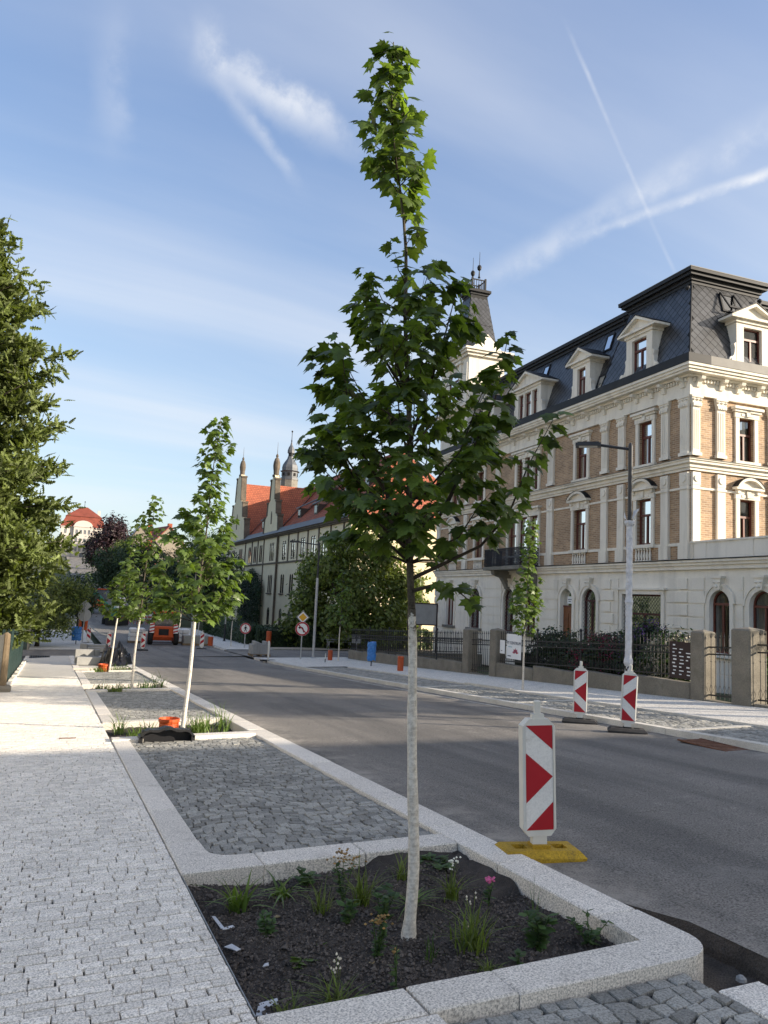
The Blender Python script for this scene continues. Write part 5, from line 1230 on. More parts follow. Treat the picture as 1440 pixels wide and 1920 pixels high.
# copper beech and far trees
blob_tree('copper_beech', 'dark purple copper beech standing below the hilltop mansion', (9.0, 150, 4.0), [(0,0,6,3.4,3.2,3.6),(-1.6,0,4.2,2.6,2.4,2.6),(1.8,0,4.4,2.4,2.4,2.8),(.3,0,8.6,2.0,2,2.0),(-.5,-1,2.6,3.2,2,2)], 9000, .50, 'beech_leaf', .5, 3)
FT = [('dark tree hanging over the foot of the hill road', 7.6,118, 8.0,3.0,'dark_leaf'), ('green tree left of the copper beech by the hill road', 9.6,205,9,3.2,'dark_leaf'),
 ('dark tree directly behind the orange loader', 11.5,84, 8.5,3.4,'dark_leaf'), ('dark tree between the loader and the ivy wall', 14.0,76, 8.0,3.4,'dark_leaf'), ('dark tree left of the loader, over the junction', 10.2,96, 9.5,3.6,'dark_leaf'),
 ('dark tree rising above the young maple in the second planter', 16.0,92, 10.5,3.8,'dark_leaf'), ('light green tree up the hill beside the slate roof', 9.8,128, 9.0,3.0,'linden_leaf'),
 ('leafy tree left of the hill road, low in front of the mansion', -6.2,170, 8,3.6,'linden_leaf'), ('broad tree beside the mansion on its right', 19,290, 13,6,'dark_leaf'), ('broad tree beside the mansion on its left', -9,280, 14,7,'dark_leaf'), ('tree at the right end of the far houses', 27,150, 12,5,'dark_leaf'), ('tall tree behind the conifer, mostly hidden', -9,75, 11,5,'dark_leaf'), ('tree behind the green fence, half hidden by the conifer', -6.5,50, 8,3.4,'dark_leaf')]
for i, (lab, x, y, h, r_, lm) in enumerate(FT):
    q = random.Random(40+i); lb = [(0,0,h*.62,r_*.8,r_*.8,h*.3)]+[(q.uniform(-.6,.6)*r_, q.uniform(-.6,.6)*r_, h*q.uniform(.3,.85), r_*q.uniform(.4,.6), r_*q.uniform(.4,.6), h*.16) for _ in range(7)]
    far = y > 180
    blob_tree('street_tree', lab, (x, y, G(x,y)-.2), lb, 3500 if far else 7000, .6 if far else .30, lm, .22, h*.4, limbs=8)
# garden trees beyond the right edge of the view; they shade part of the road
for i, (x, y, z) in enumerate(((19.4, 7.2, 5.9), (22.5, 3.6, 7.2))):
    blob_tree('garden_tree', ('garden tree out of view, nearest the viewpoint on the sunny side','garden tree out of view, next to the terrace')[i], (x, y, .1), [(0,0,z,1.7,1.7,1.5),(.8,.3,z-1.2,1.3,1.3,1),(-.7,-.4,z-.9,1.4,1.2,1)], 4500, .2, 'dark_leaf', .14, z*.7)
# ---- hedges, ivy, rhododendrons
def hedge(label, x0, x1, y0, y1, zb, h, n, lm='hedge_leaf', name='hedge', top=0.05, cat='hedge', lsz=.10):
    t = thing(name, label, cat, ((x0+x1)/2, (y0+y1)/2, zb)); wx, wy = (x1-x0)/2, (y1-y0)/2
    u = NR.rand(n,3)*2-1; f = NR.randint(0,5,n)
    u[f==0,0] = 1; u[f==1,0] = -1; u[f==2,1] = 1; u[f==3,1] = -1; u[f==4,2] = 1
    p = u*np.array([wx,wy,h/2])+np.array([0,0,h/2])+NR.randn(n,3)*.05; nrm = unit(u+NR.randn(n,3)*.7+np.array([0,0,.3]))
    p[:,2] += .06*np.sin(p[:,0]*2.1)+.05*np.sin(p[:,1]*3.3)
    V, F, rn = leaves(p, nrm, NR.randn(n,3), lsz*(.6+.7*NR.rand(n))); link('foliage', np_mesh('foliage', V, F, lm, rn), t, 'stuff')
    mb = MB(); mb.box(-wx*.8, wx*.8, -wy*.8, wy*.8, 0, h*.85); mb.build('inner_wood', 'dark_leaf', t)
    return t
hedge('clipped dark hedge behind the no-pedestrians sign', 11.9, 13.1, 50.5, 66, -2.0, 1.35, 9000, 'dark_leaf', lsz=.14)
hedge('end block of the dark clipped hedge left of the gap', 12.4, 15.0, 49.2, 50.3, -2.0, 1.45, 4000, 'dark_leaf', lsz=.13)
hedge('sunlit leafy hedge below the linden', 16.4, 24.5, 48.2, 49.6, -2.3, 1.75, 9000, 'hedge_leaf', lsz=.15)
hedge('dark hedge block right of the gap, left of the sunlit hedge', 14.9, 16.6, 47.6, 49.0, -2.1, 1.75, 4500, 'dark_leaf', lsz=.13)
t = thing('ivy', 'dark ivy covering the ochre wall between the two gables', 'ivy', (21.5, 90.0, -3.0))
n = 9000; a = NR.rand(n); zt = 1-(NR.rand(n))**1.1; u = (a-.5)*10.5; hmax = 7.4-.28*np.abs(u+.5)**1.6*.5
p = np.stack([-.12-.35*NR.rand(n), u, zt*np.maximum(hmax, 2)+NR.randn(n)*.15], 1); nrm = unit(np.array([-1,0,.4])+NR.randn(n,3)*.45)
V, F, rn = leaves(p, nrm, NR.randn(n,3)+np.array([0,0,-1.2]), .26*(.6+.6*NR.rand(n))); link('foliage', np_mesh('foliage', V, F, 'dark_leaf', rn), t, 'stuff')
mb = MB(); mb.tube([(-.05,-.3,0),(-.05,0,3),(-.05,.4,6)], [.08,.06,.02], 6); mb.build('stem', 'bark_dark', t)
def rhodo(label, x, y, lobes, lm, fl, nfl, zb=None):
    t = blob_tree('rhododendron', label, (x, y, G(14,y)-.15), lobes, 4200, .13, lm, .06, .5, 'shrub', clump=7)
    if fl:
        c, d = crown_pts(lobes, nfl, .95); c = c[d[:,0] < .5]; m_ = 10; p = np.repeat(c, m_, 0)+NR.randn(len(c)*m_,3)*.045
        V, F, rn = leaves(p, unit(NR.randn(len(p),3)+np.array([-.3,0,.4])), NR.randn(len(p),3), .055*(.7+.6*NR.rand(len(p)))); link('blossom', np_mesh('blossom', V, F, fl, rn), t, 'stuff')
rhodo('dark green rhododendron behind the fence, right of the slim maple', 15.0, 20.6, [(0,0,.8,.7,1.0,.8),(.1,.6,1.0,.6,.7,.6),(0,-.6,.9,.6,.7,.6),(0,.1,1.3,.5,.7,.4)], 'dark_leaf', None, 0)
rhodo('crimson rhododendron behind the fence, left of the wrapped lamp post', 15.0, 18.5, [(0,0,.9,.6,.8,.7),(0,.5,.7,.6,.6,.6),(0,-.4,1.1,.5,.6,.5)], 'dark_leaf', 'crimson_flower', 420)
rhodo('purple rhododendron directly behind the wrapped lamp post', 15.2, 17.1, [(0,0,1.1,.55,.6,.8),(.1,-.3,1.4,.5,.5,.6),(0,.3,.7,.5,.5,.5)], 'dark_leaf', 'purple_flower', 260)
rhodo('cream white rhododendron behind the fence, left of the dark notice board', 14.95, 15.75, [(0,0,.9,.55,.65,.7),(0,-.45,1.15,.5,.5,.5),(0,.4,.7,.5,.5,.5)], 'hedge_leaf', 'cream_flower', 700)
rhodo('small green bush behind the iron wicket gate', 15.9, 13.6, [(0,0,.55,.5,.5,.45)], 'hedge_leaf', None, 0)
# ================================================================== PLANTER PLANTS
def soilz(x, y): return G(x, y)-.085
def blade(mb, p, a, h, w, bend, seg=5, mi=0, tw=0):
    o = Vector((cos(a), sin(a), 0)); s = Vector((-sin(a+tw), cos(a+tw), 0)); pts = []
    for i in range(seg+1):
        t = i/seg; c = Vector(p)+o*(bend*h*t**1.8)+Vector((0,0,h*(t-.45*bend*t**2.2))); ww = w*(1-t**2.2)*.5+.0004
        pts += [c-s*ww, c+s*ww]
    mb.add(pts, [(2*i,2*i+1,2*i+3,2*i+2) for i in range(seg)], mi)
def tuft(name, label, x, y, n, h, w, bend, mt='grass_leaf', seed=0, flowers=None, group=None, cat='plant', sz=soilz, spread=.02):
    rr = random.Random(seed+int(x*1000)); t = thing(name, label, cat, (x, y, sz(x, y)), 0, group); mb = MB()
    for i in range(n):
        blade(mb, (rr.gauss(0,spread), rr.gauss(0,spread), -.01), rr.uniform(0,2*pi), 1.25*h*rr.uniform(.5,1.15), 1.5*w*rr.uniform(.7,1.2), bend*rr.uniform(.3,1.5), tw=rr.uniform(-.5,.5))
    mb.build('leaves', mt, t)
    if flowers:
        mb = MB(); fb = MB()
        for i in range(flowers[1]):
            a = rr.uniform(0,2*pi); e = Vector((cos(a)*h*.3*rr.random(), sin(a)*h*.3*rr.random(), h*rr.uniform(.95,1.4))); mb.tube([(0,0,0), e*.5, e], .0015, 4)
            for q in range(flowers[2]): fb.lathe([(.001,-.006),(flowers[3],0),(.001,.008)], 6, e+Vector((rr.gauss(0,.008),rr.gauss(0,.008),rr.gauss(0,.012))))
        mb.build('stalks', mt, t); fb.build('flowers', flowers[0], t)
    return t
def herb(label, x, y, h, n, lsz, mt='herb_leaf', stems=3, spread=.05, shape=None, flowers=None, seed=1, sz=soilz, name='herb'):
    rr = random.Random(seed+int(x*777)); t = thing(name, label, 'plant', (x, y, sz(x,y))); mb = MB(); pos=[]; nr=[]; dr=[]
    for s in range(stems):
        a = rr.uniform(0,2*pi); e = Vector((cos(a)*spread, sin(a)*spread, h*rr.uniform(.75,1.05))); mb.tube([(0,0,-.02), e*.5+Vector((0,0,.02*h)), e], [.004,.003,.002], 5)
        for k in range(n):
            f = (k+.6)/n; p = e*f; b = rr.uniform(0,2*pi); pos.append(p); dr.append((cos(b), sin(b), rr.uniform(-.1,.7))); nr.append((rr.uniform(-.4,.4)-.3*cos(b), rr.uniform(-.4,.4)-.3*sin(b), 1))
    mb.build('stems', 'herb_leaf', t)
    pos = np.array(pos); V, F, rn = leaves(pos, unit(np.array(nr)), np.array(dr), 1.35*lsz*(.7+.5*NR.rand(len(pos))), shape or [(0,0),(.22,.3),(.26,.6),(0,1),(-.26,.6),(-.22,.3)], .2)
    link('leaves', np_mesh('leaves', V, F, mt, rn), t)
    if flowers:
        fb = MB()
        for q in range(flowers[1]): fb.lathe([(.001,-.006),(flowers[2],0),(.001,.007)], 6, (rr.gauss(0,spread*.8), rr.gauss(0,spread*.8), h*rr.uniform(.85,1.1)))
        fb.build('flowers', flowers[0], t)
    return t
gp = 'plants in the near planter'
tuft('strap_leaf_plant', 'largest clump of broad strap leaves by the far left corner of the near planter', 1.16, 4.70, 26, .22, .016, .9, 'strap_leaf', 1, group=gp, spread=.03)
tuft('strap_leaf_plant', 'second clump of strap leaves beside the far kerb of the near planter', 1.47, 4.78, 22, .20, .014, 1.0, 'strap_leaf', 2, group=gp, spread=.025)
herb('low bushy green herb at the far kerb, right of the two strap-leaved clumps', 1.68, 4.98, .09, 9, .05, stems=6, spread=.05)
herb('small fuzzy herb below the largest strap-leaved clump', 1.22, 4.22, .13, 12, .035, stems=6, spread=.035)
herb('single rosette with broad rounded leaves in the open soil', 1.28, 3.83, .04, 5, .085, 'strap_leaf', 2, .015)
herb('tiny pale seedling in the middle of the open soil', 1.46, 4.0, .03, 3, .032, 'strap_leaf', 2, .012)
tuft('grass_clump', 'fine upright grass clump in the middle of the near planter', 1.58, 4.40, 46, .20, .004, .6, 'grass_leaf', 4, group=gp)
herb('leafy stem with reddish foot left of the maple trunk', 1.68, 4.20, .17, 16, .045, stems=3, spread=.03)
tuft('grass_clump', 'tall grass clump behind the maple trunk on its left', 1.87, 4.48, 44, .27, .006, .8, 'grass_leaf', 5, group=gp)
herb('bronze flowered spurge standing at the far kerb', 1.80, 4.62, .26, 16, .03, stems=5, spread=.06, flowers=('bronze_flower', 40, .010))
herb('leafy bush touching the maple trunk on its left', 1.90, 4.22, .18, 12, .05, stems=5, spread=.06)
tuft('grass_clump', 'arching grass clump just right of the maple trunk', 2.14, 4.35, 34, .17, .008, 1.3, 'strap_leaf', 6, group=gp)
tuft('grass_clump', 'grass clump with small white flowers right of the maple', 2.45, 4.42, 40, .17, .005, .8, 'grass_leaf', 7, flowers=('white_flower', 6, 3, .008), group=gp)
herb('low creeping green mat in the far right corner of the near planter', 2.60, 4.98, .06, 14, .045, stems=12, spread=.13)
tuft('grass_clump', 'loose fine grass behind the white flowered clump', 2.30, 4.86, 30, .18, .004, .8, 'grass_leaf', 8, group=gp)
herb('spurge with orange brown flower heads in front of the trunk', 1.66, 3.75, .20, 18, .028, stems=6, spread=.035, flowers=('bronze_flower', 26, .009))
tuft('grass_clump', 'thin sparse tuft in front of the trunk on the right', 1.93, 3.68, 16, .11, .004, .6, 'herb_leaf', 9, group=gp)
tuft('grass_clump', 'dense light green grass clump in the right half of the near planter', 2.17, 3.68, 80, .21, .006, .7, 'grass_leaf', 10, flowers=('cream_flower', 3, 2, .006), group=gp, spread=.035)
herb('leafy shrublet by the road side kerb', 2.52, 3.60, .17, 13, .055, stems=6, spread=.06)
tuft('grass_clump', 'upright wiry grass blades rising behind the leafy shrublet', 2.58, 3.72, 14, .26, .003, .3, 'herb_leaf', 11, group=gp)
pk = herb('pink flowered plant beside the road side kerb', 2.62, 4.26, .14, 6, .035, stems=3, spread=.02, flowers=('pink_flower', 26, .010))
tuft('grass_clump', 'low round tuft near the front kerb, right side', 2.12, 3.42, 60, .07, .003, 1.0, 'grass_leaf', 12, group=gp)
herb('small leafy sprig by the front kerb under the shrublet', 2.28, 3.42, .08, 5, .04, stems=2, spread=.02)
tuft('grass_clump', 'wide grass tuft with seed heads at the front kerb', 1.30, 3.36, 60, .16, .005, .9, 'grass_leaf', 13, flowers=('cream_flower', 4, 3, .006), group=gp, spread=.03)
tuft('grass_clump', 'grass tuft in the near left corner, beside the pale fabric scrap', 1.08, 3.34, 34, .13, .004, .8, 'grass_leaf', 14, group=gp)
herb('thin flowering stem near the front kerb', 1.62, 3.42, .20, 8, .03, stems=2, spread=.02, flowers=('bronze_flower', 5, .007))
herb('straggling weed against the inside of the road side kerb', 2.80, 3.52, .14, 10, .04, stems=5, spread=.10)
# scraps of pale root fabric and fallen leaves on the soil
mat('dead_leaf', (.30,.24,.13), .8, .3, 20, rnd=.3, bump=0)
def scrap(label, x, y, pts, mt='felt', z=.012):
    mb = MB(); mb.prism([(px*.62, py*.62, z-.008+R.uniform(0,.006)) for px, py in pts], (0,0,-.004)); o = mb.build('fabric_scrap' if mt == 'felt' else 'fallen_leaf', mt, None, loc=(x, y, soilz(x,y)+.015)); return tag(o, label, 'scrap' if mt == 'felt' else 'leaf')
scrap('long pale fabric scrap along the paver edge below the strap leaves', .99, 4.45, [(0,.22),(.03,.2),(.06,-.05),(.14,-.03),(.15,-.07),(.03,-.10)])
scrap('pale torn fabric scrap half way along the paver edge', .99, 4.12, [(-.03,.06),(.04,.08),(.09,-.04),(.05,-.06),(.02,0)])
scrap('pale angular fabric scrap in the near left corner', .97, 3.45, [(-.03,-.08),(.05,-.10),(.06,.0),(.16,.02),(.17,.09),(.03,.07)])
scrap('small pale fabric corner in the left soil', 1.10, 3.86, [(0,0),(.05,.0),(.06,.05),(.02,.02)])
for i, (x, y, l) in enumerate(((1.33,4.44,'curled dry leaf by the fine upright grass'), (2.28,3.9,'pale dry leaf right of the light green grass clump'), (1.99,3.36,'yellowish dry leaf by the front kerb'), (1.6,3.68,'russet dry leaf under the orange brown spurge'))): scrap(l, x, y, [(-.03,0),(0,-.02),(.035,.005),(.01,.03)], 'dead_leaf', .02)
# further planters
gq = 'plants in the second planter'
for i, (x, y, n, h, l) in enumerate(((1.12,12.9,30,.30,'tall grass at the far left corner of the second planter'), (1.30,12.3,40,.20,'grass clump left in the second planter'), (1.52,12.6,40,.22,'grass clump behind the black inlet'), (1.75,12.2,36,.18,'low grass left of the orange bucket'), (2.25,12.3,70,.32,'bright grass clump right of the second maple'), (2.42,12.7,50,.26,'broad grass clump at the far kerb of the second planter'), (2.62,12.4,30,.24,'grass clump near the road side of the second planter'), (2.78,13.1,24,.42,'tall wiry seed stalks in the far right corner of the second planter'))):
    tuft('grass_clump', l, x, y, n, h, .010, .7, 'strap_leaf', 30+i, group=gq, spread=.06)
for i, (x, y, n, h, l) in enumerate(((1.35,21.5,60,.2,'grass strip left in the third planter'), (1.62,20.2,70,.22,'grass spilling through the kerb gap of the third planter'), (1.8,21.3,60,.2,'grass behind the kerb gap of the third planter'), (2.45,21.4,50,.25,'grass right of the third maple'), (2.75,21.9,30,.5,'tall dark stalk in the third planter'))):
    tuft('grass_clump', l, x, y, n, h, .012, .7, 'herb_leaf' if i != 1 else 'grass_leaf', 50+i, group='plants in the third planter', spread=.12)
for i, (x, y, n, h, l) in enumerate(((1.7,29.1,90,.28,'grass spilling over the kerb of the fourth planter'), (2.35,29.6,70,.3,'yellow green grass right of the fourth maple'), (2.7,29.8,50,.3,'grass by the road side of the fourth planter'))):
    tuft('grass_clump', l, x, y, n, h, .014, .7, 'strap_leaf', 60+i, group='plants in the fourth planter', spread=.15)

# ================================================================== STREET FURNITURE
mat('sign_white', (.80,.78,.74), .45, .05, 3, .08, 80, bump=.08, dirt=((.42,.38,.31), 9, .58, .45)); mat('sign_red', (.42,.012,.022), .42, .08, 6, bump=.05, dirt=((.50,.30,.28), 26, .66, .7))
mat('plastic_white', (.68,.66,.60), .5, .06, 4, bump=.05, dirt=((.38,.34,.28), 6, .60, .5))
mat('rubber_yellow', (.42,.26,.018), .75, .25, 5, .3, 70, .4, 50, .006, dirt=((.10,.08,.05), 7, .56, .6)); mat('rubber_black', (.035,.034,.034), .85, .3, 6, .2, 60, .3, 40)
mat('orange_plastic', (.52,.085,.018), .45, .12, 4, bump=.05); mat('orange_bin', (.42,.075,.02), .5, .1, 4, bump=.05); mat('blue_wrap', (.045,.19,.50), .35, .2, 8, bump=.8, bs=9, bd=.05)
mat('galv', (.42,.43,.44), .45, .1, 4, metal=.5, bump=.05); mat('foil', (.60,.61,.64), .3, .15, 12, bump=.9, bs=26, bd=.03); mat('black_plastic', (.012,.012,.013), .45, .3, 8, .2, 90, .6, 110, .006)
mat('lamp_grey', (.035,.037,.042), .4, .15, 4, metal=.3, bump=0); mat('tarp', (.008,.008,.010), .3, .3, 4, bump=.8, bs=7, bd=.06); mat('concrete', (.20,.18,.145), .92, .2, 2, .25, 60, .35, 30, .01, dirt=((.10,.10,.07), 3, .52, .5)); mat('concrete_grey', (.33,.33,.32), .9, .12, 2, .2, 60, .2, 30)
def delineator(label, x, y, rz, lean=0, base='rubber_yellow', arrow='right', roadz=None, style='arrow', h=.83):
    z = G(x, y)+road_off(x, y)+.004 if roadz is None else roadz
    t = thing('traffic_delineator', label, 'delineator', (x, y, z), rz, 'red and white delineators')
    # base with recessed handles
    bs_ = Matrix.Diagonal((.74,.80,.85,1))
    mb = MB(); mb.prism([(-.42,-.17,0),(-.36,-.19,0),(.36,-.19,0),(.42,-.17,0),(.42,.17,0),(.36,.19,0),(-.36,.19,0),(-.42,.17,0)], (0,0,.035))
    mb.add([(-.42,-.19,.034),(.42,-.19,.034),(.42,.19,.034),(-.42,.19,.034),(-.36,-.14,.085),(.36,-.14,.085),(.36,.14,.085),(-.36,.14,.085)], [(0,1,5,4),(1,2,6,5),(2,3,7,6),(3,0,4,7)])
    for x0, x1 in ((-.36,-.27),(-.14,.14),(.27,.36)): mb.box(x0, x1, -.139, .139, .05, .0851)
    for x0, x1 in ((-.27,-.14),(.14,.27)): mb.box(x0, x1, -.139, -.06, .05, .0849); mb.box(x0, x1, .06, .139, .05, .0849); mb.box(x0, x1, -.06, .06, .03, .05)
    mb.box(-.09,.09,-.07,.07,.085,.11)
    mb.xf(bs_); mb.build('base', base, t)
    M = Matrix.Rotation(lean, 4, 'Y'); W_ = .125; z0, z1 = .15, .15+h
    mb = MB(); mb.prism([(-W_,-.03,z0+.05),(-W_+.04,-.03,z0),(W_-.04,-.03,z0),(W_,-.03,z0+.05),(W_,-.03,z1-.05),(W_-.05,-.03,z1),(-W_+.05,-.03,z1),(-W_,-.03,z1-.05)], (0,.085,0))
    mb.prism([(-W_,-.031,z0+.05),(-W_+.018,-.037,z0+.06),(-W_+.018,-.037,z1-.06),(-W_,-.031,z1-.05)], (0,.004,0)); mb.prism([(W_,-.031,z0+.05),(W_,-.031,z1-.05),(W_-.018,-.037,z1-.06),(W_-.018,-.037,z0+.06)], (0,.004,0))
    mb.xf(M); bd_ = mb.build('board', 'plastic_white', t)
    mb = MB(); mb.box(-.055,.055,-.025,.025,z0-.06,z0+.002); mb.box(-.04,.04,-.02,.02,.1,z0-.058); mb.xf(M); mb.build('stem', 'plastic_white', t)
    mb = MB(); mb.box(-.045,.045,-.022,.022,z1,z1+.035); mb.cbox(-.024,.024,-.018,.018,z1+.033,z1+.13,.006); mb.xf(M); mb.build('lamp_socket', 'plastic_white', t)
    a = W_-.022; b0, b1 = z0+.045, z1-.045; H_ = b1-b0; yy = -.0312
    mb = MB(); mb.poly([(-a,yy,b0),(a,yy,b0),(a,yy,b1),(-a,yy,b1)]); mb.xf(M); pn = mb.build('reflective_sheet', 'sign_white', t)
    if style == 'arrow': polys = [[(-a,b0+H_*.735),(a,b0+H_*.505),(-a,b0+H_*.255)], [(-a,b1),(a,b1),(a,b1-H_*.235)], [(a,b0),(a,b0+H_*.265),(-a,b0)]]
    else: polys = [[(-a,b0+H_*(f+.22)),(-a,b0+H_*f),(a,b0+H_*(f-.22)),(a,b0+H_*f)] for f in (.36,.80)]+[[(a,b0+H_*.9),(a,b1),(.02,b1)]] 
    for pts in polys:
        if arrow == 'left': pts = [(-u_, v_) for u_, v_ in pts][::-1]
        pts = [(u_, min(max(v_, b0), b1)) for u_, v_ in pts]
        mb = MB(); mb.poly([(u_, yy-.0015, v_) for u_, v_ in pts]); n0 = Vector(mb.v[1])-Vector(mb.v[0]); mb.xf(M); mb.build('red_marking', 'sign_red', pn)
    return t
face = radians(-8)
delineator('tall arrow delineator on a yellow rubber foot beside the near planter', 3.40, 4.86, radians(-13), radians(-2.2))
delineator('arrow delineator at the far kerb standing left of the wrapped lamp post', 9.02, 11.72, radians(-38), radians(.5), 'rubber_black', 'left')
delineator('arrow delineator at the far kerb in front of the wrapped lamp post', 8.95, 10.37, radians(-36), radians(2.5), 'rubber_black', 'left')
delineator('arrow delineator in mid road, in front of the orange loader', 4.83, 45.1, radians(-6), 0, 'rubber_black')
delineator('arrow delineator partly behind the fourth maple trunk', 2.95, 44.2, radians(-4), radians(1), 'rubber_black')
delineator('striped delineator left of the stacked kerbstones', 2.21, 51.0, 0, 0, 'rubber_black', style='stripe')
delineator('small striped delineator beside an orange bin at the far kerb', 8.37, 46.7, radians(-8), 0, 'rubber_black', 'left', style='stripe')
# lamp posts
def lamp(label, x, y, z, H, arm, wrap_h, mtop, mlow, armdir):
    t = thing('street_lamp', label, 'street lamp', (x, y, z), 0, 'street lamps')
    mb = MB(); mb.lathe([(.13,0),(.13,.03),(.07,.06),(.065,wrap_h)], 12); mb.build('lower_pole', mlow, t, smooth=False)
    mb = MB(); mb.lathe([(.048,wrap_h-.05),(.045,H),(.02,H+.06)], 12); mb.build('upper_pole', mtop, t)
    d = Vector(armdir).normalized(); s = Vector((-d.y, d.x, 0)); e = d*arm+Vector((0,0,H+.02))
    mb = MB(); mb.tube([(0,0,H-.08), e], .03, 6); mb.build('arm', mtop, t)
    mb = MB(); mb.box(-.02,.50,-.13,.13,-.03,.035); mb.box(.02,.46,-.10,.10,.035,.06); mb.xf(Matrix.Translation(e) @ Matrix.Rotation(atan2(d.y,d.x),4,'Z')); hd = mb.build('lamp_head', mtop, t)
    mb = MB(); mb.box(.05,.43,-.09,.09,-.035,-.031); mb.xf(Matrix.Translation(e) @ Matrix.Rotation(atan2(d.y,d.x),4,'Z')); mb.build('lens', 'plastic_white', hd)
    return t
lp = lamp('dark street lamp with post still wrapped in silvery foil', 10.85, 12.56, G(10.85,12.56), 5.42, .62, .9, 'lamp_grey', 'lamp_grey', (-.85,.69,0))
mb = MB(); rr = random.Random(3); pr_ = []
for i in range(58): z = .3+i*.062; pr_.append((.066+rr.uniform(-.003,.005)+(.022 if i in (10,11,30) else 0)+(.035 if i > 55 else 0), z))
mb.lathe(pr_, 14)
for v in range(len(mb.v)): mb.v[v] = (mb.v[v][0]+rr.uniform(-.004,.004), mb.v[v][1]+rr.uniform(-.004,.004), mb.v[v][2])
mb.add([(.05,0,3.85),(.2,.02,4.0),(.24,-.02,4.12),(.12,.03,4.05)], [(0,1,2,3)]); mb.add([(-.05,.02,3.82),(-.16,.0,3.9),(-.1,.04,4.02)], [(0,1,2)])
mb.build('foil_wrap', 'foil', lp)
lamp('street lamp with long grey arm on the corner before the linden', 12.2, 37.1, G(12.2,37.1), 5.75, 1.0, 4.0, 'lamp_grey', 'galv', (-.95,.3,0))
lamp('distant street lamp behind the orange loader', 9.9, 60, G(9.9,60), 6.0, .8, 4.2, 'lamp_grey', 'galv', (-1,.1,0))
lamp('street lamp standing in front of the ivy wall', 11.2, 54, G(11.2,54), 6.0, .8, 1.2, 'galv', 'lamp_grey', (-1,.1,0))
# ---- villa fence: coped plinth, pillars, iron panels bar by bar
fx = 13.98
def pillar(label, y, h, wd=.42):
    t = thing('gate_pillar', label, 'pillar', (fx+.05, y, G(fx,y)-.05), 0, 'concrete fence pillars'); mb = MB(); mb.cbox(-wd/2, wd/2, -wd/2, wd/2, 0, h, .03); mb.build('shaft', 'concrete', t)
    mb = MB(); mb.add([(-wd/2+.03,-wd/2+.03,h+.001),(wd/2-.03,-wd/2+.03,h+.001),(wd/2-.03,wd/2-.03,h+.001),(-wd/2+.03,wd/2-.03,h+.001),(0,0,h+.05)], [(0,1,4),(1,2,4),(2,3,4),(3,0,4)]); mb.build('cap', 'concrete', t); return t
pillar('concrete gate pillar left of the lotus sign, farther one', 24.6, 1.62); pillar('concrete gate pillar right beside the lotus sign', 22.72, 1.62)
pillar('weathered concrete gate pillar right of the dark notice board', 13.70, 1.62); pillar('widest weathered gate pillar at the right edge', 12.42, 1.68, .52)
bar_me = {}
def fence(label, y0, y1, h, plinth=.42, name='iron_fence', kind=0, x=fx, cat='fence', group='villa street fence', step=.125):
    ym = (y0+y1)/2; zb = G(x, ym); t = thing(name, label, cat, (x, ym, zb), 0, group); sl = (G(x,y1)-G(x,y0))/(y1-y0)
    if plinth:
        n = max(1, round((y1-y0)/2.0))
        for k in range(n):
            a, b = y0+(y1-y0)*k/n-ym, y0+(y1-y0)*(k+1)/n-ym; zc_ = sl*(a+b)/2
            mb = MB(); mb.cbox(-.14,.14,a+.004,b-.004,zc_-.6,zc_+plinth,.012); mb.build('plinth_block', 'concrete', t)
    for zr in (plinth+.10, h-.22, h-.38):
        mb = MB(); v = []
        for yy in (y0-ym, y1-ym): v += [(-.012,yy,sl*yy+zr),(.012,yy,sl*yy+zr),(.012,yy,sl*yy+zr+.035),(-.012,yy,sl*yy+zr+.035)]
        mb.add(v, [(0,1,5,4),(1,2,6,5),(2,3,7,6),(3,0,4,7),(0,3,2,1),(4,5,6,7)]); mb.build('rail', 'iron', t)
    k_ = (round(h,2), round(plinth,2))
    if k_ not in bar_me:
        mb = MB(); mb.tube([(0,0,plinth+.03),(0,0,h)], .009, 5); mb.lathe([(.009,h),(.022,h+.03),(.012,h+.06),(.002,h+.13)], 5); mb.lathe([(.009,h*.62),(.018,h*.63),(.009,h*.64)], 5)
        for q in (-1,1): mb.tube([(0,q*.012,h-.20),(0,q*.045,h-.27),(0,q*.02,h-.33)], .005, 4)
        for q in (-1,1): mb.tube([(0,q*.012,plinth+.14),(0,q*.05,plinth+.24),(0,q*.015,plinth+.34)], .005, 4)
        bar_me[k_] = mb.mesh('bar', 'iron')
    n = int((y1-y0)/step)
    for i in range(n):
        yy = y0+(i+.5)*(y1-y0)/n-ym; o = link('bar', bar_me[k_], t); o.location = (0, yy, sl*yy)
    for yy in np.linspace(y0, y1, max(2, round((y1-y0)/2.3)+1))[1:-1]:
        mb = MB(); mb.tube([(0.02,0,0),(0.02,0,h+.1)], .024, 7); mb.lathe([(.02,h+.1),(.05,h+.15),(.02,h+.2)], 8, (.02,0,0)); o = mb.build('post', 'iron', t); o.location = (0, yy-ym, sl*(yy-ym))
    return t
fence('long iron fence on concrete plinth between the lotus sign and the dark notice board', 13.92, 22.48, 1.42)
fence('iron fence on plinth left of the farther gate pillar, toward the side street', 24.85, 36.5, 1.42)
fence('iron wicket gate between the two pillars by the lotus sign', 22.96, 24.36, 1.40, .02, 'iron_gate', cat='gate', group='iron gates')
fence('iron wicket gate between the two weathered pillars on the right', 12.72, 13.48, 1.42, .02, 'iron_gate', cat='gate', group='iron gates')
fence('wide iron gate cut off by the right edge', 8.6, 12.14, 1.5, .02, 'iron_gate', cat='gate', group='iron gates')
ft = thing('iron_fence', 'iron fence along the side street before the villa', 'fence', (fx, 36.6, G(fx,36.6)), radians(-4), 'villa street fence')
for i in range(80): o = link('bar', bar_me[(1.42,.42)], ft); o.location = (.15+i*.125, 0, -.05)
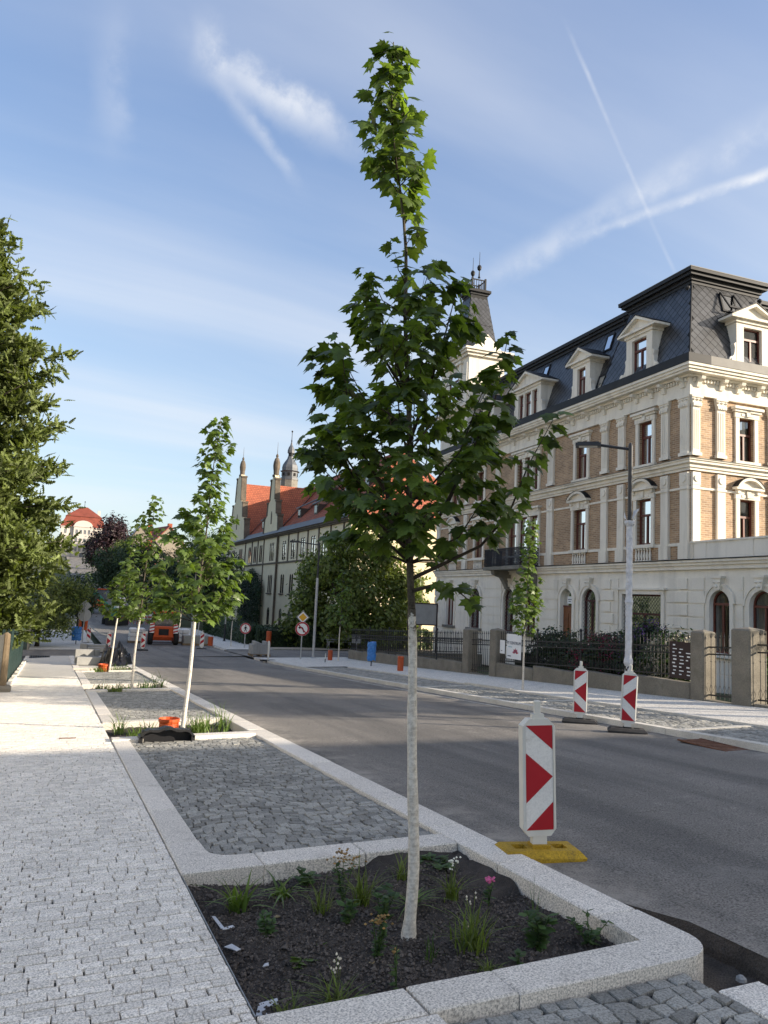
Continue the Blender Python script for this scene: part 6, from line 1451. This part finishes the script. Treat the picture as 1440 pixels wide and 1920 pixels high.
for zr in (.5, 1.2, 1.04): mb = MB(); mb.box(0, 10.1, -.012, .012, zr-.05, zr-.015); mb.build('rail', 'iron', ft)
mb = MB(); mb.box(0, 10.1, -.14, .14, -.6, .36); mb.build('plinth', 'concrete', ft)
# lotus sign and small white panel on the fence
sg = thing('fence_sign', 'white sign with dark lettering and a red lotus fixed to the fence', 'sign', (fx-.05, 21.55, G(fx,21.55)), 0)
mb = MB(); mb.box(-.012, 0, -.42, .42, .62, 1.42); mb.build('panel', 'white_sign', sg)
mat('lotus_red', (.45,.06,.09), .6, .1, 9, bump=0); mat('lotus_dark', (.10,.05,.10), .6, .1, 9, bump=0); mat('teal_print', (.20,.42,.45), .6, .1, 9, bump=0)
Ms = Matrix.Translation((-.013, 0, 0)) @ Matrix(((0,0,-1,0),(-1,0,0,0),(0,1,0,0),(0,0,0,1)))
textmesh('lettering', 'FIT CENTRUM', .135, 'ink', sg, Matrix.Translation((-.014, 0, 1.13)) @ Ms, .001)
mb = MB(); mb.box(-.015,-.013, .10, .33, .99, 1.01); mb.build('small_print', 'teal_print', sg); mb = MB(); mb.box(-.015,-.013, .16, .36, .69, .72); mb.build('small_print', 'ink', sg)
for k in range(9):
    a = radians(90+(k-4)*19); L_ = .19 if k % 2 == 0 else .15; c = (-.10, .80); pts = [(c[0]+cos(a)*L_*f-sin(a)*w_, c[1]+sin(a)*L_*f+cos(a)*w_) for f, w_ in ((.2,-.012),(.65,-.028),(1,0),(.65,.028),(.2,.012))]
    mb = MB(); mb.poly([(-.0148-.0003*k, y_, z_) for y_, z_ in pts]); mb.build('lotus_petal', 'lotus_red' if k % 2 == 0 else 'lotus_dark', sg)
w2 = thing('white_panel', 'small blank white panel between the gate pillar and the lotus sign', 'sign', (fx-.05, 22.25, G(fx,22.25)), 0); mb = MB(); mb.box(-.01,0,-.15,.15,.78,1.22); mb.build('panel', 'white_sign', w2); mb = MB(); mb.box(-.012,-.01,.0,.08,.86,.885); mb.build('print', 'ink', w2)
wb_ = thing('waste_bin', 'dark green wheelie bin behind the fence under the lotus sign', 'bin', (fx+.7, 21.9, G(fx,22)-.2)); mb = MB(); mb.add([(-.26,-.26,0),(.26,-.26,0),(.26,.26,0),(-.26,.26,0),(-.32,-.32,.95),(.32,-.32,.95),(.32,.32,.95),(-.32,.32,.95)], [(0,1,5,4),(1,2,6,5),(2,3,7,6),(3,0,4,7),(0,3,2,1),(4,5,6,7)]); mat('bin_green', (.012,.03,.022), .5, .1, 4, bump=0); mb.build('body', 'bin_green', wb_); mb = MB(); mb.prism([(-.36,-.34,.95),(.36,-.34,.95),(.36,.36,.95),(-.36,.36,.95)], (0,0,.07)); mb.build('lid', 'bin_green', wb_)
nbd = thing('notice_board', 'dark brown board of small white name plates on the fence by the pillar', 'notice board', (fx-.05, 14.28, G(fx,14.28)), 0)
mat('board_brown', (.030,.014,.014), .6, .1, 4, bump=0); mb = MB(); mb.box(-.02, 0, -.36, .36, .45, 1.32); mb.build('board', 'board_brown', nbd)
rr = random.Random(9)
for c_ in range(3):
    for r_ in range(9):
        if rr.random() < .8: mb = MB(); y0 = .26-.22*c_+rr.uniform(-.03,.02); wv = rr.uniform(.06,.14); z_ = 1.22-.085*r_; mb.box(-.024,-.02,y0-wv,y0,z_,z_+rr.uniform(.02,.035)); mb.build('name_plate', 'white_sign', nbd)
# ---- signs at the corner
def disc(mb, r, z, y, n=28, r1=0): 
    if r1: mb.add([(r*cos(2*pi*i/n), y, z+r*sin(2*pi*i/n)) for i in range(n)]+[(r1*cos(2*pi*i/n), y, z+r1*sin(2*pi*i/n)) for i in range(n)], [(i,(i+1)%n,(i+1)%n+n,i+n) for i in range(n)])
    else: mb.poly([(r*cos(2*pi*i/n), y, z+r*sin(2*pi*i/n)) for i in range(n)])
mat('sign_yellow', (.70,.36,.02), .4, .05, 4, bump=0); mat('sign_black', (.01,.01,.012), .5, .1, 4, bump=0)
def signpost(label, x, y, H, rz, group='traffic signs'):
    t = thing('traffic_sign', label, 'traffic sign', (x, y, G(x,y)), rz, group); mb = MB(); mb.tube([(0,.02,0),(0,.02,H)], .03, 8); mb.build('post', 'galv', t); return t
s1 = signpost('priority road diamond above a no-left-turn disc on one post', 11.3, 36.3, 2.35, radians(-16))
def backed(t, z, r, dia=False):
    mb = MB(); pts = [(r*cos(2*pi*i/28), r*sin(2*pi*i/28)) for i in range(28)] if not dia else [(r,0),(0,r),(-r,0),(0,-r)]
    mb.prism([(a, -.015, z+b) for a, b in pts], (0,.02,0)); return mb.build('plate', 'sign_white', t)
p1 = backed(s1, 2.02, .32, True); mb = MB(); r=.32
mb.add([(r*.97,-.017,2.02),(0,-.017,2.02+r*.97),(-r*.97,-.017,2.02),(0,-.017,2.02-r*.97),(r*.88,-.017,2.02),(0,-.017,2.02+r*.88),(-r*.88,-.017,2.02),(0,-.017,2.02-r*.88)], [(i,(i+1)%4,(i+1)%4+4,i+4) for i in range(4)]); mb.build('border', 'sign_black', p1)
mb = MB(); mb.poly([(.2,-.018,2.02),(0,-.018,2.22),(-.2,-.018,2.02),(0,-.018,1.82)]); mb.build('yellow_field', 'sign_yellow', p1)
def prohib(t, z, r):
    p = backed(t, z, r); mb = MB(); disc(mb, r*.98, z, -.018, 28, r*.76); mb.build('red_ring', 'sign_red', p); return p
p2 = prohib(s1, 1.46, .34)
mb = MB(); mb.poly([(.07,-.0185,1.28),(.12,-.0185,1.30),(.06,-.0185,1.48),(0,-.0185,1.55),(-.10,-.0185,1.55),(-.10,-.0185,1.60),(-.20,-.0185,1.52),(-.10,-.0185,1.43),(-.10,-.0185,1.48),(-.02,-.0185,1.48)]); mb.build('turn_arrow', 'sign_black', p2)
mb = MB(); mb.poly([(-.21,-.0195,1.64),(-.17,-.0195,1.67),(.21,-.0195,1.28),(.17,-.0195,1.25)]); mb.build('red_bar', 'sign_red', p2)
s2 = signpost('no-pedestrians disc on a pole before the dark hedge', 10.96, 46.8, 1.45, radians(-10)); p3 = prohib(s2, 1.18, .33)
mb = MB(); disc(mb, .035, 1.36, -.019, 10); mb.poly([(-.05,-.019,1.30),(.05,-.019,1.30),(.035,-.019,1.14),(-.035,-.019,1.14)]); mb.poly([(-.03,-.019,1.14),(.01,-.019,1.14),(-.05,-.019,.99),(-.09,-.019,.99)]); mb.poly([(-.01,-.019,1.14),(.035,-.019,1.14),(.09,-.019,.99),(.05,-.019,.99)]); mb.poly([(-.05,-.019,1.28),(-.10,-.019,1.16),(-.08,-.019,1.15),(-.03,-.019,1.24)]); mb.poly([(.05,-.019,1.28),(.11,-.019,1.18),(.09,-.019,1.16),(.03,-.019,1.24)]); mb.build('walker_symbol', 'sign_black', p3)
s3 = signpost('backs of a diamond and a round sign on one post on the left walk', 1.75, 47.7, 2.6, radians(170), 'traffic signs seen from behind'); mat('sign_back', (.36,.37,.38), .5, .1, 3, metal=.3, bump=0)
for z, r, d in ((2.32,.34,True),(1.78,.36,False)):
    mb = MB(); pts = [(r*cos(2*pi*i/24), r*sin(2*pi*i/24)) for i in range(24)] if not d else [(r,0),(0,r),(-r,0),(0,-r)]; mb.prism([(a,-.02,z+b) for a, b in pts], (0,.02,0)); mb.build('plate', 'sign_back', s3)
s4 = signpost('small grey panel sign on a crooked post before the bench', 14.85, 38.0, 1.0, radians(-20), 'small panels'); mb = MB(); mb.box(-.24,.24,-.02,0,.72,1.12); mb.build('panel', 'sign_back', s4); mb = MB(); mb.box(-.1,.1,-.024,-.02,1.0,1.05); mb.box(-.03,.03,-.024,-.02,.82,1.0); mb.build('symbol', 'ink', s4)
mb = MB(); mb.lathe([(.3,0),(.3,.06),(.1,.08)], 10); mb.build('foot', 'rubber_black', s4)
# bins
def obin(label, x, y, h=.48, r=.14):
    t = thing('waste_bin', label, 'bin', (x, y, G(x,y)+.01), R.uniform(0,1), 'orange litter bins'); mb = MB(); mb.lathe([(r*.96,0),(r,.03),(r,h-.04),(r*.97,h)], 16); mb.build('body', 'orange_bin', t, smooth=False)
    mb = MB(); mb.lathe([(r*1.04,h-.05),(r*1.04,h-.02),(r*.9,h+.012),(.02,h+.02)], 16); mb.build('rim', 'orange_bin', t); return t
obin('orange bin beside the sapling on the corner pavement', 12.43, 35.2, .46, .115); obin('orange bin nearest the villa fence, right of the blue wrapped bin', 12.16, 26.5, .52, .115)
obin('tall orange bin behind the white post by the gap in the hedge', 12.9, 48.5, .95, .16); obin('small orange bin beside the striped delineator at the far kerb', 9.25, 48.7, .55, .16)
def wrapped(label, x, y, h, r):
    t = thing('wrapped_bin', label, 'bin', (x, y, G(x,y)), 0, 'litter bins wrapped in blue film'); mb = MB(); mb.tube([(0,0,0),(0,0,.4)], .025, 8); mb.build('post', 'lamp_grey', t)
    mb = MB(); rr = random.Random(int(x*10)); n = 14; rows = 10; vs = []
    for j in range(rows+1):
        for i in range(n): q = r*(1+rr.uniform(-.10,.12))*(.9 if j in (0, rows) else 1); vs.append((q*cos(2*pi*i/n)*1.15, q*sin(2*pi*i/n)*.8, .22+(h-.22)*j/rows+(rr.uniform(-.03,.05) if j in (0, rows) else 0)))
    mb.add(vs, [(j*n+i, j*n+(i+1)%n, (j+1)*n+(i+1)%n, (j+1)*n+i) for j in range(rows) for i in range(n)]+[tuple(range(rows*n, rows*n+n))]); mb.build('film', 'blue_wrap', t); return t
wrapped('litter bin wrapped in blue film on the corner by the iron fence', 12.46, 30.1, .98, .165); wrapped('litter bin wrapped in blue film on the left walk', 1.47, 49.5, 1.0, .24)
lb = thing('litter_bin', 'orange oval litter bin on a slim white post beside the left walk', 'bin', (2.0, 55.5, G(2,55.5))); mb = MB(); mb.tube([(0,0,0),(0,0,1.9)], .035, 8); mb.build('post', 'plastic_white', lb); mb = MB(); mb.cbox(-.28,.28,-.12,.12,.55,1.35,.1); mb.build('box', 'orange_plastic', lb); mb = MB(); mb.box(-.1,.1,-.13,-.121,.75,1.15); mb.build('slot', 'sign_black', lb)
# buckets and inlet
def bucket(label, x, y, h, r):
    t = thing('bucket', label, 'bucket', (x, y, soilz(x,y)), 0, 'orange corrugated tree pipes'); mb = MB(); pr_ = []
    for i in range(7): z = h*.8*i/7; pr_ += [(r*.93,z),(r*.98,z+h*.05)]
    mb.lathe(pr_+[(r*1.0,h*.82),(r*1.06,h*.83),(r*1.06,h),(r*.97,h),(r*.95,h*.85)], 18); mb.build('corrugated_wall', 'orange_plastic', t); mb = MB(); mb.lathe([(r*.94,h*.84),(.01,h*.845)], 18); mb.build('soil_fill', 'soil', t); return t
bucket('orange corrugated bucket behind the second maple trunk', 1.83, 12.55, .24, .155); bucket('orange bucket beside the fourth maple', 1.88, 29.5, .30, .2)
il = thing('rolled_mat', 'black dimpled rubber mat bent over the kerb gap as a dark inlet', 'mat', (1.64, 11.38, G(1.64,11.38)+.01)); mb = MB(); n = 12
for k in range(n):
    def q(i, o): u_ = -.35+.70*i/n; zz_ = .125*(1-(abs(u_)/.36)**4)+.02*sin(i*1.3); return (u_*(1.04), 0, zz_+o)
    a, b = q(k, 0), q(k+1, 0)
    for d0, d1, th in ((-.12,.14,.035),): mb.add([(a[0],d0,a[2]),(b[0],d0,b[2]),(b[0],d1,b[2]-.02),(a[0],d1,a[2]-.02),(a[0],d0,a[2]+th),(b[0],d0,b[2]+th),(b[0],d1,b[2]+th-.02),(a[0],d1,a[2]+th-.02)], [(0,3,2,1),(4,5,6,7),(0,1,5,4),(2,3,7,6)])
mb.box(-.38,-.33,-.12,.14,-.05,.05); mb.box(.33,.38,-.12,.14,-.05,.05); mb.build('folded_mat', 'black_plastic', il)
mb = MB(); mb.box(-.33,.33,.02,.13,-.08,.10); mb.build('dark_mouth', 'sign_black', il)
# kerbstone stacks, tarpaulin, pallet
def kstack(label, x, y, blocks, rz=0):
    t = thing('kerbstone_stack', label, 'stone stack', (x, y, G(x,y)), rz, 'stacks of granite kerbs')
    for b in blocks: mb = MB(); mb.cbox(*b, .01); mb.build('kerb_block', 'concrete_grey', t)
    return t
kstack('big grey granite blocks lying in front of the black tarpaulin heap', 1.52, 33.2, [(-.45,.45,-.2,.2,.02,.32), (-.5,.38,.28,.6,.02,.34), (-.5,.20,.32,.58,.34,.58), (.22,.44,.30,.58,.34,.58)], .02)
kstack('low stack of grey slabs behind the heap, before the delineators', 2.25, 42.6, [(-.75,-.45,-.3,.5,.05,.45), (-.42,.45,-.3,.0,.05,.28), (-.42,.5,.05,.5,.05,.4), (.48,.85,-.2,.3,.05,.3)])
tp = thing('tarpaulin_heap', 'crumpled black tarpaulin heap beside the granite blocks', 'tarpaulin', (2.55, 33.4, G(2.5,33.4))); mb = MB(); n, m_ = 26, 18; rr = random.Random(2); vs = []
for j in range(m_+1):
    for i in range(n+1):
        u_, v_ = i/n*2-1, j/m_*2-1; r_ = min(1, hypot(u_, v_)); z = .62*(1-r_**4)*(1+.22*sin(u_*7+v_*4)+.2*sin(v_*9-u_*3)+.12*sin(u_*17))+rr.uniform(-.03,.05); vs.append((u_*.62+.12*sin(v_*3), v_*1.15, max(z, .01)))
mb.add(vs, [(j*(n+1)+i, j*(n+1)+i+1, (j+1)*(n+1)+i+1, (j+1)*(n+1)+i) for j in range(m_) for i in range(n)]); mb.build('sheet', 'tarp', tp)
pl = thing('paver_pallet', 'pallet of grey paving slabs at the far kerb by the white post', 'pallet', (10.0, 39.3, G(10,39.3))); mat('pallet_wood', (.20,.14,.08), .85, .2, 6)
for k in range(5): mb = MB(); mb.box(-.5,.5,-.4+k*.17,-.29+k*.17,.08,.11); mb.build('pallet_board', 'pallet_wood', pl)
for k in range(3): mb = MB(); mb.box(-.5+k*.45,-.4+k*.45,-.4,.39,.0,.08); mb.build('pallet_bearer', 'pallet_wood', pl)
for k in range(7): mb = MB(); hh = .6+.05*((k*3) % 4); mb.cbox(-.48+k*.137,-.35+k*.137,-.36,.36,.11,hh,.008); mb.build('slab', 'concrete_grey', pl)
wp = thing('marker_post', 'white plastic marker post on a black foot at the far kerb', 'post', (9.5, 35.6, G(9.5,35.6)-.05)); mb = MB(); mb.lathe([(.045,.06),(.045,.9),(.03,.94)], 10); mb.build('post', 'plastic_white', wp); mb = MB(); mb.box(-.35,.35,-.16,.16,0,.07); mb.build('foot', 'rubber_black', wp)
st_ = thing('marker_stake', 'short stake with white top on the corner pavement', 'stake', (11.6, 33.5, G(11.6,33.5))); mb = MB(); mb.tube([(0,0,0),(0,0,.16)], .02, 6); mb.build('foot', 'rubber_black', st_); mb = MB(); mb.tube([(0,0,.16),(.01,0,.40)], .018, 6); mb.build('top', 'plastic_white', st_)
bn_ = thing('bench', 'pale slatted bench in front of the sunlit hedge', 'bench', (17.0, 46.6, G(17,46.6)+.02), radians(-5))
for k in range(3): mb = MB(); mb.box(-.8,.8,-.2+k*.14,-.1+k*.14,.42,.45); mb.build('seat_slat', 'sign_back', bn_)
for k in range(3): mb = MB(); mb.box(-.8,.8,.24,.27,.52+k*.13,.61+k*.13); mb.build('back_slat', 'sign_back', bn_)
for q in (-.7,.7): mb = MB(); mb.box(q-.03,q+.03,-.2,-.15,0,.42); mb.box(q-.03,q+.03,.2,.238,0,.88); mb.box(q-.03,q+.03,-.15,.2,.38,.418); mb.build('leg', 'sign_back', bn_)
# billboard and boat-shaped things beyond the fence
bb = thing('billboard', 'blank grey billboard on dark posts behind the iron fence', 'billboard', (19.7, 40.2, -1.35), radians(-22)); mb = MB(); mb.box(-.8,.8,-.05,.0,1.62,2.78); mb.build('panel', 'concrete_grey', bb)
for x0, x1, z0, z1 in ((-.86,-.8,-.2,2.84),(.8,.88,-.2,2.84),(-.8,.8,1.56,1.62),(-.8,.8,2.78,2.84)): mb = MB(); mb.box(x0,x1,-.08,.03,z0,z1); mb.build('frame', 'board_brown', bb)
# ---- orange loader and far works
mat('loader_orange', (.50,.075,.012), .45, .1, 3, bump=0); mat('tyre', (.018,.018,.018), .85, .2, 4); mat('green_machine', (.02,.16,.12), .5, .1, 3, bump=0)
ld = thing('loader', 'orange wheel loader with red and white warning panels seen from behind', 'loader', (6.6, 50.5, G(6.6,50.5)-.05), radians(-6))
mb = MB(); mb.cbox(-.62,.62,-.2,1.0,.55,1.15,.08); mb.prism([(-.6,-.55,.5),(.6,-.55,.5),(.5,-.55,1.12),(-.5,-.55,1.12)], (0,.36,0)); mb.build('engine_body', 'loader_orange', ld)
mb = MB(); mb.box(-.3,.3,-.57,-.551,.62,1.0); mb.build('grille', 'tyre', ld)
for q in (-1,1):
    mb = MB(); mb.box(q*.62-.05,q*.62+.05,.1,.2,1.15,1.98); mb.box(q*.62-.05,q*.62+.05,.9,1.0,1.15,1.98); mb.build('cab_post', 'loader_orange', ld)
    mb = MB(); mb.lathe([(.05,-.16),(.36,-.16),(.42,-.10),(.42,.10),(.36,.16),(.05,.16)], 18); mb.xf(Matrix.Rotation(pi/2,4,'Y')); w_ = mb.build('wheel', 'tyre', ld, loc=(q*.78,-.1,.42)); mb = MB(); mb.lathe([(.2,-.18),(.2,.18)], 12); mb.xf(Matrix.Rotation(pi/2,4,'Y')); mb.build('rim', 'loader_orange', w_)
    mb = MB(); mb.lathe([(.05,-.16),(.36,-.16),(.42,-.10),(.42,.10),(.36,.16),(.05,.16)], 18); mb.xf(Matrix.Rotation(pi/2,4,'Y')); mb.build('wheel', 'tyre', ld, loc=(q*.78,1.4,.42))
    mb = MB(); mb.box(q*.72-.14,q*.72+.14,-.62,-.6,.75,1.35); wpn = mb.build('warning_panel', 'sign_white', ld)
    for k in range(3): mb = MB(); mb.poly([(q*.72-.14,-.622,.78+k*.2),(q*.72+.14,-.622,.86+k*.2),(q*.72+.14,-.622,.95+k*.2),(q*.72-.14,-.622,.87+k*.2)]); mb.build('stripe', 'sign_red', wpn)
mb = MB(); mb.cbox(-.72,.72,.0,1.1,1.98,2.1,.04); mb.build('cab_roof', 'loader_orange', ld); mb = MB(); mb.box(-.57,.57,.12,.13,1.15,1.95); mb.build('rear_window', 'pane_sky', ld); mb = MB(); mb.cbox(-.18,.18,.5,.7,1.1,1.6,.03); mb.build('seat', 'tyre', ld)
mb = MB(); mb.lathe([(.05,0),(.06,.1),(.03,.14)], 8, (-.5,.3,2.1)); mb.build('beacon', 'orange_plastic', ld)
mb = MB(); mb.prism([(-.9,2.4,.1),(-.9,3.2,.1),(-.9,3.1,.7),(-.9,2.5,.8)], (1.8,0,0)); mb.build('bucket', 'loader_orange', ld)
for i, (x, y, l) in enumerate(((5.2,52.5,'white building bags on a pallet left of the loader'), (8.0,52.3,'white building bags on a pallet right of the loader'))):
    t = thing('building_bags', l, 'bags', (x, y, G(x,y)-.05), 0, 'pallets of white bags')
    for k in range(6): mb = MB(); mb.cbox(-.5+(k%2)*.5,-.02+(k%2)*.5,-.35,.35,.12+.28*(k//2),.38+.28*(k//2),.07); mb.build('bag', 'sign_white', t)
    mb = MB(); mb.box(-.55,.55,-.4,.4,0,.12); mb.build('pallet', 'pallet_wood', t)
gs = thing('paver_pallet', 'pallet of grey cobbles right of the loader', 'pallet', (8.6, 50.3, G(8.6,50.3)-.05)); mb = MB(); mb.cbox(-.8,.8,-.4,.4,.12,.62,.04); mb.build('cobble_pack', 'cobble', gs); mb = MB(); mb.box(-.85,.85,-.45,.45,0,.12); mb.build('pallet', 'pallet_wood', gs)
ex_ = thing('excavator', 'small green excavator with bent arm at the distant junction', 'excavator', (5.6, 77, G(5.6,77)), .2); mb = MB(); mb.cbox(-.9,.6,-.7,.7,.8,1.6,.1); mb.build('body', 'green_machine', ex_); mb = MB(); mb.cbox(-.2,.6,-.6,.2,1.6,2.6,.08); mb.build('cab', 'sign_white', ex_)
for q in (-.6,.6): mb = MB(); mb.cbox(-1.1,1.0,q-.2,q+.2,0,.7,.15); mb.build('track', 'tyre', ex_)
mb = MB(); mb.tube([(-.6,0,1.5),(-2.0,0,2.9),(-2.6,0,2.7)], [.2,.18,.15], 6); mb.build('boom', 'green_machine', ex_); mb = MB(); mb.tube([(-2.5,0,2.8),(-3.4,0,1.3)], .13, 6); mb.build('stick', 'green_machine', ex_); mb = MB(); mb.prism([(-3.2,-.3,1.4),(-3.7,-.3,1.2),(-3.6,-.3,.6),(-3.1,-.3,.8)], (0,.6,0)); mb.build('bucket', 'tyre', ex_)
rm = thing('construction_machine', 'small red orange machine on the rising road far away', 'machine', (4.7, 95, G(4.7,95)), 0); mb = MB(); mb.cbox(-1,1,-.8,1.5,.7,1.6,.1); mb.build('body', 'loader_orange', rm); mb = MB(); mb.box(-.9,.9,0,1.2,1.6,2.7); mb.build('cab', 'far_glass', rm); mb = MB(); mb.box(-1,1,-.1,1.3,2.7,2.85); mb.build('roof', 'loader_orange', rm)
for q in (-.9,.9): mb = MB(); mb.lathe([(.5,-.2),(.5,.2)], 14); mb.xf(Matrix.Rotation(pi/2,4,'Y')); mb.build('wheel', 'tyre', rm, loc=(q,-.3,.5))
for i in range(7):
    x = 6.2+i*.55; y = 78.5+.4*(i % 3); t = thing('barrier_board', ('white works barrier, first from the excavator','white works barrier, second from the excavator','white works barrier, third from the excavator','white works barrier, fourth from the excavator','white works barrier, fifth from the excavator','white works barrier, sixth from the excavator','white works barrier, last in the row from the excavator')[i], 'barrier', (x, y, G(x,y)), 0, 'works barriers at the junction')
    mb = MB(); mb.box(-.22,.22,-.02,.02,.5,1.0+.1*(i%2)); mb.build('board', 'sign_white', t); mb = MB(); mb.box(-.2,-.15,-.02,.02,0,.5); mb.box(.15,.2,-.02,.02,0,.5); mb.box(-.2,.2,-.025,-.021,.65,.8); mb.build('legs_and_stripe', 'sign_red', t)
# stakes for new planting on the left walk
for i in range(8):
    x = 1.2+.18*(i % 4); y = 57+.9*i; mb = MB(); mb.tube([(0,0,0),(0,0,1.3)], .03, 6); o = mb.build('planting_stake', 'galv', None, loc=(x, y, G(x,y))); tag(o, 'thin grey stake in the planting bed beyond the blue wrapped bin', 'stake', 'stakes in the planting bed')
# ---- left fences
mat('fence_green', (.022,.045,.042), .5, .15, 3, bump=0); mat('wood_post', (.16,.12,.075), .9, .2, 6, .2, 60, .4, 30); mat('mesh_grey', (.09,.09,.085), .7, .2, 4); mat('bleached_board', (.33,.31,.27), .85, .2, 3, .2, 50, .2, 30)
LX = -.98
def lfence(label, y0, y1, h, name, barmat, step, bw, bt, rails, group='left boundary fences', base=.0, top_var=0):
    t = thing(name, label, 'fence', (LX, y0, G(LX,y0)), 0, group)
    n = int((y1-y0)/step)
    me = MB().box(-bt/2, bt/2, -bw/2, bw/2, base, h).mesh('slat', barmat)
    for i in range(n):
        y = (i+.5)*step; o = link('slat', me, t); o.location = (R.uniform(-.004,.004), y, G(LX,y0+y)-G(LX,y0)+(R.uniform(-top_var,top_var) if top_var else 0))
    for z in rails:
        mb = MB(); m2 = max(2, int((y1-y0)/2)+1)
        pts = [(-.03, (y1-y0)*k/(m2-1), G(LX,y0+(y1-y0)*k/(m2-1))-G(LX,y0)+z) for k in range(m2)]; mb.tube(pts, .018, 5); mb.build('rail', barmat, t)
    for y in np.arange(0, y1-y0+.01, 2.4):
        mb = MB(); mb.box(-.03,.03,-.03,.03,-.2,h+.06); o = mb.build('post', barmat, t); o.location = (-.04, y, G(LX,y0+y)-G(LX,y0))
    return t
lfence('dark grey wire fence at the near left edge', 11.5, 20.4, 1.35, 'mesh_fence', 'mesh_grey', .11, .012, .012, (.12,.72,1.3))
wpst = thing('fence_post', 'weathered wooden post between grey wire fence and green railing', 'post', (LX+.04, 20.6, G(LX,20.6)-.1)); mb = MB(); mb.lathe([(.10,0),(.095,.8),(.085,1.45),(.02,1.5)], 10); mb.build('shaft', 'wood_post', wpst); mb = MB(); mb.cbox(-.2,.2,-.25,.25,0,.25,.05); mb.build('footing', 'concrete', wpst)
lfence('dark green metal railing under the conifer', 20.9, 36.0, 1.4, 'metal_railing', 'fence_green', .125, .05, .02, (.15,1.2))
lfence('bleached board fence beyond the green railing', 45.2, 52.0, 1.3, 'board_fence', 'bleached_board', .2, .17, .02, (.3,1.0), top_var=.05)
lfence('dark mesh fence at the far end of the left walk', 52.2, 64, 1.4, 'mesh_fence', 'mesh_grey', .2, .05, .03, (.1,.7,1.3))
for k in range(16):
    y = 20.6+k*1.0
    ks(-.93, -.80, y, y+.98, .06+.03*(k % 2), kerb, .004)
mb = MB(); 
gt = thing('drain_grating', 'dark grid grating set in the left pavement at the driveway', 'grating', (-.35, 39.2, G(-.35,39.2)+.004)); mb = MB()
for k in range(9): mb.box(-.4+k*.1,-.37+k*.1,-.7,.7,0,.012)
for k in range(10): mb.box(-.42,.45,-.7+k*.15,-.67+k*.15,.001,.011)
mb.build('grid', 'iron', gt)
ig = thing('gully_grating', 'rusty gully grating in the gutter at the far kerb', 'grating', (9.16, 8.75, G(9.16,8.75)+road_off(9.16,8.75)+.003)); mat('rust', (.16,.075,.045), .85, .3, 12, .2, 60); mb = MB()
for k in range(9): mb.box(-.22,.22,-.42+k*.1,-.37+k*.1,0,.02)
mb.box(-.24,-.2,-.45,.47,0,.022); mb.box(.2,.24,-.45,.47,0,.022); mb.build('bars', 'rust', ig); mb = MB(); mb.box(-.2,.2,-.42,.45,-.02,-.002); mb.build('pit', 'sign_black', ig)
slot = thing('slot_cover', 'small metal slot cover let into the pavers', 'cover', (.36, 11.9, G(.36,11.9)+.001)); mb = MB(); mb.box(-.11,.11,-.03,.03,0,.006); mb.build('plate', 'rust', slot)
for i, (x, y, s, l) in enumerate(((3.30,2.98,.028,'pale stone lying in the trench by the planter corner'), (3.22,2.72,.022,'small stone in the trench near the cobbles'), (3.34,2.55,.03,'brown stone deeper in the trench'), (3.38,3.5,.02,'chip of asphalt in the trench'))):
    mb = MB(); mb.lathe([(.3*s,-.5*s),(1.0*s,-.2*s),(.9*s,.3*s),(.4*s,.7*s)], 7); mb.xf(Matrix.Rotation(.4*i,4,'X')); o = mb.build('loose_stone', 'concrete_grey', None, loc=(x, y, G(x,y)-.13)); tag(o, l, 'stone', 'loose stones in the trench')
# red and white barrier tape between two delineators
mb = MB(); A, B = Vector((2.25,51,G(2.2,51)+.95)), Vector((2.95,44.2,G(2.9,44.2)+.8)); pts = [A.lerp(B, k/8)-Vector((0,0,.12*sin(pi*k/8))) for k in range(9)]
for k in range(8): mb.add([pts[k], pts[k+1], pts[k+1]+Vector((0,0,.07)), pts[k]+Vector((0,0,.07))], [(0,1,2,3)])
tag(mb.build('barrier_tape', 'sign_white', None), 'pale barrier tape sagging between two delineators', 'tape')
